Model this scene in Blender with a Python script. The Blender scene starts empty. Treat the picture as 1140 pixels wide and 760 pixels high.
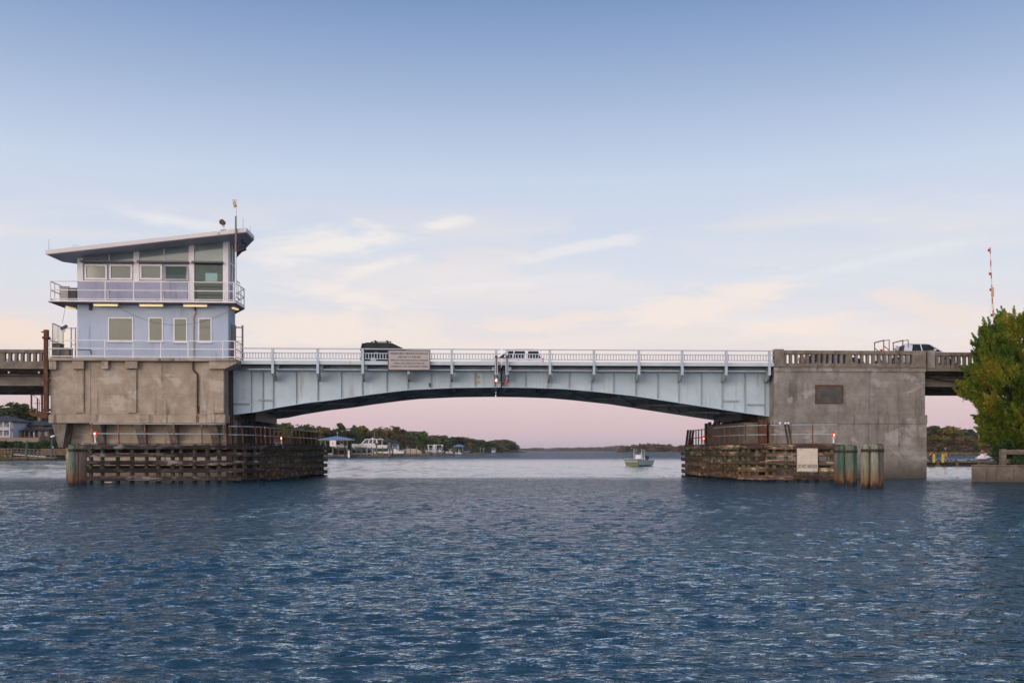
import bpy, math, random
import numpy as np
from mathutils import Matrix, Vector, Euler

random.seed(7)
rng = np.random.default_rng(11)
scene = bpy.context.scene
COL = scene.collection
R = math.radians

# ------------------------------------------------------------------ survey
# Sizes were surveyed from the photograph: eye height, lens and the line of the bridge.
EYE = 2.15
FPX = 1108.0
U0, V0 = 570.0, 501.0
TH = math.atan(0.05)
CT, ST = math.cos(TH), math.sin(TH)
BY = 74.0
FR_B = Matrix.Translation((0, BY, 0)) @ Matrix.Rotation(TH, 4, 'Z')
FR_W = Matrix.Identity(4)


def bx(u, ly=0.0):
    """along-bridge metres for a sight line meeting the plane ly metres behind the rail"""
    k = (u - U0) / FPX
    return (k * (BY + ly * CT) + ly * ST) / (CT - k * ST)


def bz(u, v, ly=0.0):
    lx = bx(u, ly)
    Y = BY + lx * ST + ly * CT
    return EYE + (V0 - v) * Y / FPX


def bp(u, v, ly=0.0):
    return Vector((bx(u, ly), ly, bz(u, v, ly)))


def wx(u, Y):
    return (u - U0) / FPX * Y


def wz(v, Y):
    return EYE + (V0 - v) * Y / FPX


# ------------------------------------------------------------------ object helpers
ORG = {}


def tag(o, label=None, cat=None, group=None, kind=None):
    if label: o['label'] = label
    if cat: o['category'] = cat
    if group: o['group'] = group
    if kind: o['kind'] = kind
    return o


def thing(name, label, cat, loc=(0, 0, 0), frame=FR_W, group=None, rz=0.0, local=False, kind=None):
    o = bpy.data.objects.new(name, None)
    COL.objects.link(o)
    o.empty_display_size = 0.3
    o.matrix_world = frame @ Matrix.Translation(Vector(loc)) @ Matrix.Rotation(rz, 4, 'Z')
    ORG[o.name] = Vector((0, 0, 0)) if local else Vector(loc)
    return tag(o, label, cat, group, kind)


def root_of(o):
    while o.parent is not None:
        o = o.parent
    return o


class M:
    def __init__(self):
        self.v = []
        self.f = []

    def add(self, vs, fs):
        n = len(self.v)
        self.v.extend([tuple(p) for p in vs])
        self.f.extend([tuple(i + n for i in f) for f in fs])
        return self

    def box(self, x0, x1, y0, y1, z0, z1):
        if x0 > x1: x0, x1 = x1, x0
        if y0 > y1: y0, y1 = y1, y0
        if z0 > z1: z0, z1 = z1, z0
        return self.add([(x0, y0, z0), (x1, y0, z0), (x1, y1, z0), (x0, y1, z0), (x0, y0, z1), (x1, y0, z1), (x1, y1, z1), (x0, y1, z1)],
                        [(0, 3, 2, 1), (4, 5, 6, 7), (0, 1, 5, 4), (1, 2, 6, 5), (2, 3, 7, 6), (3, 0, 4, 7)])

    def prism_xz(self, poly, y0, y1):
        n = len(poly)
        a = sum(poly[i][0] * poly[(i + 1) % n][1] - poly[(i + 1) % n][0] * poly[i][1] for i in range(n))
        if a < 0: poly = poly[::-1]
        vs = [(p[0], y0, p[1]) for p in poly] + [(p[0], y1, p[1]) for p in poly]
        fs = [tuple(range(n)), tuple(range(2 * n - 1, n - 1, -1))]
        fs += [((i + 1) % n, i, i + n, (i + 1) % n + n) for i in range(n)]
        return self.add(vs, fs)

    def prism_yz(self, poly, x0, x1):
        n = len(poly)
        a = sum(poly[i][0] * poly[(i + 1) % n][1] - poly[(i + 1) % n][0] * poly[i][1] for i in range(n))
        if a < 0: poly = poly[::-1]
        if x0 > x1: x0, x1 = x1, x0
        vs = [(x1, p[0], p[1]) for p in poly] + [(x0, p[0], p[1]) for p in poly]
        fs = [tuple(range(n)), tuple(range(2 * n - 1, n - 1, -1))]
        fs += [((i + 1) % n, i, i + n, (i + 1) % n + n) for i in range(n)]
        return self.add(vs, fs)

    def prism_xy(self, poly, z0, z1):
        """z0 / z1 may be functions of x,y"""
        n = len(poly)
        a = sum(poly[i][0] * poly[(i + 1) % n][1] - poly[(i + 1) % n][0] * poly[i][1] for i in range(n))
        if a < 0: poly = poly[::-1]
        g0 = z0 if callable(z0) else (lambda x, y: z0)
        g1 = z1 if callable(z1) else (lambda x, y: z1)
        vs = [(x, y, g0(x, y)) for x, y in poly] + [(x, y, g1(x, y)) for x, y in poly]
        fs = [tuple(range(n - 1, -1, -1)), tuple(range(n, 2 * n))]
        fs += [(i, (i + 1) % n, (i + 1) % n + n, i + n) for i in range(n)]
        return self.add(vs, fs)

    def bar(self, p0, p1, w, h, up=(0, 0, 1)):
        p0 = Vector(p0); p1 = Vector(p1)
        d = (p1 - p0).normalized()
        up = Vector(up)
        if abs(d.dot(up)) > 0.98: up = Vector((0, 1, 0))
        s = d.cross(up).normalized() * (w / 2)
        t = s.cross(d).normalized() * (h / 2)
        vs = []
        for p in (p0, p1):
            vs += [p - s - t, p + s - t, p + s + t, p - s + t]
        return self.add(vs, [(0, 1, 2, 3), (7, 6, 5, 4), (0, 4, 5, 1), (1, 5, 6, 2), (2, 6, 7, 3), (3, 7, 4, 0)])

    def cyl(self, p0, p1, r0, r1=None, n=10):
        if r1 is None: r1 = r0
        p0 = Vector(p0); p1 = Vector(p1)
        d = (p1 - p0).normalized()
        a = Vector((0, 0, 1)) if abs(d.z) < 0.9 else Vector((1, 0, 0))
        s = d.cross(a).normalized()
        t = s.cross(d).normalized()
        vs = []
        for p, r in ((p0, r0), (p1, r1)):
            for i in range(n):
                an = 2 * math.pi * i / n
                vs.append(p + s * (math.cos(an) * r) + t * (math.sin(an) * r))
        fs = [(i + n, (i + 1) % n + n, (i + 1) % n, i) for i in range(n)]
        fs += [tuple(range(n)), tuple(range(2 * n - 1, n - 1, -1))]
        return self.add(vs, fs)

    def tube(self, pts, r, n=6):
        for a, b in zip(pts[:-1], pts[1:]):
            self.cyl(a, b, r, r, n)
        return self

    def ball(self, c, r, n=8, m=6, sz=1.0):
        vs = []; fs = []
        for j in range(m + 1):
            ph = math.pi * j / m
            for i in range(n):
                an = 2 * math.pi * i / n
                vs.append((c[0] + r * math.sin(ph) * math.cos(an), c[1] + r * math.sin(ph) * math.sin(an), c[2] + r * sz * math.cos(ph)))
        for j in range(m):
            for i in range(n):
                fs.append((j * n + i, (j + 1) * n + i, (j + 1) * n + (i + 1) % n, j * n + (i + 1) % n))
        return self.add(vs, fs)

    def build(self, name, mat, parent=None, smooth=False, bevel=0.0, loc=None, frame=FR_W, rz=0.0, local=False, angle=None):
        me = bpy.data.meshes.new(name)
        o = bpy.data.objects.new(name, me)
        COL.objects.link(o)
        if parent is not None:
            off = ORG[root_of(parent).name]
            o.parent = parent
        else:
            loc = Vector(loc if loc is not None else (0, 0, 0))
            off = Vector((0, 0, 0)) if local else loc
            o.matrix_world = frame @ Matrix.Translation(loc) @ Matrix.Rotation(rz, 4, 'Z')
            ORG[o.name] = off
        me.from_pydata([(p[0] - off.x, p[1] - off.y, p[2] - off.z) for p in self.v], [], self.f)
        me.update()
        if mat: me.materials.append(mat)
        if smooth:
            for p in me.polygons: p.use_smooth = True
        if bevel > 0:
            md = o.modifiers.new('bevel', 'BEVEL')
            md.width = bevel; md.segments = 2; md.limit_method = 'ANGLE'; md.angle_limit = R(35)
            if angle is None: md.harden_normals = False
        return o


def copy_tree(o, parent=None):
    c = o.copy()
    COL.objects.link(c)
    if parent is not None:
        c.parent = parent
        c.matrix_parent_inverse = o.matrix_parent_inverse.copy()
    for ch in [x for x in o.children]:
        copy_tree(ch, c)
    return c


def arr_mesh(name, verts, faces_quads, mat, parent=None, loc=(0, 0, 0), frame=FR_W, smooth=False, colattr=None):
    me = bpy.data.meshes.new(name)
    nv = len(verts); nf = len(faces_quads); k = faces_quads.shape[1]
    me.vertices.add(nv)
    me.vertices.foreach_set('co', np.asarray(verts, dtype=np.float32).ravel())
    me.loops.add(nf * k)
    me.loops.foreach_set('vertex_index', np.asarray(faces_quads, dtype=np.int32).ravel())
    me.polygons.add(nf)
    me.polygons.foreach_set('loop_start', np.arange(0, nf * k, k, dtype=np.int32))
    me.polygons.foreach_set('loop_total', np.full(nf, k, dtype=np.int32))
    if smooth:
        me.polygons.foreach_set('use_smooth', np.ones(nf, dtype=bool))
    me.update(calc_edges=True)
    me.validate()
    me.materials.append(mat)
    o = bpy.data.objects.new(name, me)
    COL.objects.link(o)
    if parent is not None:
        o.parent = parent
    else:
        o.matrix_world = frame @ Matrix.Translation(Vector(loc))
        ORG[o.name] = Vector(loc)
    return o


# ------------------------------------------------------------------ materials
def new_mat(name):
    m = bpy.data.materials.new(name)
    m.use_nodes = True
    nt = m.node_tree
    b = nt.nodes['Principled BSDF']
    return m, nt, b


def N(nt, t, **kw):
    n = nt.nodes.new(t)
    for k, v in kw.items():
        if k.startswith('in_'):
            key = k[3:]
            n.inputs[int(key) if key.isdigit() else key.replace('_', ' ')].default_value = v
        else:
            setattr(n, k, v)
    return n


def ramp(nt, stops, interp='LINEAR'):
    n = nt.nodes.new('ShaderNodeValToRGB')
    cr = n.color_ramp
    cr.interpolation = interp
    while len(cr.elements) < len(stops): cr.elements.new(0.5)
    for e, (p, c) in zip(cr.elements, stops):
        e.position = p
        e.color = (c[0], c[1], c[2], 1) if not isinstance(c, (int, float)) else (c, c, c, 1)
    return n


def surf(name, c1, c2=None, scale=1.0, stretch=(1, 1, 1), lo=0.35, hi=0.65, c3=None, scale3=0.4, lo3=0.5, hi3=0.7, stretch3=(1, 1, 1),
         rough=0.7, metal=0.0, bump=0.0, bscale=8.0, spec=0.4, objrand=0.0, coat=0.0):
    """weathered surface: base colour c1 blotched with c2, with stains c3 that have shapes of their own"""
    m, nt, b = new_mat(name)
    L = nt.links
    b.inputs['Roughness'].default_value = rough
    b.inputs['Metallic'].default_value = metal
    b.inputs['Specular IOR Level'].default_value = spec
    b.inputs['Coat Weight'].default_value = coat
    b.inputs['Base Color'].default_value = (*c1, 1)
    tc = N(nt, 'ShaderNodeTexCoord')
    out = None
    if c2 is not None:
        mp = N(nt, 'ShaderNodeMapping'); mp.inputs['Scale'].default_value = stretch
        L.new(tc.outputs['Object'], mp.inputs['Vector'])
        no = N(nt, 'ShaderNodeTexNoise'); no.inputs['Scale'].default_value = scale; no.inputs['Detail'].default_value = 6; no.inputs['Roughness'].default_value = 0.62
        L.new(mp.outputs[0], no.inputs['Vector'])
        r1 = ramp(nt, [(lo, c1), (hi, c2)])
        L.new(no.outputs['Fac'], r1.inputs[0])
        out = r1.outputs[0]
        if c3 is not None:
            mp3 = N(nt, 'ShaderNodeMapping'); mp3.inputs['Scale'].default_value = stretch3; mp3.inputs['Location'].default_value = (3.1, 7.7, 1.3)
            L.new(tc.outputs['Object'], mp3.inputs['Vector'])
            n3 = N(nt, 'ShaderNodeTexNoise'); n3.inputs['Scale'].default_value = scale3; n3.inputs['Detail'].default_value = 8; n3.inputs['Roughness'].default_value = 0.65
            L.new(mp3.outputs[0], n3.inputs['Vector'])
            r3 = ramp(nt, [(lo3, 0.0), (hi3, 1.0)])
            L.new(n3.outputs['Fac'], r3.inputs[0])
            mx = N(nt, 'ShaderNodeMix', data_type='RGBA')
            L.new(r3.outputs[0], mx.inputs['Factor'])
            L.new(out, mx.inputs['A'])
            mx.inputs['B'].default_value = (*c3, 1)
            out = mx.outputs['Result']
        if objrand > 0:
            oi = N(nt, 'ShaderNodeObjectInfo')
            mr = N(nt, 'ShaderNodeMapRange'); mr.inputs['To Min'].default_value = 1 - objrand; mr.inputs['To Max'].default_value = 1 + objrand
            L.new(oi.outputs['Random'], mr.inputs['Value'])
            hs = N(nt, 'ShaderNodeHueSaturation')
            L.new(mr.outputs[0], hs.inputs['Value'])
            L.new(out, hs.inputs['Color'])
            out = hs.outputs[0]
        L.new(out, b.inputs['Base Color'])
    if bump > 0:
        nb = N(nt, 'ShaderNodeTexNoise'); nb.inputs['Scale'].default_value = bscale; nb.inputs['Detail'].default_value = 8
        mpb = N(nt, 'ShaderNodeMapping'); mpb.inputs['Scale'].default_value = stretch
        L.new(tc.outputs['Object'], mpb.inputs['Vector']); L.new(mpb.outputs[0], nb.inputs['Vector'])
        bp_ = N(nt, 'ShaderNodeBump'); bp_.inputs['Strength'].default_value = bump; bp_.inputs['Distance'].default_value = 0.05
        L.new(nb.outputs['Fac'], bp_.inputs['Height'])
        L.new(bp_.outputs[0], b.inputs['Normal'])
    return m


def emit(name, col, strength, base=None):
    m, nt, b = new_mat(name)
    b.inputs['Base Color'].default_value = (*(base or col), 1)
    b.inputs['Emission Color'].default_value = (*col, 1)
    b.inputs['Emission Strength'].default_value = strength
    b.inputs['Roughness'].default_value = 0.3
    return m


def wood_mat(name, c1, c2, c3, objrand=0.25, tints=None):
    """weathered timber: grain along the plank, pale wear and dark wet streaks; every board has its own tint"""
    m = surf(name, c1, c2, scale=1.6, stretch=(0.5, 0.5, 4.5), lo=0.36, hi=0.62, c3=c3, scale3=1.2, lo3=0.53, hi3=0.63, stretch3=(0.8, 0.8, 3.0),
             rough=0.85, bump=0.7, bscale=7, objrand=objrand)
    if tints:
        nt = m.node_tree
        b = nt.nodes['Principled BSDF']
        src = b.inputs['Base Color'].links[0].from_socket
        oi = N(nt, 'ShaderNodeObjectInfo')
        rp = ramp(nt, [(i / len(tints), c) for i, c in enumerate(tints)], 'CONSTANT')
        nt.links.new(oi.outputs['Random'], rp.inputs[0])
        mx = N(nt, 'ShaderNodeMix', data_type='RGBA', blend_type='MULTIPLY'); mx.inputs['Factor'].default_value = 1
        nt.links.new(src, mx.inputs['A']); nt.links.new(rp.outputs[0], mx.inputs['B'])
        nt.links.new(mx.outputs['Result'], b.inputs['Base Color'])
    return m


def pile_mat(name, top, mid, foot, z_foot):
    """pile: treated green timber above, ochre then dark wet growth towards the water line, by height above the water"""
    m, nt, b = new_mat(name)
    L = nt.links
    b.inputs['Roughness'].default_value = 0.8
    ge = N(nt, 'ShaderNodeNewGeometry')
    sp = N(nt, 'ShaderNodeSeparateXYZ'); L.new(ge.outputs['Position'], sp.inputs[0])
    no = N(nt, 'ShaderNodeTexNoise'); no.inputs['Scale'].default_value = 2.2; no.inputs['Detail'].default_value = 6
    mp = N(nt, 'ShaderNodeMapping'); mp.inputs['Scale'].default_value = (3, 3, 0.6)
    L.new(ge.outputs['Position'], mp.inputs['Vector']); L.new(mp.outputs[0], no.inputs['Vector'])
    ad = N(nt, 'ShaderNodeMath', operation='MULTIPLY_ADD'); ad.inputs[1].default_value = 0.9; ad.inputs[2].default_value = -0.45
    L.new(no.outputs['Fac'], ad.inputs[0])
    su = N(nt, 'ShaderNodeMath', operation='ADD'); L.new(sp.outputs['Z'], su.inputs[0]); L.new(ad.outputs[0], su.inputs[1])
    mr = N(nt, 'ShaderNodeMapRange'); mr.inputs['From Min'].default_value = 0; mr.inputs['From Max'].default_value = z_foot
    L.new(su.outputs[0], mr.inputs['Value'])
    rp = ramp(nt, [(0.06, (0.02, 0.014, 0.01)), (0.16, foot), (0.42, mid), (0.62, top)])
    L.new(mr.outputs[0], rp.inputs[0])
    n2 = N(nt, 'ShaderNodeTexNoise'); n2.inputs['Scale'].default_value = 6; n2.inputs['Detail'].default_value = 5
    m2 = N(nt, 'ShaderNodeMapping'); m2.inputs['Scale'].default_value = (3, 3, 0.25)
    L.new(ge.outputs['Position'], m2.inputs['Vector']); L.new(m2.outputs[0], n2.inputs['Vector'])
    r2 = ramp(nt, [(0.3, 0.45), (0.65, 1.15)])
    L.new(n2.outputs['Fac'], r2.inputs[0])
    mx = N(nt, 'ShaderNodeMix', data_type='RGBA', blend_type='MULTIPLY'); mx.inputs['Factor'].default_value = 1
    L.new(rp.outputs[0], mx.inputs['A']); L.new(r2.outputs[0], mx.inputs['B'])
    L.new(mx.outputs['Result'], b.inputs['Base Color'])
    bu = N(nt, 'ShaderNodeBump'); bu.inputs['Strength'].default_value = 0.6; bu.inputs['Distance'].default_value = 0.03
    L.new(n2.outputs['Fac'], bu.inputs['Height']); L.new(bu.outputs[0], b.inputs['Normal'])
    return m


def leaf_mat(name, c1, c2, c3=None, scale=0.5, objrand=0.25):
    m, nt, b = new_mat(name)
    L = nt.links
    tc = N(nt, 'ShaderNodeTexCoord')
    no = N(nt, 'ShaderNodeTexNoise'); no.inputs['Scale'].default_value = scale; no.inputs['Detail'].default_value = 5
    L.new(tc.outputs['Object'], no.inputs['Vector'])
    st = [(0.36, c1), (0.6, c2)] if c3 is None else [(0.34, c1), (0.5, c2), (0.66, c3)]
    rp = ramp(nt, st); L.new(no.outputs['Fac'], rp.inputs[0])
    oi = N(nt, 'ShaderNodeObjectInfo')
    mr = N(nt, 'ShaderNodeMapRange'); mr.inputs['To Min'].default_value = 1 - objrand; mr.inputs['To Max'].default_value = 1 + objrand
    L.new(oi.outputs['Random'], mr.inputs['Value'])
    hs = N(nt, 'ShaderNodeHueSaturation'); L.new(mr.outputs[0], hs.inputs['Value']); L.new(rp.outputs[0], hs.inputs['Color'])
    L.new(hs.outputs[0], b.inputs['Base Color'])
    b.inputs['Roughness'].default_value = 0.65
    b.inputs['Specular IOR Level'].default_value = 0.25
    tr = N(nt, 'ShaderNodeBsdfTranslucent'); L.new(hs.outputs[0], tr.inputs['Color'])
    mx = N(nt, 'ShaderNodeMixShader'); mx.inputs[0].default_value = 0.25
    L.new(b.outputs[0], mx.inputs[1]); L.new(tr.outputs[0], mx.inputs[2])
    L.new(mx.outputs[0], nt.nodes['Material Output'].inputs['Surface'])
    return m


def glass_mat(name, tint, transp, base=(0.02, 0.03, 0.03)):
    """tinted window glass: part see-through, part glossy"""
    m, nt, b = new_mat(name)
    L = nt.links
    b.inputs['Base Color'].default_value = (*base, 1)
    b.inputs['Roughness'].default_value = 0.06
    b.inputs['Specular IOR Level'].default_value = 0.6
    t = N(nt, 'ShaderNodeBsdfTransparent'); t.inputs['Color'].default_value = (*tint, 1)
    mx = N(nt, 'ShaderNodeMixShader'); mx.inputs[0].default_value = transp
    L.new(b.outputs[0], mx.inputs[1]); L.new(t.outputs[0], mx.inputs[2])
    L.new(mx.outputs[0], nt.nodes['Material Output'].inputs['Surface'])
    return m


def layered(name, c1, c2, light=None, drip=None, drip_amt=0.6, lines=0.0, crack=0.0, tide=None, rough=0.9, bump=0.4, spec=0.3, scale=1.0, dripscale=1.0, lo=0.36, hi=0.66):
    """cast or painted surface with grain, patches, drip streaks, form lines, cracks and a tide mark, all by place on the thing"""
    m, nt, b = new_mat(name)
    L = nt.links
    b.inputs['Roughness'].default_value = rough
    b.inputs['Specular IOR Level'].default_value = spec
    ge = N(nt, 'ShaderNodeNewGeometry')
    P = ge.outputs['Position']

    def noise(sc, st, det=6, ro=0.6, loc=(0, 0, 0), dist=0.0):
        mp = N(nt, 'ShaderNodeMapping'); mp.inputs['Scale'].default_value = st; mp.inputs['Location'].default_value = loc
        L.new(P, mp.inputs['Vector'])
        n = N(nt, 'ShaderNodeTexNoise'); n.inputs['Scale'].default_value = sc; n.inputs['Detail'].default_value = det; n.inputs['Roughness'].default_value = ro; n.inputs['Distortion'].default_value = dist
        L.new(mp.outputs[0], n.inputs['Vector'])
        return n.outputs['Fac']

    def mix(a, col, fac):
        mx = N(nt, 'ShaderNodeMix', data_type='RGBA'); L.new(fac, mx.inputs['Factor']); L.new(a, mx.inputs['A']); mx.inputs['B'].default_value = (*col, 1)
        return mx.outputs['Result']

    def mul(a, k):
        n = N(nt, 'ShaderNodeMath', operation='MULTIPLY'); L.new(a, n.inputs[0])
        if isinstance(k, float): n.inputs[1].default_value = k
        else: L.new(k, n.inputs[1])
        return n.outputs[0]
    g = noise(1.1 * scale, (1, 1, 0.8), 12, 0.72)
    r0 = ramp(nt, [(lo, c1), (hi, c2)]); L.new(g, r0.inputs[0])
    out = r0.outputs[0]
    if light:
        n1 = noise(0.55 * scale, (1, 1, 1.6), 9, 0.6, (5, 2, 9), 0.4)
        r1 = ramp(nt, [(0.56, 0.0), (0.62, 0.75), (0.7, 0.9)]); L.new(n1, r1.inputs[0])
        out = mix(out, light, r1.outputs[0])
    if drip:
        n2 = noise(2.6 * dripscale, (1, 1, 0.07), 5, 0.6, (1, 1, 1))
        n3 = noise(0.5, (1, 1, 0.8), 4, 0.5, (7, 3, 2))
        r2 = ramp(nt, [(0.53, 0.0), (0.66, 1.0)]); L.new(n2, r2.inputs[0])
        r3 = ramp(nt, [(0.42, 0.0), (0.62, 1.0)]); L.new(n3, r3.inputs[0])
        out = mix(out, drip, mul(mul(r2.outputs[0], r3.outputs[0]), drip_amt))
    if lines > 0:
        sp = N(nt, 'ShaderNodeSeparateXYZ'); L.new(P, sp.inputs[0])
        pp = N(nt, 'ShaderNodeMath', operation='PINGPONG'); pp.inputs[1].default_value = 0.62; L.new(sp.outputs['Z'], pp.inputs[0])
        r4 = ramp(nt, [(0.0, 1.0), (0.028, 0.0)]); L.new(pp.outputs[0], r4.inputs[0])
        n4 = noise(1.7, (1, 1, 0.3), 4, 0.6, (2, 8, 4))
        r5 = ramp(nt, [(0.42, 0.0), (0.6, 1.0)]); L.new(n4, r5.inputs[0])
        out = mix(out, tuple(c * 0.55 for c in c2), mul(mul(r4.outputs[0], r5.outputs[0]), lines))
    if crack > 0:
        vo = N(nt, 'ShaderNodeTexVoronoi', feature='DISTANCE_TO_EDGE'); vo.inputs['Scale'].default_value = 0.45
        nd = N(nt, 'ShaderNodeTexNoise'); nd.inputs['Scale'].default_value = 1.6; nd.inputs['Detail'].default_value = 5; L.new(P, nd.inputs['Vector'])
        ad = N(nt, 'ShaderNodeVectorMath', operation='MULTIPLY_ADD'); L.new(nd.outputs['Color'], ad.inputs[0]); ad.inputs[1].default_value = (1.3, 1.3, 1.3); L.new(P, ad.inputs[2])
        L.new(ad.outputs[0], vo.inputs['Vector'])
        r6 = ramp(nt, [(0.0, 1.0), (0.014, 0.0)]); L.new(vo.outputs['Distance'], r6.inputs[0])
        n6 = noise(0.4, (1, 1, 1), 3, 0.5, (11, 4, 6)); r7 = ramp(nt, [(0.5, 0.0), (0.6, 1.0)]); L.new(n6, r7.inputs[0])
        out = mix(out, tuple(c * 0.3 for c in c2), mul(mul(r6.outputs[0], r7.outputs[0]), crack))
    if tide:
        sp2 = N(nt, 'ShaderNodeSeparateXYZ'); L.new(P, sp2.inputs[0])
        n7 = noise(1.2, (1, 1, 0.5), 6, 0.6, (3, 3, 3))
        a_ = N(nt, 'ShaderNodeMath', operation='MULTIPLY_ADD'); L.new(n7, a_.inputs[0]); a_.inputs[1].default_value = -0.9; L.new(sp2.outputs['Z'], a_.inputs[2])
        mr = N(nt, 'ShaderNodeMapRange'); mr.inputs['From Min'].default_value = -0.4; mr.inputs['From Max'].default_value = 1.1; mr.inputs['To Min'].default_value = 0.85; mr.inputs['To Max'].default_value = 0
        L.new(a_.outputs[0], mr.inputs['Value'])
        out = mix(out, tide, mr.outputs[0])
    L.new(out, b.inputs['Base Color'])
    nb = noise(7.0, (1, 1, 1), 8, 0.65)
    bm_ = N(nt, 'ShaderNodeBump'); bm_.inputs['Strength'].default_value = bump; bm_.inputs['Distance'].default_value = 0.04
    L.new(nb, bm_.inputs['Height']); L.new(bm_.outputs[0], b.inputs['Normal'])
    return m


MT = {}
MT['concrete'] = layered('weathered_concrete', (0.41, 0.345, 0.27), (0.25, 0.208, 0.165), light=(0.44, 0.39, 0.33), drip=(0.075, 0.062, 0.052), drip_amt=0.8, lines=0.5, crack=0.6, tide=(0.06, 0.052, 0.04))
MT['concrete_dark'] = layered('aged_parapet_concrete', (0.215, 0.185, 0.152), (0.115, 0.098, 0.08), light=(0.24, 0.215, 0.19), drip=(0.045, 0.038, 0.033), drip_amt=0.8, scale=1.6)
MT['concrete_pier'] = layered('grey_pier_concrete', (0.275, 0.25, 0.225), (0.155, 0.14, 0.125), light=(0.34, 0.325, 0.31), drip=(0.07, 0.062, 0.056), drip_amt=0.75, lines=0.6, crack=0.55, tide=(0.05, 0.045, 0.036))
MT['concrete_wall'] = layered('seawall_concrete', (0.25, 0.215, 0.175), (0.14, 0.12, 0.10), light=(0.3, 0.265, 0.225), drip=(0.06, 0.05, 0.042), drip_amt=0.9, crack=0.7, tide=(0.07, 0.05, 0.035), scale=1.4)
MT['steel'] = layered('pale_blue_bridge_paint', (0.455, 0.56, 0.635), (0.385, 0.49, 0.56), light=(0.48, 0.58, 0.645), drip=(0.19, 0.145, 0.11), drip_amt=0.5, rough=0.5, bump=0.06, scale=0.8, dripscale=1.6)
MT['steel_rail'] = surf('pale_blue_rail_paint', (0.42, 0.49, 0.57), (0.35, 0.42, 0.49), scale=2, c3=(0.30, 0.17, 0.08), scale3=1.6, lo3=0.66, hi3=0.76, rough=0.45)
MT['steel_curb'] = surf('rust_stained_curb_paint', (0.47, 0.55, 0.60), (0.41, 0.49, 0.53), scale=1.2, c3=(0.34, 0.19, 0.08), scale3=2.2, lo3=0.62, hi3=0.72,
                        stretch3=(1, 1, 0.4), rough=0.5)
MT['steel_under'] = surf('grimy_shaded_underside_paint', (0.30, 0.35, 0.38), (0.20, 0.235, 0.26), scale=0.8, rough=0.7, bump=0.1)  # girder paint darkened for the shade below the deck, with grime blotches
MT['steel_stiff'] = surf('stiffener_paint', (0.33, 0.40, 0.43), (0.25, 0.30, 0.32), scale=2, rough=0.55, c3=(0.2, 0.12, 0.07), scale3=1.5, lo3=0.62, hi3=0.75)
MT['rust'] = surf('rusty_steel', (0.11, 0.045, 0.028), (0.06, 0.028, 0.02), scale=4, c3=(0.17, 0.075, 0.035), scale3=3, rough=0.85, bump=0.3)
MT['rust_light'] = surf('orange_rusty_post', (0.20, 0.085, 0.045), (0.11, 0.05, 0.03), scale=5, c3=(0.25, 0.2, 0.17), scale3=4, rough=0.85)
MT['galv'] = surf('galvanised_pipe', (0.42, 0.43, 0.46), (0.32, 0.33, 0.36), scale=5, rough=0.4, metal=0.35)
MT['white'] = surf('white_paint', (0.78, 0.76, 0.78), (0.68, 0.66, 0.68), scale=2, rough=0.45)
MT['roof'] = surf('roof_fascia_metal', (0.60, 0.56, 0.57), (0.53, 0.50, 0.52), scale=0.6, stretch=(0.3, 1, 1), rough=0.45)
MT['soffit'] = surf('roof_soffit_panel', (0.46, 0.45, 0.49), (0.40, 0.39, 0.43), scale=0.8, rough=0.6)
MT['house_blue'] = layered('pale_blue_stucco', (0.405, 0.48, 0.60), (0.35, 0.42, 0.535), drip=(0.22, 0.26, 0.33), drip_amt=0.6, rough=0.8, bump=0.1, scale=0.8, dripscale=1.3, lo=0.32, hi=0.72)
MT['house_lilac'] = layered('lilac_grey_panel', (0.39, 0.405, 0.53), (0.32, 0.335, 0.45), drip=(0.2, 0.2, 0.27), drip_amt=0.7, rough=0.7, bump=0.08, scale=0.9, dripscale=1.4)
MT['ledge'] = surf('dark_grey_sunshade', (0.13, 0.125, 0.145), (0.09, 0.09, 0.10), scale=3, rough=0.6)
MT['blind'] = surf('glass_over_olive_blind', (0.105, 0.128, 0.095), (0.088, 0.11, 0.083), scale=1.0, rough=0.06, spec=0.8)
MT['blind_green'] = surf('glass_over_green_blind', (0.085, 0.118, 0.10), (0.07, 0.098, 0.085), scale=0.8, rough=0.06, spec=0.8)
MT['clere'] = surf('grey_clerestory_glass', (0.25, 0.31, 0.31), (0.19, 0.24, 0.24), scale=0.5, rough=0.06, spec=0.8)  # base colour lifted and varied to stand for reflected sky
MT['glass_clear'] = glass_mat('clear_green_glass', (0.74, 0.90, 0.86), 0.62, base=(0.13, 0.18, 0.17))  # pale base colour put in for sky reflected and seen through the pane
MT['glass_dark'] = glass_mat('dark_green_glass', (0.45, 0.58, 0.53), 0.4, base=(0.09, 0.125, 0.115))
MT['interior'] = surf('room_interior', (0.42, 0.46, 0.44), (0.34, 0.38, 0.36), scale=0.5, rough=0.9)
MT['black'] = surf('black_metal', (0.022, 0.02, 0.02), (0.035, 0.028, 0.025), scale=3, rough=0.55)
MT['brown_dev'] = surf('weathered_brown_housing', (0.12, 0.06, 0.045), (0.06, 0.035, 0.03), scale=6, rough=0.7)
MT['tan_conduit'] = surf('tan_conduit', (0.50, 0.36, 0.16), (0.42, 0.30, 0.15), scale=3, rough=0.6)
MT['pipe_dark'] = surf('dark_rusty_drainpipe', (0.05, 0.035, 0.03), (0.03, 0.022, 0.02), scale=4, rough=0.8)
MT['wood_left'] = wood_mat('dark_fender_timber', (0.018, 0.013, 0.013), (0.045, 0.037, 0.036), (0.19, 0.175, 0.165), 0.25, [(0.6, 0.55, 0.55), (1, 0.9, 0.9), (1.3, 1.2, 1.2), (0.45, 0.42, 0.42), (0.85, 0.75, 0.75)])  # left fender timber, darker than the right one
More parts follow.
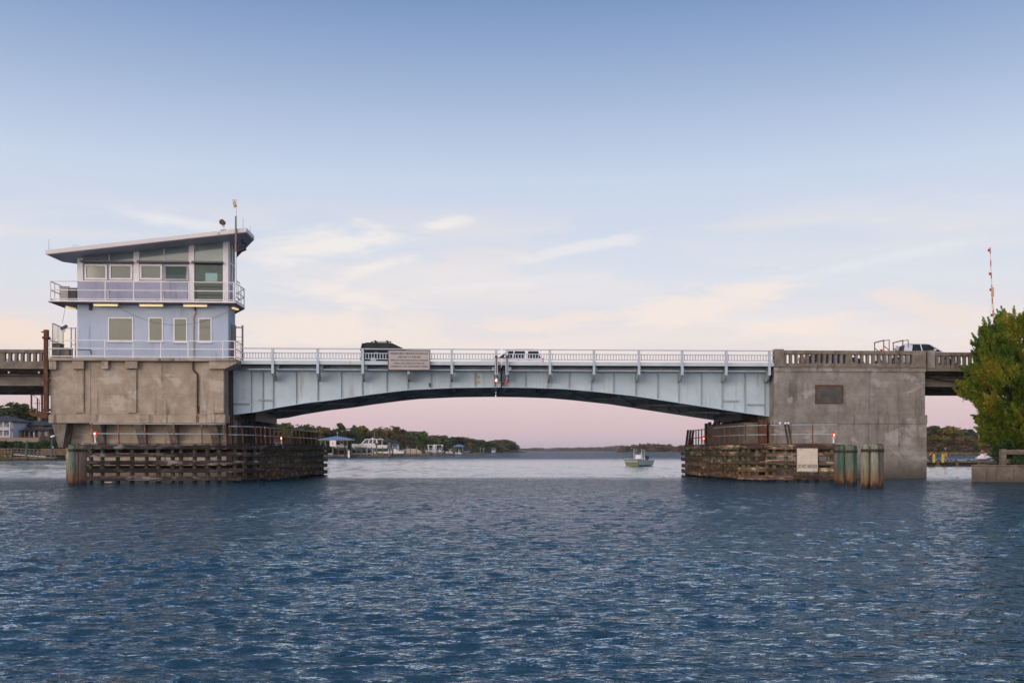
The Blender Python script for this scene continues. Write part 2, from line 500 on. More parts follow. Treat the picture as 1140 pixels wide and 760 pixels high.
MT['wood_right'] = wood_mat('worn_brown_timber', (0.04, 0.027, 0.022), (0.14, 0.10, 0.08), (0.40, 0.35, 0.26), 0.25, [(1.15, 1.0, 0.85), (0.55, 0.42, 0.38), (1.4, 1.3, 1.05), (0.75, 0.62, 0.55), (1.0, 0.85, 0.75), (0.45, 0.4, 0.36), (1.25, 1.2, 0.95)])
MT['wood_deck'] = wood_mat('grey_dock_timber', (0.16, 0.13, 0.105), (0.10, 0.08, 0.065), (0.24, 0.20, 0.17), 0.2)
MT['wood_tan'] = wood_mat('tan_dock_timber', (0.19, 0.125, 0.075), (0.12, 0.08, 0.05), (0.26, 0.19, 0.13), 0.2)
MT['wood_dark'] = wood_mat('brown_sheeting_boards', (0.05, 0.035, 0.028), (0.028, 0.02, 0.017), (0.09, 0.06, 0.045), 0.3)
MT['pile'] = pile_mat('olive_fender_pile', (0.15, 0.16, 0.085), (0.27, 0.20, 0.08), (0.20, 0.095, 0.036), 2.0)
MT['pile_left'] = pile_mat('dark_olive_pile', (0.085, 0.085, 0.05), (0.15, 0.11, 0.05), (0.15, 0.07, 0.025), 2.0)  # left fender piles, darker than the right ones
MT['pile_green'] = pile_mat('copper_green_pile', (0.125, 0.175, 0.13), (0.15, 0.165, 0.11), (0.19, 0.085, 0.03), 2.3)
MT['pile_dark_green'] = pile_mat('deep_green_pile', (0.045, 0.12, 0.085), (0.06, 0.115, 0.075), (0.17, 0.075, 0.025), 2.3)
MT['pile_pale'] = pile_mat('pale_grey_green_pile', (0.235, 0.25, 0.185), (0.20, 0.20, 0.13), (0.20, 0.10, 0.04), 2.3)
MT['pile_brown'] = pile_mat('grey_brown_pile', (0.14, 0.115, 0.09), (0.12, 0.095, 0.07), (0.16, 0.07, 0.03), 2.3)
MT['rust_bolt'] = surf('dull_bolt_heads', (0.2, 0.19, 0.2), (0.1, 0.08, 0.08), scale=3, rough=0.6, objrand=0.4)
MT['band'] = surf('rusty_band', (0.05, 0.028, 0.02), (0.03, 0.018, 0.014), scale=8, rough=0.8)
MT['red_lit'] = emit('lit_red_lens', (1.0, 0.03, 0.015), 0.75, (0.5, 0.02, 0.02))
MT['red_core'] = emit('lit_bulb', (1.0, 0.45, 0.2), 9.0)
MT['red_off'] = surf('unlit_red_lens', (0.30, 0.02, 0.02), (0.25, 0.015, 0.015), scale=3, rough=0.2)
MT['blue_dev'] = surf('blue_green_lens', (0.03, 0.10, 0.17), (0.02, 0.08, 0.14), scale=3, rough=0.3)
MT['tube_lit'] = emit('lit_yellow_tube', (1.0, 0.74, 0.33), 0.62, (0.8, 0.75, 0.5))
MT['sign_pink'] = surf('faded_sign_board', (0.40, 0.375, 0.375), (0.35, 0.325, 0.325), scale=1.5, c3=(0.46, 0.41, 0.40), scale3=2, rough=0.7)
MT['sign_white'] = surf('stained_white_sign', (0.60, 0.54, 0.45), (0.52, 0.45, 0.37), scale=2.2, c3=(0.42, 0.22, 0.15), scale3=3.0, lo3=0.60, hi3=0.80, rough=0.7)
MT['sign_ink'] = surf('faded_brown_ink', (0.07, 0.045, 0.045), (0.10, 0.07, 0.068), scale=3, rough=0.8)
MT['ink_black'] = surf('black_ink', (0.03, 0.03, 0.04), (0.05, 0.05, 0.055), scale=3, rough=0.8)
MT['asphalt'] = surf('asphalt', (0.05, 0.05, 0.052), (0.04, 0.04, 0.042), scale=4, rough=0.9)
MT['car_dark'] = surf('black_blue_car_paint', (0.008, 0.012, 0.022), (0.007, 0.010, 0.019), scale=1, rough=0.35, spec=0.12)
MT['car_white'] = surf('white_car_paint', (0.74, 0.72, 0.77), (0.70, 0.68, 0.73), scale=1, rough=0.25, coat=0.5)
MT['car_silver'] = surf('silver_white_truck_paint', (0.60, 0.62, 0.72), (0.56, 0.58, 0.68), scale=1, rough=0.25, coat=0.5)
MT['car_blue'] = surf('deep_blue_car_paint', (0.010, 0.018, 0.06), (0.009, 0.016, 0.05), scale=1, rough=0.3, spec=0.2)
MT['car_pale'] = surf('pale_blue_car_paint', (0.30, 0.40, 0.55), (0.27, 0.36, 0.5), scale=1, rough=0.25, coat=0.5)
MT['car_glass'] = surf('car_window_glass', (0.012, 0.016, 0.016), (0.018, 0.023, 0.022), scale=1, rough=0.08, spec=0.18)
MT['tyre'] = surf('tyre_rubber', (0.015, 0.015, 0.016), (0.022, 0.022, 0.022), scale=5, rough=0.9)
MT['rim'] = surf('alloy_rim', (0.4, 0.4, 0.42), (0.34, 0.34, 0.36), scale=5, rough=0.35, metal=0.8)
MT['tail'] = surf('red_tail_lens', (0.55, 0.03, 0.04), (0.45, 0.02, 0.03), scale=4, rough=0.15)
MT['head'] = surf('headlight_lens', (0.75, 0.75, 0.72), (0.7, 0.7, 0.68), scale=4, rough=0.1)
MT['rack'] = surf('brown_steel_rack', (0.10, 0.065, 0.06), (0.08, 0.05, 0.05), scale=5, rough=0.6)
MT['bark'] = surf('grey_brown_bark', (0.09, 0.07, 0.055), (0.05, 0.04, 0.032), scale=2, stretch=(2, 2, 0.5), rough=0.95)
MT['bark_pale'] = surf('bare_tan_bark', (0.24, 0.14, 0.09), (0.16, 0.10, 0.07), scale=2, stretch=(2, 2, 0.5), rough=0.95)
MT['leaf_cedar'] = leaf_mat('cedar_foliage', (0.045, 0.10, 0.012), (0.15, 0.21, 0.02), (0.33, 0.285, 0.035), 0.55, 0.0)
MT['leaf_bush'] = leaf_mat('dark_bush_leaves', (0.02, 0.045, 0.012), (0.045, 0.08, 0.02), None, 1.2, 0.1)
MT['leaf_green'] = leaf_mat('green_oak_leaves', (0.045, 0.075, 0.02), (0.095, 0.125, 0.03), (0.15, 0.145, 0.036), 0.22)
MT['leaf_dark'] = leaf_mat('dark_evergreen_leaves', (0.03, 0.05, 0.024), (0.06, 0.08, 0.034), (0.09, 0.098, 0.042), 0.22)
MT['leaf_gold'] = leaf_mat('golden_autumn_leaves', (0.11, 0.10, 0.02), (0.23, 0.165, 0.03), (0.08, 0.09, 0.024), 0.25)
MT['leaf_brown'] = leaf_mat('russet_autumn_leaves', (0.13, 0.092, 0.04), (0.21, 0.135, 0.055), (0.09, 0.085, 0.034), 0.25)
MT['leaf_tan'] = leaf_mat('dry_tan_scrub', (0.14, 0.09, 0.055), (0.20, 0.13, 0.075), (0.09, 0.075, 0.04), 0.25)
MT['leaf_far'] = leaf_mat('distant_wood_leaves', (0.085, 0.075, 0.05), (0.16, 0.11, 0.065), (0.11, 0.105, 0.055), 0.05, 0.1)
MT['soil'] = surf('marsh_bank_soil', (0.11, 0.085, 0.05), (0.07, 0.06, 0.03), scale=0.15, c3=(0.05, 0.065, 0.02), scale3=0.06, lo3=0.42, hi3=0.6, rough=0.95)
MT['marsh'] = leaf_mat('tan_marsh_grass', (0.20, 0.14, 0.06), (0.13, 0.11, 0.045), None, 0.1, 0.0)
MT['shingle'] = surf('dark_shingle_roof', (0.045, 0.045, 0.055), (0.032, 0.032, 0.042), scale=2, rough=0.9)
MT['blue_roof'] = surf('blue_metal_roof', (0.15, 0.21, 0.36), (0.125, 0.18, 0.31), scale=1.5, stretch=(3, 1, 1), rough=0.45)
MT['siding_white'] = surf('white_house_siding', (0.44, 0.45, 0.50), (0.38, 0.39, 0.44), scale=1, rough=0.8)
MT['siding_tan'] = surf('tan_house_siding', (0.25, 0.185, 0.14), (0.20, 0.15, 0.115), scale=1, rough=0.85)
MT['siding_brown'] = surf('brown_house_walls', (0.10, 0.072, 0.06), (0.075, 0.055, 0.045), scale=1, rough=0.85)
MT['house_glass'] = surf('dark_house_window', (0.035, 0.045, 0.05), (0.05, 0.06, 0.065), scale=2, rough=0.12)
MT['gel_white'] = surf('white_gelcoat', (0.72, 0.70, 0.70), (0.66, 0.64, 0.65), scale=1, rough=0.25)
MT['gel_cream'] = surf('cream_boat_cover', (0.46, 0.38, 0.31), (0.40, 0.33, 0.27), scale=1, rough=0.6)
MT['hull_grey'] = surf('grey_hull', (0.22, 0.24, 0.25), (0.18, 0.20, 0.21), scale=1, rough=0.35)
MT['hull_dark'] = surf('dark_antifouling', (0.045, 0.045, 0.05), (0.035, 0.035, 0.04), scale=1, rough=0.6)
MT['hull_olive'] = surf('olive_skiff_hull', (0.33, 0.34, 0.20), (0.29, 0.30, 0.175), scale=1, rough=0.4)
MT['hull_sage'] = surf('sage_skiff_hull', (0.38, 0.45, 0.41), (0.34, 0.41, 0.37), scale=1, rough=0.4)
MT['teal'] = surf('teal_canvas', (0.01, 0.19, 0.20), (0.01, 0.16, 0.17), scale=2, rough=0.7)
MT['navy'] = surf('navy_canvas', (0.03, 0.035, 0.05), (0.025, 0.03, 0.04), scale=2, rough=0.7)
MT['skin'] = surf('skin', (0.48, 0.27, 0.18), (0.43, 0.24, 0.16), scale=3, rough=0.6)
MT['cloth_black'] = surf('black_cloth', (0.018, 0.018, 0.024), (0.028, 0.026, 0.034), scale=3, rough=0.9)
MT['cloth_orange'] = surf('orange_cloth', (0.75, 0.22, 0.03), (0.68, 0.19, 0.03), scale=3, rough=0.9)
MT['cloth_red'] = surf('red_cloth', (0.55, 0.03, 0.035), (0.47, 0.025, 0.03), scale=3, rough=0.9)
MT['cloth_peach'] = surf('bright_orange_shorts', (0.75, 0.34, 0.09), (0.66, 0.28, 0.08), scale=3, rough=0.9)
MT['cloth_purple'] = surf('purple_cloth', (0.055, 0.035, 0.075), (0.04, 0.028, 0.06), scale=3, rough=0.9)
MT['cloth_white'] = surf('white_cloth', (0.8, 0.78, 0.8), (0.72, 0.7, 0.73), scale=3, rough=0.8)
MT['hair'] = surf('dark_hair', (0.05, 0.03, 0.02), (0.035, 0.022, 0.016), scale=5, rough=0.7)
MT['yellow'] = surf('yellow_bollard_paint', (0.60, 0.45, 0.05), (0.5, 0.37, 0.05), scale=3, rough=0.6)
MT['stripe_red'] = surf('red_stripe_paint', (0.52, 0.13, 0.10), (0.46, 0.11, 0.09), scale=3, rough=0.5)
MT['stripe_white'] = surf('white_stripe_paint', (0.75, 0.66, 0.6), (0.68, 0.6, 0.55), scale=3, rough=0.5)

# ------------------------------------------------------------------ sky, sun, camera
def build_world():
    w = bpy.data.worlds.new("World")
    scene.world = w
    w.use_nodes = True
    nt = w.node_tree
    L = nt.links
    bg = nt.nodes['Background']
    bg.inputs['Strength'].default_value = 0.1
    tc = N(nt, 'ShaderNodeTexCoord')
    nrm = N(nt, 'ShaderNodeVectorMath', operation='NORMALIZE')
    L.new(tc.outputs['Generated'], nrm.inputs[0])
    sp = N(nt, 'ShaderNodeSeparateXYZ'); L.new(nrm.outputs[0], sp.inputs[0])

    def s(r, g, b):
        f = lambda c: ((c / 255 + 0.055) / 1.055) ** 2.4
        return (f(r), f(g), f(b))
    rp = ramp(nt, SKY(s))
    L.new(sp.outputs['Z'], rp.inputs[0])
    base = rp.outputs[0]
    # thin evening cloud: noise on a high flat layer, seen as long low streaks
    zc = N(nt, 'ShaderNodeMath', operation='MAXIMUM'); zc.inputs[1].default_value = 0.0; L.new(sp.outputs['Z'], zc.inputs[0])
    za = N(nt, 'ShaderNodeMath', operation='ADD'); za.inputs[1].default_value = 0.12; L.new(zc.outputs[0], za.inputs[0])
    dx = N(nt, 'ShaderNodeMath', operation='DIVIDE'); L.new(sp.outputs['X'], dx.inputs[0]); L.new(za.outputs[0], dx.inputs[1])
    dy = N(nt, 'ShaderNodeMath', operation='DIVIDE'); L.new(sp.outputs['Y'], dy.inputs[0]); L.new(za.outputs[0], dy.inputs[1])
    cb = N(nt, 'ShaderNodeCombineXYZ'); L.new(dx.outputs[0], cb.inputs[0]); L.new(dy.outputs[0], cb.inputs[1])
    mp = N(nt, 'ShaderNodeMapping'); mp.inputs['Scale'].default_value = (0.55, 1.25, 1); mp.inputs['Location'].default_value = CLOUD_OFF
    mp.inputs['Rotation'].default_value = (0, 0, R(8))
    L.new(cb.outputs[0], mp.inputs['Vector'])
    n1 = N(nt, 'ShaderNodeTexNoise'); n1.inputs['Scale'].default_value = 1.3; n1.inputs['Detail'].default_value = 7; n1.inputs['Roughness'].default_value = 0.55; n1.inputs['Distortion'].default_value = 0.35
    L.new(mp.outputs[0], n1.inputs['Vector'])
    c1 = ramp(nt, [(0.50, 0.0), (0.72, 1.0)], 'EASE'); L.new(n1.outputs['Fac'], c1.inputs[0])
    # broad soft banks low in the sky
    mp2 = N(nt, 'ShaderNodeMapping'); mp2.inputs['Scale'].default_value = (2.2, 2.2, 15.0); mp2.inputs['Location'].default_value = CLOUD_OFF2
    L.new(nrm.outputs[0], mp2.inputs['Vector'])
    n2 = N(nt, 'ShaderNodeTexNoise'); n2.inputs['Scale'].default_value = 1.6; n2.inputs['Detail'].default_value = 6; n2.inputs['Roughness'].default_value = 0.5; n2.inputs['Distortion'].default_value = 0.6
    L.new(mp2.outputs[0], n2.inputs['Vector'])
    c2 = ramp(nt, [(0.45, 0.0), (0.70, 1.0)], 'EASE'); L.new(n2.outputs['Fac'], c2.inputs[0])
    # elevation window for the cloud layers
    e1 = ramp(nt, [(0.05, 0.0), (0.11, 0.9), (0.15, 0.55), (0.215, 0.45), (0.245, 0.0)]); L.new(sp.outputs['Z'], e1.inputs[0])
    acc = base

    def lay(acc, fac, win, col, k):
        m1 = N(nt, 'ShaderNodeMath', operation='MULTIPLY'); L.new(fac, m1.inputs[0]); L.new(win, m1.inputs[1])
        m2 = N(nt, 'ShaderNodeMath', operation='MULTIPLY'); L.new(m1.outputs[0], m2.inputs[0]); m2.inputs[1].default_value = k
        mx = N(nt, 'ShaderNodeMix', data_type='RGBA'); L.new(m2.outputs[0], mx.inputs['Factor']); L.new(acc, mx.inputs['A'])
        mx.inputs['B'].default_value = (*col, 1)
        return mx.outputs['Result']
    acc = lay(acc, c1.outputs[0], e1.outputs[0], s(250, 242, 240), 0.7)
    acc = lay(acc, c2.outputs[0], e1.outputs[0], s(253, 237, 228), 0.85)
    # the few wisps one can point to, each a patch of the sky by bearing and height
    nw = N(nt, 'ShaderNodeTexNoise'); nw.inputs['Scale'].default_value = 1.0; nw.inputs['Detail'].default_value = 7; nw.inputs['Roughness'].default_value = 0.62; nw.inputs['Distortion'].default_value = 0.5
    mw = N(nt, 'ShaderNodeMapping'); mw.inputs['Scale'].default_value = (14, 14, 60)
    L.new(nrm.outputs[0], mw.inputs['Vector']); L.new(mw.outputs[0], nw.inputs['Vector'])
    for (u, v, du, dv, rot, k, col) in WISPS:
        # direction of the wisp's centre
        d = Vector(((u - U0) / FPX, 1.0, (V0 - v) / FPX)); ln = d.length
        az = math.atan2(d.x, d.y); el = d.z / ln
        at = N(nt, 'ShaderNodeMath', operation='ARCTAN2'); L.new(sp.outputs['X'], at.inputs[0]); L.new(sp.outputs['Y'], at.inputs[1])
        a1 = N(nt, 'ShaderNodeMath', operation='SUBTRACT'); L.new(at.outputs[0], a1.inputs[0]); a1.inputs[1].default_value = az
        b1 = N(nt, 'ShaderNodeMath', operation='SUBTRACT'); L.new(sp.outputs['Z'], b1.inputs[0]); b1.inputs[1].default_value = el
        cv = N(nt, 'ShaderNodeCombineXYZ'); L.new(a1.outputs[0], cv.inputs[0]); L.new(b1.outputs[0], cv.inputs[1])
        vr = N(nt, 'ShaderNodeVectorRotate', rotation_type='Z_AXIS'); vr.inputs['Angle'].default_value = R(rot); L.new(cv.outputs[0], vr.inputs['Vector'])
        ms = N(nt, 'ShaderNodeVectorMath', operation='MULTIPLY'); ms.inputs[1].default_value = (FPX / du, FPX / dv, 0); L.new(vr.outputs[0], ms.inputs[0])
        le = N(nt, 'ShaderNodeVectorMath', operation='LENGTH'); L.new(ms.outputs[0], le.inputs[0])
        nm = N(nt, 'ShaderNodeMath', operation='MULTIPLY_ADD'); L.new(nw.outputs['Fac'], nm.inputs[0]); nm.inputs[1].default_value = 2.6; nm.inputs[2].default_value = -1.3
        ls = N(nt, 'ShaderNodeMath', operation='ADD'); L.new(le.outputs['Value'], ls.inputs[0]); L.new(nm.outputs[0], ls.inputs[1])
        rr = N(nt, 'ShaderNodeMapRange', interpolation_type='SMOOTHSTEP'); rr.inputs['From Min'].default_value = 1.2; rr.inputs['From Max'].default_value = 0.25
        rr.inputs['To Min'].default_value = 0; rr.inputs['To Max'].default_value = k
        L.new(ls.outputs[0], rr.inputs['Value'])
        mx = N(nt, 'ShaderNodeMix', data_type='RGBA'); L.new(rr.outputs[0], mx.inputs['Factor']); L.new(acc, mx.inputs['A']); mx.inputs['B'].default_value = (*s(*col), 1)
        acc = mx.outputs['Result']
    # the after-sunset glow on the side of the sun, behind the camera
    gd = N(nt, 'ShaderNodeVectorMath', operation='DOT_PRODUCT'); L.new(nrm.outputs[0], gd.inputs[0])
    gd.inputs[1].default_value = (math.sin(SUN_AZ) * math.cos(R(10)), math.cos(SUN_AZ) * math.cos(R(10)), math.sin(R(10)))
    gr_ = N(nt, 'ShaderNodeMapRange', interpolation_type='SMOOTHSTEP'); gr_.inputs['From Min'].default_value = 0.15; gr_.inputs['From Max'].default_value = 1.0
    gr_.inputs['To Max'].default_value = GLOW
    L.new(gd.outputs['Value'], gr_.inputs['Value'])
    gs = N(nt, 'ShaderNodeVectorMath', operation='SCALE'); gs.inputs[0].default_value = (1.0, 0.80, 0.64); L.new(gr_.outputs[0], gs.inputs['Scale'])
    ga = N(nt, 'ShaderNodeVectorMath', operation='ADD'); L.new(acc, ga.inputs[0]); L.new(gs.outputs[0], ga.inputs[1])
    acc = ga.outputs[0]
    ten = N(nt, 'ShaderNodeVectorMath', operation='SCALE'); ten.inputs['Scale'].default_value = 10.0
    L.new(acc, ten.inputs[0])
    sky = N(nt, 'ShaderNodeTexSky', sky_type='NISHITA')
    sky.sun_disc = False
    sky.sun_elevation = SUN_EL
    sky.sun_rotation = SUN_AZ
    mx = N(nt, 'ShaderNodeMix', data_type='RGBA'); mx.inputs['Factor'].default_value = 0.08
    L.new(ten.outputs[0], mx.inputs['A']); L.new(sky.outputs[0], mx.inputs['B'])
    L.new(mx.outputs['Result'], bg.inputs['Color'])


GLOW = 1.75
SUN_EL = R(7)
SUN_AZ = R(212)      # compass bearing of the low sun, clockwise from +Y: behind the camera and to its left
CLOUD_OFF = (0.3, 1.1, 0)
CLOUD_OFF2 = (1.7, 0.4, 2.0)


def SKY(s):
    return [(0.0, s(210, 188, 199)), (0.022, s(222, 194, 203)), (0.06, s(234, 210, 212)), (0.109, s(238, 229, 230)), (0.165, s(225, 230, 241)),
            (0.215, s(214, 223, 240)), (0.262, s(205, 218, 240)), (0.335, s(168, 189, 222)), (0.41, s(128, 155, 201)), (0.55, s(130, 159, 208)), (0.75, s(128, 158, 208)), (1.0, s(112, 144, 200))]


WISPS = [(362, 274, 100, 19, -9, 0.85, (252, 245, 240)), (420, 296, 50, 10, -14, 0.8, (254, 245, 239)), (492, 250, 46, 9, -8, 0.85, (252, 245, 241)),
         (640, 278, 85, 8, -10, 0.6, (248, 243, 242)), (770, 342, 110, 21, -10, 0.9, (253, 238, 230)), (340, 362, 130, 20, 2, 0.85, (253, 238, 228)),
         (610, 360, 90, 12, -3, 0.85, (252, 235, 227)), (880, 364, 90, 11, -5, 0.85, (255, 237, 228)), (20, 368, 80, 18, 4, 0.95, (252, 231, 218)),
         (400, 330, 95, 12, 4, 0.8, (253, 242, 235)), (190, 246, 70, 9, 6, 0.75, (244, 241, 245)), (1030, 342, 60, 15, 20, 0.7, (250, 232, 224)), (560, 318, 120, 8, -4, 0.55, (248, 240, 240)),
         (980, 290, 90, 7, -8, 0.5, (240, 240, 245))]

build_world()

sl = bpy.data.lights.new('sun', 'SUN')
sl.energy = 0.8
sl.angle = R(30)
sl.color = (1.0, 0.80, 0.62)
so = bpy.data.objects.new('sun', sl)
COL.objects.link(so)
sd = Vector((math.sin(SUN_AZ) * math.cos(SUN_EL), math.cos(SUN_AZ) * math.cos(SUN_EL), math.sin(SUN_EL)))
so.rotation_euler = sd.to_track_quat('Z', 'Y').to_euler()
so.location = sd * 60

cd = bpy.data.cameras.new('camera')
co = bpy.data.objects.new('camera', cd)
COL.objects.link(co)
co.location = (0, 0, EYE)
co.rotation_euler = (R(90), 0, 0)
cd.sensor_width = 36.0
cd.lens = 36.0 * FPX / 1140.0
cd.shift_y = (V0 - 380.0) / 1140.0
cd.clip_start = 0.1
cd.clip_end = 30000
scene.camera = co
vs_ = scene.view_settings
vs_.view_transform = 'Standard'
vs_.look = 'None'
vs_.gamma = 1.0
vs_.use_curve_mapping = False
vs_.exposure = 0.0
cy = scene.cycles
cy.max_bounces = 7
cy.diffuse_bounces = 3
cy.glossy_bounces = 4
cy.transmission_bounces = 4
cy.transparent_max_bounces = 12
cy.caustics_reflective = True
cy.blur_glossy = 1.0
cy.caustics_refractive = False
cy.sample_clamp_indirect = 4.0
try:
    cy.use_denoising = True
    cy.denoiser = 'OPENIMAGEDENOISE'
except Exception:
    pass


# ------------------------------------------------------------------ water
def water_material():
    m, nt, b = new_mat('estuary_water')
    L = nt.links
    b.inputs['Base Color'].default_value = (0.011, 0.042, 0.072, 1)
    b.inputs['Roughness'].default_value = 0.05
    b.inputs['IOR'].default_value = 1.333
    b.inputs['Specular IOR Level'].default_value = 0.5
    ge = N(nt, 'ShaderNodeNewGeometry')
    sp = N(nt, 'ShaderNodeSeparateXYZ'); L.new(ge.outputs['Position'], sp.inputs[0])

    def noise(scale, sx, sy, detail, rot):
        mp = N(nt, 'ShaderNodeMapping'); mp.inputs['Scale'].default_value = (sx, sy, 1); mp.inputs['Rotation'].default_value = (0, 0, R(rot))
        L.new(ge.outputs['Position'], mp.inputs['Vector'])
        n = N(nt, 'ShaderNodeTexNoise', noise_dimensions='2D'); n.inputs['Scale'].default_value = scale; n.inputs['Detail'].default_value = detail; n.inputs['Roughness'].default_value = 0.5
        L.new(mp.outputs[0], n.inputs['Vector'])
        return n.outputs['Fac']
    # ruffled and slick lanes across the channel (wind lanes with soft wandering edges)
    lane = N(nt, 'ShaderNodeTexNoise', noise_dimensions='2D'); lane.inputs['Scale'].default_value = 1.0; lane.inputs['Detail'].default_value = 4
    mpl = N(nt, 'ShaderNodeMapping'); mpl.inputs['Scale'].default_value = (0.012, 0.05, 1); L.new(ge.outputs['Position'], mpl.inputs['Vector']); L.new(mpl.outputs[0], lane.inputs['Vector'])
    wy = N(nt, 'ShaderNodeMath', operation='MULTIPLY_ADD'); L.new(lane.outputs['Fac'], wy.inputs[0]); wy.inputs[1].default_value = 34.0; wy.inputs[2].default_value = -17.0
    yy = N(nt, 'ShaderNodeMath', operation='ADD'); L.new(sp.outputs['Y'], yy.inputs[0]); L.new(wy.outputs[0], yy.inputs[1])
    mr = N(nt, 'ShaderNodeMapRange'); mr.inputs['From Min'].default_value = 0; mr.inputs['From Max'].default_value = 400; L.new(yy.outputs[0], mr.inputs['Value'])
    rp = ramp(nt, [(0.165, 1.0), (0.205, 0.12), (0.40, 0.10), (0.54, 0.35), (0.68, 2.0)])
    L.new(mr.outputs[0], rp.inputs[0])
    a = noise(1.0, 1.6, 3.2, 3, 8)
    c = noise(1.0, 4.2, 9.5, 3, -14)
    d = noise(1.0, 0.35, 0.9, 2, 5)
    h1 = N(nt, 'ShaderNodeMath', operation='MULTIPLY_ADD'); L.new(a, h1.inputs[0]); h1.inputs[1].default_value = 0.10
    h2 = N(nt, 'ShaderNodeMath', operation='MULTIPLY'); L.new(c, h2.inputs[0]); h2.inputs[1].default_value = 0.046
    L.new(h2.outputs[0], h1.inputs[2])
    h3 = N(nt, 'ShaderNodeMath', operation='MULTIPLY_ADD'); L.new(d, h3.inputs[0]); h3.inputs[1].default_value = 0.16; L.new(h1.outputs[0], h3.inputs[2])
    hm = N(nt, 'ShaderNodeMath', operation='MULTIPLY'); L.new(h3.outputs[0], hm.inputs[0]); L.new(rp.outputs[0], hm.inputs[1])
    bu = N(nt, 'ShaderNodeBump'); bu.inputs['Strength'].default_value = WATER_BUMP; bu.inputs['Distance'].default_value = 1.0
    L.new(h3.outputs[0], bu.inputs['Height'])
    sm = N(nt, 'ShaderNodeMath', operation='MULTIPLY'); L.new(rp.outputs[0], sm.inputs[0]); sm.inputs[1].default_value = WATER_BUMP
    L.new(sm.outputs[0], bu.inputs['Strength'])
    # capillary ripple, finer than a bump can carry into the distance: a small random tilt of the facets
    mpf = N(nt, 'ShaderNodeMapping'); mpf.inputs['Scale'].default_value = (3.0, 6.5, 1); L.new(ge.outputs['Position'], mpf.inputs['Vector'])
    nf = N(nt, 'ShaderNodeTexNoise', noise_dimensions='2D'); nf.inputs['Scale'].default_value = 1.0; nf.inputs['Detail'].default_value = 5; nf.inputs['Roughness'].default_value = 0.6; L.new(mpf.outputs[0], nf.inputs['Vector'])
    ce = N(nt, 'ShaderNodeVectorMath', operation='SUBTRACT'); L.new(nf.outputs['Color'], ce.inputs[0]); ce.inputs[1].default_value = (0.5, 0.5, 0.5)
    mk = N(nt, 'ShaderNodeVectorMath', operation='MULTIPLY'); L.new(ce.outputs[0], mk.inputs[0]); mk.inputs[1].default_value = (0.55, 1.0, 0.0)
    ky = N(nt, 'ShaderNodeMath', operation='MULTIPLY'); L.new(rp.outputs[0], ky.inputs[0]); ky.inputs[1].default_value = RIPPLE
    # away from the sheltered near shore the breeze raises more ripple
    br_ = N(nt, 'ShaderNodeMapRange', interpolation_type='SMOOTHSTEP'); br_.inputs['From Min'].default_value = 10; br_.inputs['From Max'].default_value = 80
    br_.inputs['To Min'].default_value = 0.5; br_.inputs['To Max'].default_value = 1.8
    L.new(sp.outputs['Y'], br_.inputs['Value'])
    k2 = N(nt, 'ShaderNodeMath', operation='MULTIPLY'); L.new(ky.outputs[0], k2.inputs[0]); L.new(br_.outputs[0], k2.inputs[1])
    sk = N(nt, 'ShaderNodeVectorMath', operation='SCALE'); L.new(mk.outputs[0], sk.inputs[0]); L.new(k2.outputs[0], sk.inputs['Scale'])
    av = N(nt, 'ShaderNodeVectorMath', operation='ADD'); L.new(bu.outputs[0], av.inputs[0]); L.new(sk.outputs[0], av.inputs[1])
    nv = N(nt, 'ShaderNodeVectorMath', operation='NORMALIZE'); L.new(av.outputs[0], nv.inputs[0])
    # body colour below, sky reflection above by Fresnel; a blue tint is put into the reflection colour
    nt.nodes.remove(b)
    df = N(nt, 'ShaderNodeBsdfDiffuse'); df.inputs['Color'].default_value = (0.014, 0.046, 0.067, 1); L.new(nv.outputs[0], df.inputs['Normal'])
    gl = N(nt, 'ShaderNodeBsdfGlossy'); gl.inputs['Color'].default_value = (0.84, 0.93, 1.0, 1); gl.inputs['Roughness'].default_value = 0.05; L.new(nv.outputs[0], gl.inputs['Normal'])
    fz = N(nt, 'ShaderNodeFresnel'); fz.inputs['IOR'].default_value = 1.333; L.new(nv.outputs[0], fz.inputs['Normal'])
    wm = N(nt, 'ShaderNodeMixShader'); L.new(fz.outputs[0], wm.inputs[0]); L.new(df.outputs[0], wm.inputs[1]); L.new(gl.outputs[0], wm.inputs[2])
    L.new(wm.outputs[0], nt.nodes['Material Output'].inputs['Surface'])
    return m


RIPPLE = 1.15
SLICK = 0.0135
WATER_BUMP = 0.95


def spaced(lo, hi, s0, grow, lim):
    out = [lo]; x = lo
    while x < hi:
        x += min(lim, s0 + grow * max(0.0, x - lo)); out.append(x)
    return out


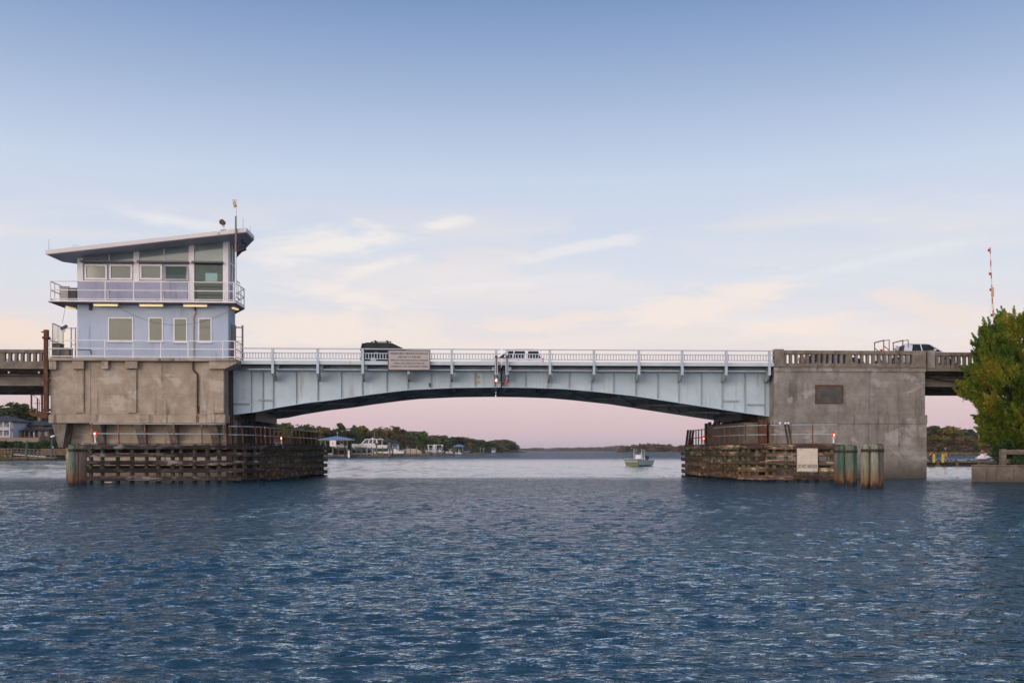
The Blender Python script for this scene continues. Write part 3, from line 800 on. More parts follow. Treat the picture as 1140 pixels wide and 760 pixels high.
def build_water():
    ys = [-300, -120, -50, -20, -8, -2, 2.0]
    y = 4.0
    while y < 300:
        ys.append(y); y += max(0.034, min(0.55, 0.0033 * y + 0.0))
    st = 1.0
    while y < 12000:
        ys.append(y); y += st; st *= 1.18
    xs = [0.0]; x = 0.0
    while x < 150:
        x += 0.062 + 0.0030 * x; xs.append(x)
    st = 0.8
    while x < 9000:
        x += st; st *= 1.3; xs.append(x)
    xs = np.array([-q for q in xs[:0:-1]] + xs)
    ys = np.array(ys, dtype=float)
    X, Y = np.meshgrid(xs, ys)
    dyr = np.gradient(ys)
    r2 = np.random.default_rng(5)
    Z = np.zeros_like(X); DX = np.zeros_like(X); DY = np.zeros_like(X)
    sp_loc = np.maximum(dyr[:, None] * np.ones_like(X), np.abs(np.gradient(xs))[None, :] * 0.45)
    # fade: open chop before the bridge, slick beyond it, flat in the distance and far off to the sides
    wander = 6 * np.sin(X * 0.06 + 1.0) + 4 * np.sin(X * 0.17 + 2.2)
    t = np.clip((Y + wander - 66) / 16, 0, 1)
    t = t * t * (3 - 2 * t)
    amp = 1.0 - t
    slick = t * np.clip((295 - Y) / 60, 0, 1) * np.clip((150 - np.abs(X)) / 30, 0, 1) * (0.75 + 0.35 * np.sin(X * 0.045 + Y * 0.11) * np.sin(Y * 0.06 + 1.0))
    amp *= np.clip((148 - Y) / 40, 0, 1) * np.clip((92 - np.abs(X)) / 20, 0, 1) * np.clip((Y - 2) / 4, 0, 1)
    # gusts: patches of stronger and weaker chop
    gust = 1.0 + 0.22 * np.sin(X * 0.21 + 0.13 * Y + 0.7) + 0.2 * np.sin(-X * 0.13 + 0.31 * Y + 2.1) + 0.12 * np.sin(X * 0.5 - 0.4 * Y)
    amp *= gust
    for i in range(110):
        lam = 0.09 * (0.8 / 0.09) ** r2.random()
        k = 2 * math.pi / lam
        an = r2.normal(0.10, 0.42)
        kx, ky = k * math.sin(an), -k * math.cos(an)
        slope = 0.0300 * (1.0 if lam < 0.45 else 0.72)
        A = slope / k
        ph = r2.random() * 6.283
        w = np.clip(lam / (sp_loc * 2.6) - 1.0, 0, 1)
        arg = kx * X + ky * Y + ph
        aw = A * w * amp
        Z += aw * np.cos(arg)
        q = 1.5
        DX += -q * aw * (kx / k) * np.sin(arg) * 1.0
        DY += -q * aw * (ky / k) * np.sin(arg) * 1.0
    # the slick beyond the bridge: low smooth ripples
    for i in range(44):
        lam = 1.0 * (3.4 / 1.0) ** r2.random()
        k = 2 * math.pi / lam
        an = r2.normal(0.05, 0.6)
        kx, ky = k * math.sin(an), -k * math.cos(an)
        w = np.clip(lam / (sp_loc * 2.4) - 0.6, 0, 1)
        Z += SLICK / k * w * slick * np.cos(kx * X + ky * Y + r2.random() * 6.283)
    XX = X + DX * 0.9; YY = Y + DY * 0.9
    V = np.stack([XX, YY, Z], -1).reshape(-1, 3)
    ny, nx = X.shape
    idx = np.arange(ny * nx).reshape(ny, nx)
    F = np.stack([idx[:-1, :-1], idx[:-1, 1:], idx[1:, 1:], idx[1:, :-1]], -1).reshape(-1, 4)
    o = arr_mesh('water', V, F, water_material(), smooth=True)
    tag(o, 'dark blue choppy channel water with a calmer pale band beyond the bridge', 'water', None, 'structure')
    return o


build_water()

# river bed: one sheet under everything, out to the horizon
g = M()
g.box(-9000, 9000, -300, 12000, -6.2, -6.0)
tag(g.build('riverbed', MT['soil'], loc=(0, 0, -6.2)), 'muddy river bed under the channel', 'ground', None, 'structure')

# ------------------------------------------------------------------ bridge
def interp(tab, x):
    if x <= tab[0][0]: return tab[0][1]
    for (a, b), (c, d) in zip(tab[:-1], tab[1:]):
        if x <= c:
            return b + (d - b) * (x - a) / (c - a)
    return tab[-1][1]


GLY = 1.4            # near girder behind the rail line
GLY2 = 14.3          # far girder
ARCH_UV = [(258, 461), (287, 457.5), (305, 453.7), (340, 448), (370, 444.6), (401, 440), (430, 436.2), (458, 433.2), (506, 431), (553, 430.4), (590, 430.9), (627, 432.2),
           (660, 435), (707, 440.2), (740, 445.3), (770, 450), (804, 455.2), (830, 459.2), (857, 463)]
ARCH = [(bx(u, GLY), bz(u, v, GLY)) for u, v in ARCH_UV]
GTOP = 8.05
ZTOP = 9.66
POST_L = [304, 354, 404, 455, 503, 552.3]
POST_R = [564.2, 612, 661, 711, 759, 808, 856]


def girder(x0, x1, ly, mirror, matw, mats, parent, name):
    xs = [x0] + [a for a, _ in ARCH if x0 + 0.05 < a < x1 - 0.05] + [x1]
    fine = []
    for a, b in zip(xs[:-1], xs[1:]):
        n = 4
        for i in range(n): fine.append(a + (b - a) * i / n)
    fine.append(x1)
    poly = [(x, interp(ARCH, x)) for x in fine] + [(x1, GTOP), (x0, GTOP)]
    web = M().prism_xz(poly, ly, ly + 0.05).build(name, matw, parent)
    fl = M()
    for a, b in zip(fine[:-1], fine[1:]):
        za, zb = interp(ARCH, a), interp(ARCH, b)
        y0, y1 = ly - 0.22, ly + 0.24
        fl.add([(a, y0, za - 0.06), (b, y0, zb - 0.06), (b, y1, zb - 0.06), (a, y1, za - 0.06), (a, y0, za - 0.004), (b, y0, zb - 0.004), (b, y1, zb - 0.004), (a, y1, za - 0.004)],
               [(0, 3, 2, 1), (4, 5, 6, 7), (0, 1, 5, 4), (2, 3, 7, 6)])
    fl.build('bottom_flange', matw, web)
    M().box(x0, x1, ly - 0.2, ly + 0.22, GTOP + 0.003, GTOP + 0.05).build('top_flange', matw, web)
    return web, fine


def leaf(side):
    if side < 0:
        x0, x1 = bx(258, GLY), bx(558.2, GLY) - 0.05
        posts = POST_L
        lab = 'left steel bridge leaf carrying the schedule board, joined to the tender house pier'
        rx0, rx1 = bx(268.5), bx(558.0) - 0.03
    else:
        x0, x1 = bx(558.2, GLY) + 0.05, bx(857, GLY)
        posts = POST_R
        lab = 'right steel bridge leaf between the central joint and the plain grey pier with the hatch'
        rx0, rx1 = bx(558.6) + 0.03, bx(861.5)
    t = thing('drawbridge_leaf', lab, 'drawbridge', (x0 if side < 0 else x1, GLY, GTOP), FR_B, 'pale blue steel leaves of the drawbridge')
    web, fine = girder(x0, x1, GLY, False, MT['steel'], None, t, 'girder')
    # outer stiffeners: at each bracket and half way between
    st_u = []
    full = ([279.5] + POST_L + [POST_R[0]]) if side < 0 else (POST_R)
    for a, b in zip(full[:-1], full[1:]):
        st_u += [a + 2.6 * (1 - (a - 270) / 290) - 2, (a + b) / 2 + (1 if side < 0 else -3)]
    if side > 0: st_u += [full[-1] - 5]
    st = M()
    for u in st_u:
        x = bx(u, GLY)
        if x0 + 0.1 < x < x1 - 0.1:
            M().box(x - 0.02, x + 0.02, GLY - 0.16, GLY - 0.002, interp(ARCH, x) + 0.02, GTOP - 0.02).build('stiffener', MT['steel_stiff'], web)
    hs = M()
    for (ua, ub, v) in ([(258.6, 277, 449), (288, 304.5, 445)] if side < 0 else [(805.5, 822, 446), (832, 850.5, 450)]):
        z = bz((ua + ub) / 2, v, GLY)
        M().box(bx(ua, GLY), bx(ub, GLY), GLY - 0.14, GLY - 0.002, z - 0.05, z + 0.05).build('splice_angle', MT['steel_stiff'], web)
    # dark vertical end plate at the bearing
    xe = x0 if side < 0 else x1
    M().box(xe - 0.14, xe + 0.14, GLY - 0.2, GLY - 0.005, interp(ARCH, xe) - 0.02, GTOP).build('end_plate', MT['steel'], web)
    # far girder with inner stiffeners
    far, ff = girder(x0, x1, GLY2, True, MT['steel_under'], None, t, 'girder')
    si = M()
    n = int((x1 - x0) / 1.65)
    for i in range(1, n):
        x = x0 + (x1 - x0) * i / n
        M().box(x - 0.03, x + 0.03, GLY2 - 0.2, GLY2 - 0.002, interp(ARCH, x) + 0.02, GTOP - 0.02).build('stiffener', MT['steel_under'], far)
    # deck and its framing
    dk = M().box(x0, x1, 0.16, 15.6, 8.44, 8.60).build('deck', MT['asphalt'], t)
    fb = M()
    nb = 6
    for i in range(nb + 1):
        x = x0 + 0.35 + (x1 - x0 - 0.7) * i / nb
        zl = max(interp(ARCH, x) + 0.25, 7.05)
        fb.box(x - 0.12, x + 0.12, GLY + 0.06, GLY2 - 0.01, zl, 8.04)
        fb.box(x - 0.1, x + 0.1, 0.3, GLY - 0.01, 8.12, 8.43)
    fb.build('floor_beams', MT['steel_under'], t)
    sg = M()
    for y in (1.15, 2.2, 4.2, 6.2, 8.2, 10.2, 12.2, 13.6, 14.9):
        sg.box(x0 + 0.02, x1 - 0.02, y - 0.08, y + 0.08, 8.11, 8.437)
    sg.build('stringers', MT['steel_under'], t)
    br = M()
    xm = x1 if side < 0 else x0
    for k in range(5):
        xa = x0 + (x1 - x0) * k / 5; xb = x0 + (x1 - x0) * (k + 1) / 5
        za = interp(ARCH, xa) + 0.18; zb = interp(ARCH, xb) + 0.18
        br.bar((xa, GLY + 0.1, za), (xb, GLY2 - 0.1, zb), 0.12, 0.12)
        br.bar((xa, GLY2 - 0.1, za), (xb, GLY + 0.1, zb), 0.12, 0.12)
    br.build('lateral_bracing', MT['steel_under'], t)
    lk = M()
    lk.bar((xm + side * 0.3, GLY + 1.5, 6.95), (xm + side * 0.3, GLY + 6.2, 6.95), 0.2, 0.2)
    lk.build('lock_bar', MT['steel_under'], t)
    # curb beam along the edge of the deck
    M().box(rx0, rx1, -0.06, 0.15, 8.46, 8.73).build('curb_beam', MT['steel_curb'], t)
    M().box(rx0, rx1, 15.5, 15.7, 8.46, 8.73).build('curb_beam', MT['steel_curb'], t)
    # conduit slung under the overhang
    cp = M()
    segs = [rx0 + 0.2] + [bx(p) for p in posts] + [rx1 - 0.1]
    for a, b in zip(segs[:-1], segs[1:]):
        if b - a > 0.8: cp.cyl((a + 0.2, 0.3, 8.11), (b - 0.12, 0.3, 8.11), 0.055, n=8)
    cp.build('conduit', MT['steel_rail'], t)
    # railing
    for ry, pset in ((0.0, posts), (15.65, posts)):
        rail = M()
        rail.box(rx0, rx1, ry - 0.05, ry + 0.05, ZTOP - 0.07, ZTOP)
        rail.box(rx0, rx1, ry - 0.035, ry + 0.035, 9.27, 9.33)
        rail.box(rx0, rx1, ry - 0.035, ry + 0.035, 8.86, 8.92)
        ro = rail.build('railing', MT['steel_rail'], t)
        xs = [bx(p) for p in pset]
        ends = [rx0] + xs + [rx1]
        for a, b in zip(ends[:-1], ends[1:]):
            if b - a < 0.5: continue
            nb_ = max(2, int(round((b - a) / 0.213)))
            pn = M()
            for i in range(1, nb_):
                x = a + (b - a) * i / nb_
                pn.box(x - 0.032, x + 0.032, ry - 0.012, ry + 0.012, 8.921, 9.269)
            pn.build('baluster_panel', MT['steel_rail'], ro)
        for x in xs:
            M().box(x - 0.09, x + 0.09, ry - 0.20, ry - 0.052, 7.78 if ry < 1 else 8.2, ZTOP - 0.01).build('post', MT['steel_rail'], ro)
            if ry < 1:
                M().prism_yz([(-0.19, 8.0), (-0.19, 7.78), (0.3, 7.42), (GLY - 0.17, 7.28), (GLY - 0.17, 7.62), (0.5, 8.1)], x - 0.06, x + 0.06).build('bracket', MT['steel_stiff'], t)
    # small hardware on the web near the joint
    if side < 0:
        hw = M()
        for (u, v) in ((532.2, 419.7), (532.2, 425)):
            p = bp(u, v, GLY)
            M().box(p.x - 0.09, p.x + 0.09, GLY - 0.08, GLY - 0.003, p.z - 0.1, p.z + 0.1).build('inspection_plate', MT['tan_conduit'], web)
        p = bp(478.5, 428, GLY)
        M().box(p.x - 0.06, p.x + 0.06, GLY - 0.14, GLY - 0.003, p.z - 0.16, p.z + 0.12).build('junction_box', MT['black'], web)
    else:
        pl = M()
        z0 = interp(ARCH, x0) + 0.05
        pl.box(x0 + 0.03, x0 + 0.5, GLY - 0.05, GLY - 0.003, z0, GTOP - 0.1)
        pl.build('joint_plate', MT['steel_stiff'], web)
        p = bp(559.5, 428, GLY)
        M().box(p.x - 0.14, p.x + 0.14, GLY - 0.12, GLY - 0.055, z0 + 0.02, z0 + 0.3).build('rust_patch', MT['rust_light'], web)
    return t


leafL = leaf(-1)
leafR = leaf(1)

# ---- navigation lights hanging at the central joint
for (u, lit, lab) in ((552.5, True, 'glowing red navigation light hung on a pale post just left of the bridge joint'),
                      (564.4, False, 'unlit dark red navigation light hung on a pale post just right of the bridge joint')):
    x = bx(u, -0.35)
    p = lambda v: bz(u, v, -0.35)
    t = thing('navigation_light', lab, 'navigation light', (x, -0.35, p(397)), FR_B, 'navigation lights hung at the centre of the bridge')
    M().box(x - 0.11, x + 0.11, -0.46, -0.24, p(417), p(398.2)).build('hanger_post', MT['steel_rail'], t, bevel=0.01)
    M().box(x - 0.035, x + 0.035, -0.482, -0.461, p(416), p(397)).build('conduit', MT['brown_dev'], t)
    M().cyl((x, -0.35, p(398.6)), (x, -0.35, p(395.5)), 0.15, 0.07, 8).build('swivel_cap', MT['brown_dev'], t)
    M().cyl((x, -0.35, p(420.6)), (x, -0.35, p(417.05)), 0.12, 0.12, 10).build('upper_lens', MT['blue_dev'], t)
    lm = M().cyl((x, -0.35, p(425.6)), (x, -0.35, p(421.3)), 0.13, 0.13, 12)
    if lit: lm = M().ball((x, -0.35, p(423.4)), 0.14, 12, 8)
    lo_ = lm.build('red_lens', MT['red_lit'] if lit else MT['red_off'], t, smooth=lit)
    if lit: M().ball((x, -0.44, p(423.4)), 0.065, 8, 6, 1.4).build('bulb', MT['red_core'], lo_, smooth=True)
    M().cyl((x, -0.35, p(421.3)), (x, -0.35, p(420.6)), 0.07, 0.07, 8).build('coupling', MT['white'], t)
    ar = M()
    sx = -1 if lit else 1
    ar.box(x + sx * 0.12, x + sx * 0.30, -0.40, -0.30, p(412.2), p(411))
    ar.box(x + sx * 0.2, x + sx * 0.28, -0.40, -0.30, p(410.8), p(408.5))
    ar.build('cable_clamp', MT['galv'], t)
    M().bar((x, -0.3, p(411)), (x, 0.0, p(411)), 0.06, 0.08).build('mounting_arm', MT['steel_rail'], t)


# ---- lettering helper
def text_mesh(name, body, mat, parent, size, x, y, z, width=None, align='CENTER', yaw=0.0, bold=0.0):
    cu = bpy.data.curves.new(name, 'FONT')
    cu.body = body
    cu.size = size
    cu.align_x = align
    cu.align_y = 'CENTER'
    cu.extrude = 0.002
    cu.offset = bold
    tmp = bpy.data.objects.new(name, cu)
    COL.objects.link(tmp)
    bpy.context.view_layer.update()
    dg = bpy.context.evaluated_depsgraph_get()
    me = bpy.data.meshes.new_from_object(tmp.evaluated_get(dg))
    COL.objects.unlink(tmp)
    bpy.data.objects.remove(tmp)
    xs = [v.co.x for v in me.vertices]
    sx = 1.0
    if width and xs: sx = width / (max(xs) - min(xs))
    off = ORG[root_of(parent).name]
    for v in me.vertices:
        a, b, c = v.co
        v.co = Vector((x + a * sx, y - c, z + b)) - off
    me.materials.clear()
    me.materials.append(mat)
    me.name = name
    o = bpy.data.objects.new(name, me)
    COL.objects.link(o)
    o.parent = parent
    return o


# ---- bridge schedule sign
sy = -0.42
x0, x1 = bx(432.6, sy), bx(478.2, sy)
z0, z1 = bz(455, 411.3, sy), bz(455, 390.3, sy)
sg = thing('schedule_sign', 'faded pinkish bridge schedule board with five lines of lettering fixed to the bridge railing', 'sign', ((x0 + x1) / 2, sy, z0), FR_B)
M().box(x0, x1, sy, sy + 0.05, z0, z1).build('board', MT['sign_pink'], sg)
fm = M()
fm.box(x0 - 0.03, x1 + 0.03, sy - 0.012, sy + 0.06, z1 + 0.001, z1 + 0.06); fm.box(x0 - 0.03, x1 + 0.03, sy - 0.012, sy + 0.06, z0 - 0.06, z0 - 0.001)
fm.box(x0 - 0.06, x0 - 0.001, sy - 0.010, sy + 0.058, z0 - 0.06, z1 + 0.06); fm.box(x1 + 0.001, x1 + 0.06, sy - 0.010, sy + 0.058, z0 - 0.06, z1 + 0.06)
fm.build('frame', MT['brown_dev'], sg)
bk = M()
for x in (x0 + 0.6, x1 - 0.6):
    bk.box(x - 0.05, x + 0.05, sy + 0.07, -0.06, z0 + 0.2, z1 - 0.1)
bk.build('mounting_bar', MT['galv'], sg)
H = z1 - z0; W = x1 - x0; xc = (x0 + x1) / 2
for (txt, fz, sz, wd) in (('PERMANENT BRIDGE SCHEDULE', 0.845, 0.20, 0.92), ('7:00 AM TO 7:00 PM', 0.665, 0.155, 0.54), ('OPEN ON THE HOUR FOR ALL PLEASURE', 0.49, 0.155, 0.92),
                          ('VESSELS AND OPENS ANYTIME FOR', 0.325, 0.145, 0.76), ('COMMERCIAL AND GOVERNMENT VESSELS', 0.165, 0.145, 0.92)):
    text_mesh('lettering', txt, MT['sign_ink'], sg, sz, xc, sy - 0.004, z0 + H * fz, W * wd, bold=0.004)

# ------------------------------------------------------------------ left bascule pier
PL = -0.8
xa, xb = bx(56, PL), bx(250, PL)
PZ0, PZ1 = 4.1, 8.56
pierL = thing('bascule_pier', 'tan concrete pier with pilasters and an overhanging base, under the blue tender house', 'pier', ((xa + xb) / 2, 5, 0), FR_B, 'concrete piers of the drawbridge')
body = M()
body.prism_xy([(xa, PL), (xb, PL), (xb + 0.02, 2.2), (xb + 0.05, 15), (xa, 15)], PZ0 + 0.62, PZ1 - 0.02)
body.build('wall', MT['concrete'], pierL, bevel=0.04)
zl = bz(150, 461.5, PL)
M().prism_xy([(xa - 0.10, PL - 0.09), (xb + 0.08, PL - 0.09), (xb + 0.12, 2.2), (xb + 0.12, 15.05), (xa - 0.1, 15.05)], PZ0, PZ0 + 0.618).build('base_course', MT['concrete'], pierL, bevel=0.03)
for (u0, u1) in ((85, 94), (143, 152.5), (238, 249.6)):
    M().box(bx(u0, PL), bx(u1, PL), PL - 0.14, PL - 0.003, PZ0 + 0.75, bz(u0, 411.4, PL)).build('pilaster', MT['concrete'], pierL, bevel=0.02)
for (u0, u1, v) in ((57, 65, 411.5), (82.5, 95.5, 411), (115, 122.5, 411), (141.5, 155, 410.5)):
    M().box(bx(u0, PL), bx(u1, PL), PL - 0.42, PL - 0.004, bz(u0, v, PL), PZ1 - 0.025).build('corbel', MT['concrete'], pierL, bevel=0.02)
cb = M()
cx0, cx1 = bx(234.5, PL), bx(250, PL)
cb.prism_xz([(cx0, 8.0), (cx1 + 0.1, 8.0), (cx1 + 0.95, 8.4), (cx1 + 0.95, 8.53), (cx0, 8.53)], PL - 0.45, PL + 1.2)
cb.build('corbel', MT['concrete'], pierL, bevel=0.03)
# vertical pour joint
M().box(bx(101, PL) - 0.012, bx(101, PL) + 0.012, PL - 0.006, PL - 0.001, PZ0 + 0.7, 8.5).build('pour_joint', MT['pipe_dark'], pierL)
# drain pipe with its rust run
dpx = bx(215, PL - 0.1); dpx2 = bx(220, PL - 0.1)
M().tube([(dpx, PL - 0.12, bz(215, 403, PL)), (dpx, PL - 0.12, bz(215, 411.5, PL)), (dpx2, PL - 0.12, bz(220, 417, PL)), (dpx2, PL - 0.12, bz(220, 445, PL)), (dpx2, PL - 0.12, bz(220, 459, PL))], 0.06, 8).build('drainpipe', MT['pipe_dark'], pierL)
M().box(dpx2 - 0.1, dpx2 + 0.12, PL - 0.006, PL - 0.002, PZ0 + 0.66, bz(220, 452, PL)).build('rust_stain', MT['rust_light'], pierL)
M().box(dpx2 - 0.13, dpx2 + 0.1, PL - 0.098, PL - 0.093, PZ0 + 0.08, PZ0 + 0.6).build('rust_stain', MT['rust_light'], pierL)
# platform slab under the house
slabp = [(bx(53.7, -1.3), -1.3), (bx(262, -1.3), -1.3), (bx(271.5, 1.4), 1.4), (bx(265, 4.5), 4.5), (bx(265, 4.5), 15), (bx(52, -1.3), 15), (bx(52, -1.3) - 0.2, 0.0)]
M().prism_xy(slabp, PZ1, PZ1 + 0.19).build('platform_slab', MT['concrete'], pierL, bevel=0.02)
# lower shaft, brackets under the overhang
SL = 0.65
sx0, sx1 = bx(73.5, SL), bx(252, SL)
M().box(sx0, sx1, SL, 14.6, -6, 4.09).build('shaft', MT['concrete'], pierL)
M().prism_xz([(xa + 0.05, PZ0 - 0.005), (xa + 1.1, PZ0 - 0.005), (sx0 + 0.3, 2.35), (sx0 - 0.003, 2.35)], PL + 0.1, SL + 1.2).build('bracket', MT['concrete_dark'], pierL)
for u in (106, 153, 189, 236):
    xq = bx(u, PL)
    M().prism_yz([(PL + 0.05, PZ0 - 0.005), (SL - 0.004, PZ0 - 0.005), (SL - 0.004, 2.3)], xq - 0.28, xq + 0.28).build('bracket', MT['concrete_dark'], pierL)
# channel-side wall of sheeting below the girder end
shb = M()
yy0 = 1.75
for i in range(18):
    yq = yy0 + i * 0.72
    xq = bx(258, GLY) + 0.55 + 0.05 * ((i * 7) % 3)
    shb.box(xq - 0.14, xq, yq, yq + 0.66, -1, 4.55 + 0.1 * ((i * 5) % 3))
shb.build('timber_sheeting', MT['wood_dark'], pierL)
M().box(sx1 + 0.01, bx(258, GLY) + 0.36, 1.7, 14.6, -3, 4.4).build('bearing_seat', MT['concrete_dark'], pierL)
M().box(bx(258, GLY) - 1.2, bx(258, GLY) + 1.2, 4.2, 13.0, 4.42, 5.2).build('bearing_housing', MT['black'], pierL)
M().box(bx(255.5, 0.4) - 0.16, bx(255.5, 0.4) + 0.16, 0.4, 0.9, 0.2, 8.4).build('guide_column', MT['pipe_dark'], pierL)


# ---- pipe railing helper: posts as parts under the rail
def pipe_rail(parent, name, pts, heights, post_pts, mat, r=0.035, z_up=0.0, pr=0.04, post_mat=None):
    m = M()
    for h in heights:
        m.tube([(p[0], p[1], p[2] + h) for p in pts], r, 6)
    ro = m.build(name, mat, parent)
    for p in post_pts:
        M().cyl((p[0], p[1], p[2]), (p[0], p[1], p[2] + max(heights) + 0.02), pr, pr, 6).build('post', post_mat or mat, ro)
    return ro


pz = PZ1 + 0.19
zr = pz
pl_pts = [Vector((bx(54.6, -1.2), 0.4, zr)), Vector((bx(54.6, -1.2), -1.2, zr)), Vector((bx(262, -1.2), -1.2, zr)), Vector((bx(270.5, 1.2), 1.2, zr))]
pp = [Vector((bx(40 + x / 4.224, -1.2), -1.2, zr)) for x in (62, 325, 458, 588, 716, 880)] + [Vector((bx(54.6, -1.2), 0.3, zr)), Vector((bx(261.5, -1.2), -1.2, zr)),
      Vector((bx(264.7, -0.4), -0.4, zr)), Vector((bx(267.5, 0.4), 0.4, zr)), Vector((bx(270.4, 1.2), 1.2, zr))]
pipe_rail(pierL, 'railing', pl_pts, (0.12, 0.67, 1.26), pp, MT['white'], 0.036, pr=0.045)

# ------------------------------------------------------------------ right pier
xa2, xb2 = bx(862, 0.0), bx(1030, 0.0)
RZ1 = bz(950, 408.6, 0)
pierR = thing('bascule_pier', 'plain grey concrete pier with a dark hatch, right of the steel span', 'pier', ((xa2 + xb2) / 2, 6, 0), FR_B, 'concrete piers of the drawbridge')
zb1, zb0 = bz(950, 461.5, 0), bz(950, 471.5, 0)
M().box(xa2, xb2, 0.0, 14.6, zb1 - 0.01, RZ1 - 0.02).build('wall', MT['concrete_pier'], pierR, bevel=0.03)
M().box(xa2 - 0.02, xb2 + 0.13, -0.10, 14.7, zb0, zb1 - 0.012).build('ledge_course', MT['concrete_pier'], pierR, bevel=0.03)
M().box(xa2 - 0.01, xb2 + 0.10, -0.06, 14.65, -6, zb0 - 0.002).build('shaft', MT['concrete_pier'], pierR, bevel=0.03)
M().box(xa2 - 0.05, xb2 + 0.02, -0.09, -0.003, RZ1 - 0.34, RZ1 - 0.021).build('moulding', MT['concrete_pier'], pierR)
pj = M()
for u in (967.5,):
    x = bx(u, 0); pj.box(x - 0.012, x + 0.012, -0.006, -0.001, zb1, RZ1 - 0.36)
pj.build('pour_joint', MT['pipe_dark'], pierR)
hx0, hx1, hz0, hz1 = bx(907.5, 0), bx(938.5, 0), bz(920, 449.2, 0), bz(920, 428.3, 0)
hf = M()
hf.box(hx0, hx0 + 0.09, -0.06, -0.003, hz0, hz1); hf.box(hx1 - 0.09, hx1, -0.06, -0.003, hz0, hz1)
hf.box(hx0 + 0.091, hx1 - 0.091, -0.058, -0.003, hz1 - 0.09, hz1); hf.box(hx0 + 0.091, hx1 - 0.091, -0.058, -0.003, hz0, hz0 + 0.09)
hfo = hf.build('hatch_frame', MT['rust'], pierR)
M().box(hx0 + 0.092, hx1 - 0.092, -0.03, -0.004, hz0 + 0.092, hz1 - 0.092).build('hatch_panel', surf('grimy_hatch_panel', (0.07, 0.066, 0.055), (0.035, 0.034, 0.03), scale=2, rough=0.35), hfo)
sb2 = M()
for i in range(18):
    yq = 1.2 + i * 0.74
    xq = xa2 - 0.45 - 0.07 * i - 0.06 * ((i * 7) % 3)
    sb2.box(xq, xq + 0.14, yq, yq + 0.67, -1, 4.45 + 0.1 * ((i * 5) % 3))
sb2.build('timber_sheeting', MT['wood_dark'], pierR)
M().box(bx(857, GLY) - 1.4, bx(857, GLY) + 1.0, 4.2, 13.0, 4.55, 5.2).build('bearing_housing', MT['black'], pierR)
M().box(xa2 - 1.7, xa2 - 0.03, 2.2, 14.4, -3, 4.3).build('bearing_seat', MT['concrete_dark'], pierR)
rb = M()
for u, w in ((848, 0.45), (851, 0.3)):
    x = bx(u, 0.9); rb.box(x - w / 2, x + w / 2, 0.75, 1.05, 0.5, bz(u, 467, 0.9))
rb.build('rusty_guide', MT['rust'], pierR)


# ---- balustrade with arched openings, built as one wall
def balustrade(x0, x1, ly, th, zb, zt, openings, ow, parent, name, mat, oz0, oz1):
    m = M()
    yb = ly + th
    m.box(x0, x1, ly, yb, zb, oz0)
    m.box(x0, x1, ly - 0.05, yb + 0.05, oz1 + 0.001, zt)
    xs = x0
    for xc in sorted(openings):
        if xc - ow / 2 > xs + 0.01: m.box(xs, xc - ow / 2, ly + 0.02, yb - 0.02, oz0 + 0.001, oz1)
        n = 6
        pts = []
        r = ow / 2
        za = oz1 - 0.02
        for i in range(n + 1):
            a = math.pi * i / n
            pts.append((xc - r * math.cos(a), za - r + r * math.sin(a) - 0.001))
        # spandrels left and right of the arch
        lft = [(xc - r, oz1)] + [(x, z) for x, z in pts[: n // 2 + 1]] + [(xc, oz1)]
        rgt = [(xc, oz1)] + [(x, z) for x, z in pts[n // 2:]] + [(xc + r, oz1)]
        m.prism_xz(lft, ly + 0.022, yb - 0.022)
        m.prism_xz(rgt, ly + 0.022, yb - 0.022)
        xs = xc + ow / 2
    if x1 > xs + 0.01: m.box(xs, x1, ly + 0.02, yb - 0.02, oz0 + 0.001, oz1)
    return m.build(name, mat, parent)


def op_list(u0, du, n, ly=0.0):
    return [bx(u0 + du * i, ly) for i in range(n)]


ZPT = bz(930, 390.3, 0)
ops = op_list(877, 6.25, 11) + op_list(950, 6.3, 11)
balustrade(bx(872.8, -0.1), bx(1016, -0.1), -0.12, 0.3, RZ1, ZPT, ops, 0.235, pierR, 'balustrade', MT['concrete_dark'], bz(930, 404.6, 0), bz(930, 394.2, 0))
M().box(bx(862.4, -0.2), bx(872.7, -0.2), -0.22, 0.35, RZ1 - 0.01, bz(868, 388.4, -0.2)).build('end_post', MT['concrete_dark'], pierR, bevel=0.02)
M().box(bx(1016.1, -0.2), bx(1030.8, -0.2), -0.22, 0.35, RZ1 - 0.01, bz(1020, 390.2, -0.2)).build('end_post', MT['concrete_dark'], pierR, bevel=0.02)
M().box(xa2 - 0.02, bx(1030, 0), -0.16, -0.003, RZ1 - 0.02, RZ1 + 0.24).build('coping', MT['concrete_dark'], pierR)
M().box(xa2, xb2, 0.4, 15.4, 8.43, 8.6).build('road_slab', MT['asphalt'], pierR)
balustrade(bx(862.4), xb2, 15.4, 0.3, RZ1, ZPT, op_list(877, 6.25, 22), 0.235, pierR, 'balustrade', MT['concrete_dark'], bz(930, 404.6, 0), bz(930, 394.2, 0))
M().box(xa + 0.5, xb + 0.6, 4.0, 15.4, PZ1 + 0.192, PZ1 + 0.2).build('road_slab', MT['asphalt'], pierL)


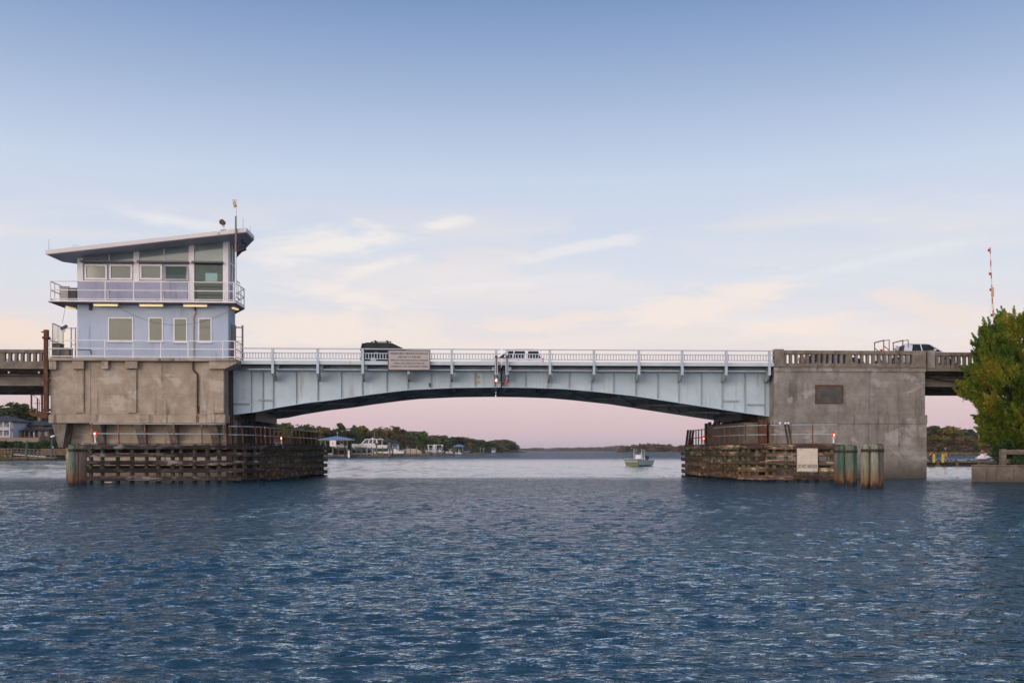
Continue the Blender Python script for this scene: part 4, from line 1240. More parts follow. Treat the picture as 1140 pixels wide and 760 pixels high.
# ---- approach spans
def approach(side):
    if side < 0:
        x0, x1 = bx(54.5, 0.0) - 60, bx(52.5, 0.0)
        um = 25; vt, vo1, vo0, vb = 389.0, 392.4, 402.0, 407.0
        ops = [bx(7 + 6.9 * i, 0) for i in range(7)] + [bx(7 - 6.9 * i, 0) for i in range(2, 14)]
        lab = 'concrete approach span running off the left edge of the photo beside the rusty post'
        zbb = bz(25, 429.2, 1.6)
    else:
        x0, x1 = bx(1031.5, 0.0), bx(1031.5, 0.0) + 60
        um = 1060; vt, vo1, vo0, vb = 392.2, 396.0, 406.0, 410.0
        ops = [bx(1040.5 + 6.2 * i, 0) for i in range(12)] + [bx(1040.5 + 6.2 * i, 0) for i in range(13, 23)]
        lab = 'concrete approach span running behind the cedar from the grey pier'
        zbb = bz(1045, 430.3, 1.6)
    t = thing('approach_span', lab, 'bridge span', (x1 if side < 0 else x0, 7, 8), FR_B, 'concrete approach spans of the bridge')
    Z = lambda v: bz(um, v, 0)
    balustrade(x0, x1, 0.0, 0.3, Z(vb), Z(vt), ops, 0.24, t, 'balustrade', MT['concrete_dark'], Z(vo0), Z(vo1))
    balustrade(x0, x1, 15.3, 0.3, Z(vb), Z(vt), [x0 + 0.8 + 0.45 * i for i in range(60)], 0.24, t, 'balustrade', MT['concrete_dark'], Z(vo0), Z(vo1))
    zs = Z(vb)
    M().box(x0, x1, -0.08, 15.7, zs - 0.22, zs - 0.002).build('deck_slab', MT['concrete_dark'], t)
    M().box(x0, x1, 0.4, 15.2, zs + 0.001, zs + 0.01).build('road_surface', MT['asphalt'], t)
    for y in (1.6, 5.6, 9.6, 13.6):
        M().box(x0, x1, y, y + 0.5, zbb, zs - 0.225).build('beam', MT['concrete_dark'] if y > 2 else MT['concrete_pier'], t)  # inner beams take darker concrete to stand for shade under the deck
    pi = M()
    pi.cyl((x0, 0.9, zs - 0.42), (x1, 0.9, zs - 0.42), 0.07, n=6)
    pi.cyl((x0, 0.6, zs - 0.72), (x1, 0.6, zs - 0.72), 0.05, n=6)
    pi.build('utility_pipe', MT['black'], t)
    if side < 0:
        cl = M()
        for k in range(10):
            x = x1 - 0.8 - k * 2.15
            cl.box(x - 0.06, x + 0.06, 0.5, 0.62, zs - 0.5, zs - 0.38)
        cl.build('pipe_hanger', MT['galv'], t)
        M().box(x1 - 0.7, x1 - 0.02, 1.4, 14.5, zbb - 0.7, zbb + 0.2).build('pier_cap', MT['concrete_dark'], t)
    else:
        M().box(x0 + 0.02, bx(1041, -0.1), -0.14, 0.36, Z(vb), bz(1036, 390.0, -0.1)).build('end_post', MT['concrete_pier'], t, bevel=0.02)
        cg = M()
        pts = []
        for i in range(9):
            a = i / 8
            pts.append((x0 + 0.1 + a * 4.2, 1.2, zs - 0.45 - 0.25 * math.sin(math.pi * a) - 0.35 * a))
        cg.tube(pts, 0.05, 6)
        cg.build('cable', MT['black'], t)
    # bents carrying the span farther out
    for d in (22.0, 46.0):
        xq = x1 - d if side < 0 else x0 + d
        M().box(xq - 0.6, xq + 0.6, 1.0, 14.8, zbb - 0.9, zbb - 0.003).build('bent_cap', MT['concrete_dark'], t)
        for y in (2.5, 8.0, 13.3):
            M().box(xq - 0.45, xq + 0.45, y - 0.45, y + 0.45, -6, zbb - 0.901).build('column', MT['concrete_dark'], t)
    return t


approach(-1)
approach(1)

# ---- rusty post and catwalk at the left pier
rx = bx(51.6, -1.0)
t = thing('rusty_post', 'tall rusty brown steel post standing against the left side of the tan pier', 'post', (rx, -1.0, 4.9), FR_B)
M().box(rx - 0.14, rx + 0.14, -1.14, -0.86, bz(51, 458.5, -1), bz(51, 367, -1)).build('post', MT['rust'], t)
cpz = M()
for v in (376, 423, 456):
    cpz.box(rx - 0.22, rx + 0.22, -1.2, -0.8, bz(51, v + 1.2, -1), bz(51, v - 1.2, -1))
cpz.build('collar', MT['rust'], t)
M().bar((rx, -1.0, bz(51, 378, -1)), (rx + 0.5, -0.7, bz(51, 378, -1)), 0.1, 0.1).build('bracket', MT['rust'], t)
M().bar((rx - 0.1, -1.0, bz(51, 369.5, -1)), (rx - 0.34, -1.0, bz(51, 369.5, -1)), 0.08, 0.1).build('arm', MT['rust'], t)
cx0, cx1 = bx(33.5, -0.6), bx(55, -0.6)
cz = bz(44, 459.0, -0.6)
t = thing('maintenance_catwalk', 'small rusty catwalk with thin railing jutting from the left side of the tan pier', 'catwalk', ((cx0 + cx1) / 2, -0.6, cz), FR_B)
M().prism_xz([(cx0, cz), (cx1, cz), (cx1, cz - 0.42), (cx0 + 0.7, cz - 0.36), (cx0 + 0.1, cz - 0.2)], -0.9, 0.6).build('platform', MT['rust'], t)
crl = M()
tz = cz + 1.25
crl.tube([(cx0 + 0.35, -0.85, tz), (cx1 - 0.2, -0.85, tz)], 0.02); crl.tube([(cx0 + 0.35, -0.85, cz + 0.65), (cx1 - 0.2, -0.85, cz + 0.65)], 0.02)
crl.tube([(cx0 + 0.3, -0.85, tz), (cx0 + 0.75, -0.85, cz + 0.9), (cx0 + 0.75, -0.85, cz)], 0.02); crl.tube([(cx1 - 0.5, -0.85, tz + 0.15), (cx0 + 0.9, -0.85, cz + 0.5)], 0.018)
ro = crl.build('railing', MT['rust'], t)
for x, h, w in ((cx0 + 0.2, 1.32, 0.045), (cx0 + 0.62, 1.0, 0.03), (cx0 + 0.95, 1.28, 0.06), (cx1 - 0.15, 1.2, 0.03)):
    M().box(x - w, x + w, -0.9, -0.8, cz, cz + h).build('post', MT['rust'], ro)

# ------------------------------------------------------------------ timber fenders
def resample(path, step):
    out = []
    acc = 0.0
    for (a, b) in zip(path[:-1], path[1:]):
        a = Vector(a); b = Vector(b)
        L_ = (b - a).length
        d = acc
        while d < L_:
            p = a.lerp(b, d / L_)
            out.append((p, (b - a).normalized()))
            d += step
        acc = d - L_
    return out


def path_len(path):
    return sum((Vector(b) - Vector(a)).length for a, b in zip(path[:-1], path[1:]))


def path_at(path, s):
    for a, b in zip(path[:-1], path[1:]):
        a = Vector(a); b = Vector(b)
        L_ = (b - a).length
        if s <= L_: return a.lerp(b, s / L_), (b - a).normalized()
        s -= L_
    return Vector(path[-1]), (Vector(path[-1]) - Vector(path[-2])).normalized()


def fender(path, side, label, wood, rnd):
    """path in plan, ordered so that the water face is on its right-hand side when walking left to right"""
    t = thing('timber_fender', label, 'fender', (path[0][0], path[0][1], 0), FR_W, 'timber fenders guarding the bridge piers')
    Lp = path_len(path)
    rows = [2.37, 1.86, 1.34, 0.82, 0.29]
    brk = [0.0]
    # bends in the path are always plank joints
    bends = [0.0]
    for a, b in zip(path[:-1], path[1:]): bends.append(bends[-1] + (Vector(b) - Vector(a)).length)
    for zi, z in enumerate(rows):
        cuts = []
        for a, b in zip(bends[:-1], bends[1:]):
            n = max(1, int(round((b - a) / 4.6)))
            cuts += [a + (b - a) * (i + (0.22 * (rnd.random() - 0.5) if 0 < i else 0)) / n for i in range(n)]
        cuts.append(Lp)
        for a, b in zip(cuts[:-1], cuts[1:]):
            pa, da = path_at(path, a + 0.001); pb, _ = path_at(path, b - 0.001)
            d = (pb - pa).normalized()
            nrm = Vector((d.y, -d.x))           # towards the channel
            th = 0.17 + 0.05 * rnd.random(); hh = 0.25 + 0.06 * rnd.random()
            oz = 0.07 * (rnd.random() - 0.5)
            o1 = nrm * (0.05 + 0.05 * rnd.random())
            e = 0.05 if rnd.random() < 0.8 else 0.22
            m = M()
            n = 10
            vs = []
            fs = []
            for i in range(n + 1):
                f = i / n
                q = pa - d * (0.03 if i == 0 else 0) + (pb - pa) * f + (d * (e - 0.05) if i == n else d * 0) + o1
                wob = 0.022 * (rnd.random() - 0.5); wt = 0.03 * (rnd.random() - 0.5)
                if i in (0, n): wt -= 0.03 * rnd.random()
                top = z + hh / 2 + oz + wt; bot = z - hh / 2 + oz + 0.03 * (rnd.random() - 0.5)
                inn = q; out_ = q + nrm * (th + wob)
                vs += [(inn.x, inn.y, bot), (out_.x, out_.y, bot), (out_.x, out_.y, top), (inn.x, inn.y, top)]
            for i in range(n):
                k = 4 * i
                fs += [(k, k + 1, k + 5, k + 4), (k + 1, k + 2, k + 6, k + 5), (k + 2, k + 3, k + 7, k + 6), (k + 3, k, k + 4, k + 7)]
            fs += [(3, 2, 1, 0), (4 * n, 4 * n + 1, 4 * n + 2, 4 * n + 3)]
            m.add(vs, fs)
            # bolt heads
            wo = m.build('wale', wood, t)
            if rnd.random() < 0.5:
                bm_ = M()
                for f in (0.12, 0.5, 0.86):
                    q = pa.lerp(pb, f) + o1 + nrm * (th + 0.02)
                    bm_.cyl((q.x - nrm.x * 0.04, q.y - nrm.y * 0.04, z + oz), (q.x + nrm.x * 0.02, q.y + nrm.y * 0.02, z + oz), 0.035, 0.025, 6)
                bm_.build('bolts', MT['rust_bolt'], wo)
    # piles behind the wales
    s = 0.35
    while s < Lp:
        p, d = path_at(path, s)
        nrm = Vector((d.y, -d.x))
        r = 0.13 + 0.05 * rnd.random()
        c = p - nrm * (r + 0.03)
        lean = Vector((0.05 * (rnd.random() - 0.5), 0.05 * (rnd.random() - 0.5)))
        top = 2.5 + 0.05 * rnd.random()
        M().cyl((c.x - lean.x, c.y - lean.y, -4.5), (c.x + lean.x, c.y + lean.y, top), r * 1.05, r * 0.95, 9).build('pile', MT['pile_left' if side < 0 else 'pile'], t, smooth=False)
        s += 0.45 + 0.6 * rnd.random()
    # inner wale row and the walkway boards on top
    inn = M()
    dk = M()
    smp = resample(path, 0.5)
    for (p, d), (p2, d2) in zip(smp[:-1], smp[1:]):
        n1 = Vector((d.y, -d.x)); n2 = Vector((d2.y, -d2.x))
        a0 = p + n1 * 0.1; a1 = p - n1 * 0.85; b0 = p2 + n2 * 0.1; b1 = p2 - n2 * 0.85
        vs = [(a0.x, a0.y, 2.56), (b0.x, b0.y, 2.56), (b1.x, b1.y, 2.56), (a1.x, a1.y, 2.56), (a0.x, a0.y, 2.61), (b0.x, b0.y, 2.61), (b1.x, b1.y, 2.61), (a1.x, a1.y, 2.61)]
        dk.add(vs, [(0, 3, 2, 1), (4, 5, 6, 7), (0, 1, 5, 4), (2, 3, 7, 6), (0, 4, 7, 3), (1, 2, 6, 5)])
    dk.build('walkway_boards', wood, t)
    for zz in (2.1, 1.0):
        for (p, d), (p2, d2) in zip(smp[:-1:4], smp[4::4]):
            n1 = Vector((d.y, -d.x))
            inn.bar((p.x - n1.x * 0.6, p.y - n1.y * 0.6, zz), (p2.x - n1.x * 0.6, p2.y - n1.y * 0.6, zz), 0.16, 0.28)
    inn.build('inner_wale', wood, t)
    return t, Lp


pathL = [(-27.75, 64.6), (-23.4, 65.2), (-19.6, 65.9), (-18.2, 66.7), (-17.2, 68.6), (-16.85, 71.5), (-16.6, 79.0), (-16.55, 87.8), (-18.0, 91.5)]
pathR = [(15.9, 91.5), (15.22, 87.8), (15.25, 79.0), (15.55, 73.5), (16.2, 70.4), (17.6, 68.6), (19.2, 67.7), (22.1, 66.9)]
rndL = random.Random(3); rndR = random.Random(8)
# walking the left path from its left end the channel lies on the right-hand side of each step
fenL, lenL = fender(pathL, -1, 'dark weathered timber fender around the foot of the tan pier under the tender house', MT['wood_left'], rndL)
fenR, lenR = fender(pathR, 1, 'brown and straw coloured timber fender carrying the white anchor warning sign', MT['wood_right'], rndR)
M().box(-26.35, -25.9, 64.35, 64.5, 0.06, 0.12).build('gauge_plate', MT['sign_white'], fenL)


def fender_rail(path, s0, s1, parent, step, zb, heights, lean=0.0, mats=(None, None), first_lean=True, setb=0.45):
    m = M()
    pts = []
    s = s0
    while s <= s1:
        p, d = path_at(path, s); nrm = Vector((d.y, -d.x)); q = p - nrm * setb
        pts.append((q, d)); s += 0.8
    for h in heights:
        m.tube([(q.x, q.y, zb + h) for q, d in pts], 0.04, 6)
    ro = m.build('railing', mats[0], parent)
    s = s0 + 0.2
    rr = random.Random(int(s1 * 10))
    while s <= s1:
        p, d = path_at(path, s); nrm = Vector((d.y, -d.x)); q = p - nrm * setb
        j = Vector((d.x, d.y)) * (lean * (0.5 + rr.random()))
        M().bar((q.x, q.y, zb), (q.x - j.x, q.y - j.y, zb + max(heights) + 0.04), 0.08, 0.08, up=(0, 1, 0)).build('post', mats[1], ro)
        s += step * (0.85 + 0.3 * rr.random())
    return ro


fender_rail(pathL, 0.2, 9.2, fenL, 1.62, 2.61, (0.62, 1.27), 0.06, (MT['galv'], MT['rust_light']))
fender_rail(pathL, 9.2, 13.6, fenL, 1.2, 2.61, (0.58, 1.15), 0.12, (MT['galv'], MT['rust']))
fender_rail(pathL, 13.6, 31.0, fenL, 1.05, 2.61, (0.55, 1.15), 0.10, (MT['galv'], MT['rust']))
LR = lenR
fender_rail(pathR, 3.9, 13.5, fenR, 1.3, 2.61, (0.6, 1.25), 0.0, (MT['black'], MT['rust']))
fender_rail(pathR, 13.5, LR - 5.0, fenR, 1.5, 2.61, (0.62, 1.28), 0.0, (MT['galv'], MT['rust']))
fender_rail(pathR, LR - 5.0, LR - 0.05, fenR, 1.65, 2.61, (0.62, 1.28), 0.0, (MT['galv'], MT['rust_light']))
# heavy props at the far ends
hp = M()
p, d = path_at(pathR, 3.7)
for k in range(3):
    hp.bar((p.x + 0.2 + 0.22 * k, p.y + 0.3, 2.6), (p.x + 0.35 + 0.24 * k, p.y + 0.2, 3.95), 0.17, 0.2)
hp.build('end_props', MT['wood_dark'], fenR)
hp = M()
for k in range(6):
    hp.bar((-17.6 - 0.33 * k, 88.5, 2.6), (-17.75 - 0.33 * k, 88.5, 3.85), 0.16, 0.2)
hp.build('end_props', MT['wood_dark'], fenL)
# two dark leaning pipes beside the right pier
lp = M()
for u in (876, 879.5):
    x = wx(u, 68.2)
    lp.cyl((x + 0.12, 68.3, 2.6), (x - 0.12, 68.3, 4.02), 0.07, n=6)
lp.build('leaning_pipe', MT['black'], fenR)
cp2 = M()
for u in (870, 876, 879.3):
    x = wx(u, 68.1); cp2.ball((x - 0.1, 68.1, 4.0), 0.09, 6, 4)
cp2.build('pipe_cap', MT['white'], fenR)

# navigation lights standing on the fenders
for (u, Y, vtop, lab) in ((106, 64.9, 482.6, 'red light on a short white post at the left corner of the dark fender'),
                          (313.5, 77.0, 487.6, 'red light among the railing posts of the dark fender beside the channel'),
                          (783, 80.5, 488.2, 'red light inside the dark railing at the channel end of the straw coloured fender'),
                          (928, 66.6, 484.0, 'red light on a short white post above the anchor warning sign')):
    x = wx(u, Y); zc = wz(vtop, Y)
    t = thing('fender_light', lab, 'navigation light', (x, Y, 2.61), FR_W, 'red lights on the timber fenders')
    M().cyl((x, Y, 2.61), (x, Y, zc - 0.2), 0.05, 0.05, 8).build('stem', MT['white'], t)
    M().cyl((x, Y, zc - 0.24), (x, Y, zc - 0.13), 0.11, 0.09, 10).build('lamp_base', MT['galv'], t)
    l_ = M().ball((x, Y, zc), 0.115, 12, 8, 1.4).build('lens', MT['red_lit'], t, smooth=True)
    M().ball((x, Y - 0.075, zc), 0.05, 8, 6, 1.6).build('bulb', MT['red_core'], l_, smooth=True)
    M().cyl((x, Y, zc + 0.17), (x, Y, zc + 0.22), 0.08, 0.04, 8).build('lamp_cap', MT['brown_dev'], t)
    M().bar((x - 0.18, Y, 2.63), (x + 0.18, Y, 2.63), 0.2, 0.03).build('foot_plate', MT['galv'], t)

# warning sign on the right fender
yS = 66.72
x0, x1 = wx(887.2, yS), wx(910.3, yS)
z0, z1 = wz(524.4, yS), wz(498.8, yS)
t = thing('anchor_warning_sign', 'stained white board reading DO NOT ANCHOR on the brown timber fender', 'sign', ((x0 + x1) / 2, yS, z0), FR_W)
M().box(x0, x1, yS, yS + 0.04, z0, z1).build('board', MT['sign_white'], t)
M().box(x0 - 0.01, x1 + 0.03, yS - 0.03, yS + 0.05, z0 - 0.07, z0 - 0.001).build('lower_batten', MT['wood_deck'], t)
sd_ = M()
sd_.box(x0 - 0.03, x0 - 0.001, yS - 0.01, yS + 0.05, z0, z1 + 0.03); sd_.box(x1 + 0.001, x1 + 0.03, yS - 0.01, yS + 0.05, z0, z1 + 0.03); sd_.box(x0, x1, yS - 0.01, yS + 0.05, z1 + 0.001, z1 + 0.03)
sd_.build('frame', MT['rust'], t)
bt = M()
for fx in (0.2, 0.82):
    for z in (z0 + 0.05, z1 - 0.05):
        bt.cyl((x0 + (x1 - x0) * fx, yS - 0.02, z), (x0 + (x1 - x0) * fx, yS, z), 0.03, n=6)
bt.build('bolts', MT['black'], t)
text_mesh('lettering', 'DO NOT ANCHOR', MT['ink_black'], t, 0.36, (x0 + x1) / 2, yS - 0.004, z0 + 0.21 * (z1 - z0), (x1 - x0) * 0.93, bold=0.006)


# ------------------------------------------------------------------ pile clusters
def dolphin(label, piles, group='pile clusters at the fender corners'):
    """piles: (u, Y, top v, radius, material)"""
    u, Y = piles[0][0], piles[0][1]
    t = thing('pile_cluster', label, 'piling', (wx(u, Y), Y, 0), FR_W, group)
    for (u, Y, v, r, mt) in piles:
        x = wx(u, Y); z = wz(v, Y)
        c = Vector((wx(piles[len(piles) // 2][0], Y), Y))
        dx = (x - c.x) * 0.12
        m = M()
        m.cyl((x + dx, Y, -4.5), (x, Y, z), r * 1.12, r, 14)
        po = m.build('pile', MT[mt], t, smooth=False)
        M().cyl((x, Y, z + 0.001), (x, Y, z + 0.05), r * 0.9, r * 0.55, 12).build('pile_cap', MT['band'] if mt != 'pile_pale' else MT['pile_pale'], po)
    zb = wz(min(p[2] for p in piles) + 8, min(p[1] for p in piles))
    bnd = M()
    for (u, Y, v, r, mt) in piles:
        bnd.cyl((wx(u, Y), Y, zb), (wx(u, Y), Y, zb + 0.17), r * 1.06 + 0.02, r * 1.06 + 0.02, 14)
    for (p, q) in zip(piles[:-1], piles[1:]):
        bnd.bar((wx(p[0], p[1]), p[1] - p[3], zb + 0.085), (wx(q[0], q[1]), q[1] - q[3], zb + 0.085), 0.05, 0.15)
    bnd.build('steel_band', MT['band'], t)
    return t


dolphin('green pile and brown pile strapped together at the left end of the dark fender',
        [(80.5, 61.3, 495.3, 0.21, 'pile_green'), (92.5, 62.2, 496, 0.22, 'pile_brown'), (86.5, 62.5, 494.6, 0.18, 'pile_brown')])
dolphin('deep green piles strapped together against the right end of the brown fender',
        [(937.5, 61.6, 495.8, 0.2, 'pile_dark_green'), (946.5, 61.3, 496, 0.215, 'pile_green'), (950, 62.0, 496.4, 0.22, 'pile_dark_green'), (932.5, 62.2, 497, 0.2, 'pile_brown')])
dolphin('free standing cluster of pale grey green piles in front of the plain grey pier',
        [(963.8, 56.6, 495.4, 0.235, 'pile_pale'), (973.6, 56.2, 495.6, 0.22, 'pile_pale'), (979.5, 56.9, 494.9, 0.21, 'pile_brown'), (968.5, 57.0, 495.6, 0.22, 'pile_pale')])

# ------------------------------------------------------------------ tender house
HF = -0.2


def hq(xz, yz, ly):
    """house survey point: position on the enlarged elevation -> bridge frame"""
    return bp(40 + xz / 4.224, 220 + yz / 4.224, ly)


def hx(xz, ly): return bx(40 + xz / 4.224, ly)
def hz(xz, yz, ly): return bz(40 + xz / 4.224, 220 + yz / 4.224, ly)


X0, X1 = hx(194, HF), hx(905, HF)
house = thing('tender_house', 'pale blue two storey bridge tender house with slanted roof and white railed balcony', 'control house', ((X0 + X1) / 2, 2, PZ1 + 0.2), FR_B)
BACK = 4.6
ZF = PZ1 + 0.195
FLOOR2 = hz(500, 484, -1.2)          # top of balcony slab
SLAB_B = hz(500, 494, -1.2)
plan = [(X0, HF), (X1, HF), (X1 + 0.02, 1.9), (X1 - 1.9, BACK), (X0 + 1.9, BACK), (X0 - 0.02, 1.9)]
# lower storey: ring of walls
lw = M()
pl2 = [(X0, HF), (X1, HF), (X1 + 0.02, 1.9), (X1 - 1.9, BACK), (X0 + 1.9, BACK), (X0 - 0.02, 1.9)]
lw.prism_xy(pl2, ZF, SLAB_B - 0.002)
lower = lw.build('lower_wall', MT['house_blue'], house, bevel=0.015)
jt = M()
zj = hz(500, 558, HF)
jt.box(X0 + 0.02, X1 - 0.02, HF - 0.006, HF - 0.001, zj - 0.012, zj + 0.012)
jt.build('panel_joint', MT['soffit'], lower)


def window(x0, x1, z0, z1, y, parent, frame_w, fmat, pmat, name='window', proud=0.05, sill=True):
    m = M()
    fw = frame_w
    m.box(x0, x0 + fw, y - proud, y - 0.003, z0, z1); m.box(x1 - fw, x1, y - proud, y - 0.003, z0, z1)
    m.box(x0 + fw + .001, x1 - fw - .001, y - proud, y - 0.003, z1 - fw, z1); m.box(x0 + fw + .001, x1 - fw - .001, y - proud, y - 0.003, z0, z0 + fw)
    w = m.build(name, fmat, parent)
    M().box(x0 + fw + .002, x1 - fw - .002, y - 0.016, y - 0.004, z0 + fw + .002, z1 - fw - .002).build('pane', pmat, w)
    if sill:
        M().box(x0 - 0.06, x1 + 0.06, y - proud - 0.06, y - 0.003, z0 - 0.05, z0 - 0.002).build('sill', fmat, w)
    return w


for (a, b, c, d, pm) in ((340, 458, 563, 676, 'blind'), (530, 598, 563, 676, 'blind'), (648, 712, 566, 680, 'blind'), (764, 827, 566, 680, 'blind')):
    w = window(hx(a, HF), hx(b, HF), hz(a, d, HF), hz(a, c, HF), HF, house, 0.075, MT['white'], MT[pm])
    if a == 764:
        M().box(hx(a, HF) + .08, hx(b, HF) - .08, HF - 0.03, HF - 0.017, hz(a, 610, HF) - 0.02, hz(a, 610, HF) + 0.02).build('meeting_rail', MT['ledge'], w)
# door on the right side wall, seen edge on
dm = M()
xr = X1 + 0.02
dm.box(xr + 0.002, xr + 0.03, 0.35, 1.25, ZF + 0.02, ZF + 2.75)
M().box(X1 + 0.024, X1 + 0.05, 0.28, 1.32, ZF + 0.01, ZF + 2.82).build('door_frame', MT['soffit'], house)
M().box(X1 + 0.052, X1 + 0.07, 0.36, 1.24, ZF + 0.02, ZF + 2.74).build('door', surf('dark_slate_door', (0.10, 0.12, 0.15), (0.08, 0.095, 0.12), scale=2, rough=0.5), house)

# balcony slab
bF = -1.2
bxl, bxr = hx(58, bF), hx(938, bF)
bplan = [(bxl, bF), (bxr, bF), (hx(981, 1.8), 1.8), (X1 - 1.0, 5.4), (X0 + 1.0, 5.4), (hx(132, 1.7), 1.7)]
bal = M().prism_xy(bplan, SLAB_B, FLOOR2).build('balcony', MT['ledge'], house)
ed = M()
bp1 = [Vector((p[0], p[1], 0)) for p in bplan]
for a, b in zip(bp1, bp1[1:] + bp1[:1]):
    d = (b - a).normalized(); n = Vector((d.y, -d.x, 0))
    ed.bar((a.x + n.x * 0.02, a.y + n.y * 0.02, FLOOR2 - 0.055), (b.x + n.x * 0.02, b.y + n.y * 0.02, FLOOR2 - 0.055), 0.036, 0.10)
ed.build('edge_trim', MT['white'], bal)
# balcony railing
rzs = [hz(500, 436, bF) - FLOOR2, hz(500, 395, bF) - FLOOR2]
bpts = [Vector((hx(134, 1.6), 1.6, FLOOR2)), Vector((bxl + 0.06, bF + 0.06, FLOOR2)), Vector((bxr - 0.06, bF + 0.06, FLOOR2)), Vector((hx(979, 1.7), 1.7, FLOOR2)), Vector((X1 - 0.9, 5.3, FLOOR2))]
bposts = [Vector((hx(x, bF), bF + 0.06, FLOOR2)) for x in (66, 325, 458, 588, 719, 882, 930)]
for f in (0.33, 0.66, 1.0):
    bposts.append(bpts[1].lerp(bpts[0], f)); bposts.append(bpts[2].lerp(bpts[3], f))
pipe_rail(house, 'balcony_railing', bpts, (0.1, rzs[0], rzs[1]), bposts, MT['white'], 0.036, pr=0.045)

# upper storey
slope_a = hq(195, 283, HF); slope_b = hq(905, 200, HF)
sl_k = (slope_b.z - slope_a.z) / (slope_b.x - slope_a.x)


def ztop(x, y=0.0): return slope_a.z + (x - slope_a.x) * sl_k


up = M()
zs1 = hz(400, 393, HF)          # sill line
# spandrel
M().box(hx(195, HF), hx(743, HF), HF, HF + 0.16, FLOOR2, zs1 - 0.04).build('spandrel_panel', MT['house_lilac'], house)
sj = M()
for x in (330, 460, 603): sj.box(hx(x, HF) - 0.008, hx(x, HF) + 0.008, HF - 0.004, HF - 0.001, FLOOR2 + 0.02, zs1 - 0.05)
sj.build('panel_joint', MT['soffit'], house)
M().box(hx(195, HF) - 0.02, hx(743, HF), HF - 0.06, HF + 0.16, zs1 - 0.039, zs1 + 0.03).build('sill_band', MT['white'], house)


def col(xa_, xb_, y0, y1, zb):
    a, b = hx(xa_, HF), hx(xb_, HF)
    return M().prism_xz([(a, zb), (b, zb), (b, ztop(b)), (a, ztop(a))], y0, y1)


for (a, b) in ((195, 222), (459, 486), (719, 745)):
    col(a, b, HF - 0.05, HF + 0.18, zs1 + 0.031 if b < 740 else FLOOR2).build('column', MT['white'], house) if b < 740 else col(a, b, HF - 0.065, HF + 0.18, FLOOR2).build('column', MT['white'], house)
col(880, 905, HF - 0.05, HF + 0.2, FLOOR2).build('column', MT['white'], house)
# clerestory glazing with slim mullions
zc0 = hz(350, 299, HF)
for (a, b) in ((222, 342), (347, 459), (486, 600), (605, 719)):
    xa_, xb_ = hx(a, HF), hx(b, HF)
    M().prism_xz([(xa_, zc0), (xb_, zc0), (xb_, ztop(xb_) - 0.05), (xa_, ztop(xa_) - 0.05)], HF + 0.04, HF + 0.06).build('clerestory_pane', MT['clere'], house)
zc5 = hz(800, 302, HF)
xa_, xb_ = hx(745, HF), hx(880, HF)
M().prism_xz([(xa_, zc5), (xb_, zc5), (xb_, ztop(xb_) - 0.05), (xa_, ztop(xa_) - 0.05)], HF + 0.04, HF + 0.06).build('clerestory_pane', MT['clere'], house)
for x in (344.5, 602.5):
    xa_ = hx(x, HF)
    M().prism_xz([(xa_ - 0.03, zc0), (xa_ + 0.03, zc0), (xa_ + 0.03, ztop(xa_) - 0.02), (xa_ - 0.03, ztop(xa_) - 0.02)], HF - 0.02, HF + 0.07).build('mullion', MT['white'], house)
# head trim under the roof
M().prism_xz([(hx(222, HF), ztop(hx(222, HF)) - 0.05), (hx(880, HF), ztop(hx(880, HF)) - 0.05), (hx(880, HF), ztop(hx(880, HF)) + 0.05), (hx(222, HF), ztop(hx(222, HF)) + 0.05)], HF + 0.03, HF + 0.14).build('head_trim', MT['white'], house)
# sun shades
for (a, b, y) in ((218, 462, 303), (482, 722, 304), (738, 884, 306)):
    z = hz(a, y, HF)
    M().box(hx(a, HF), hx(b, HF), HF - 0.42, HF - 0.066, z - 0.07, z + 0.05).build('sunshade', MT['ledge'], house)
# wall strips round the lower windows
zt_ = hz(400, 306, HF); zw0 = zs1 + 0.031
for (a, b) in ((222, 459), (486, 719)):
    M().box(hx(a, HF), hx(b, HF), HF + 0.06, HF + 0.16, zw0, zt_ + 0.1).build('window_wall', MT['house_lilac'], house)
for (a, b, c, d, pm) in ((229, 335, 313, 386, 'blind_green'), (345, 454, 313, 386, 'blind_green'), (488, 594, 313, 386, 'blind_green')):
    window(hx(a, HF), hx(b, HF), hz(a, d, HF), hz(a, c, HF), HF + 0.06, house, 0.13, MT['white'], MT[pm], proud=0.09, sill=False)
# open awning window: dark opening, sash tilted out at the foot
a, b, c, d = 604, 716, 317, 389
wz0, wz1 = hz(a, d, HF), hz(a, c, HF)
wo = window(hx(a, HF), hx(b, HF), wz0, wz1, HF + 0.06, house, 0.10, MT['white'], surf('dark_room_behind_open_window', (0.02, 0.024, 0.026), (0.03, 0.034, 0.036), scale=1, rough=0.3), proud=0.09, sill=False)
sa = M()
sxa, sxb = hx(a, HF) + 0.03, hx(b, HF) - 0.03
for x in (sxa, sxb): sa.bar((x, HF - 0.05, wz1 - 0.05), (x, HF - 0.42, wz0 + 0.02), 0.05, 0.05, up=(1, 0, 0))
sa.bar((sxa, HF - 0.42, wz0 + 0.02), (sxb, HF - 0.42, wz0 + 0.02), 0.05, 0.06)
sao = sa.build('open_sash', MT['house_lilac'], wo)
M().add([(sxa + .03, HF - 0.055, wz1 - 0.06), (sxb - .03, HF - 0.055, wz1 - 0.06), (sxb - .03, HF - 0.41, wz0 + 0.05), (sxa + .03, HF - 0.41, wz0 + 0.05)], [(0, 3, 2, 1)]).build('sash_pane', MT['glass_clear'], sao)
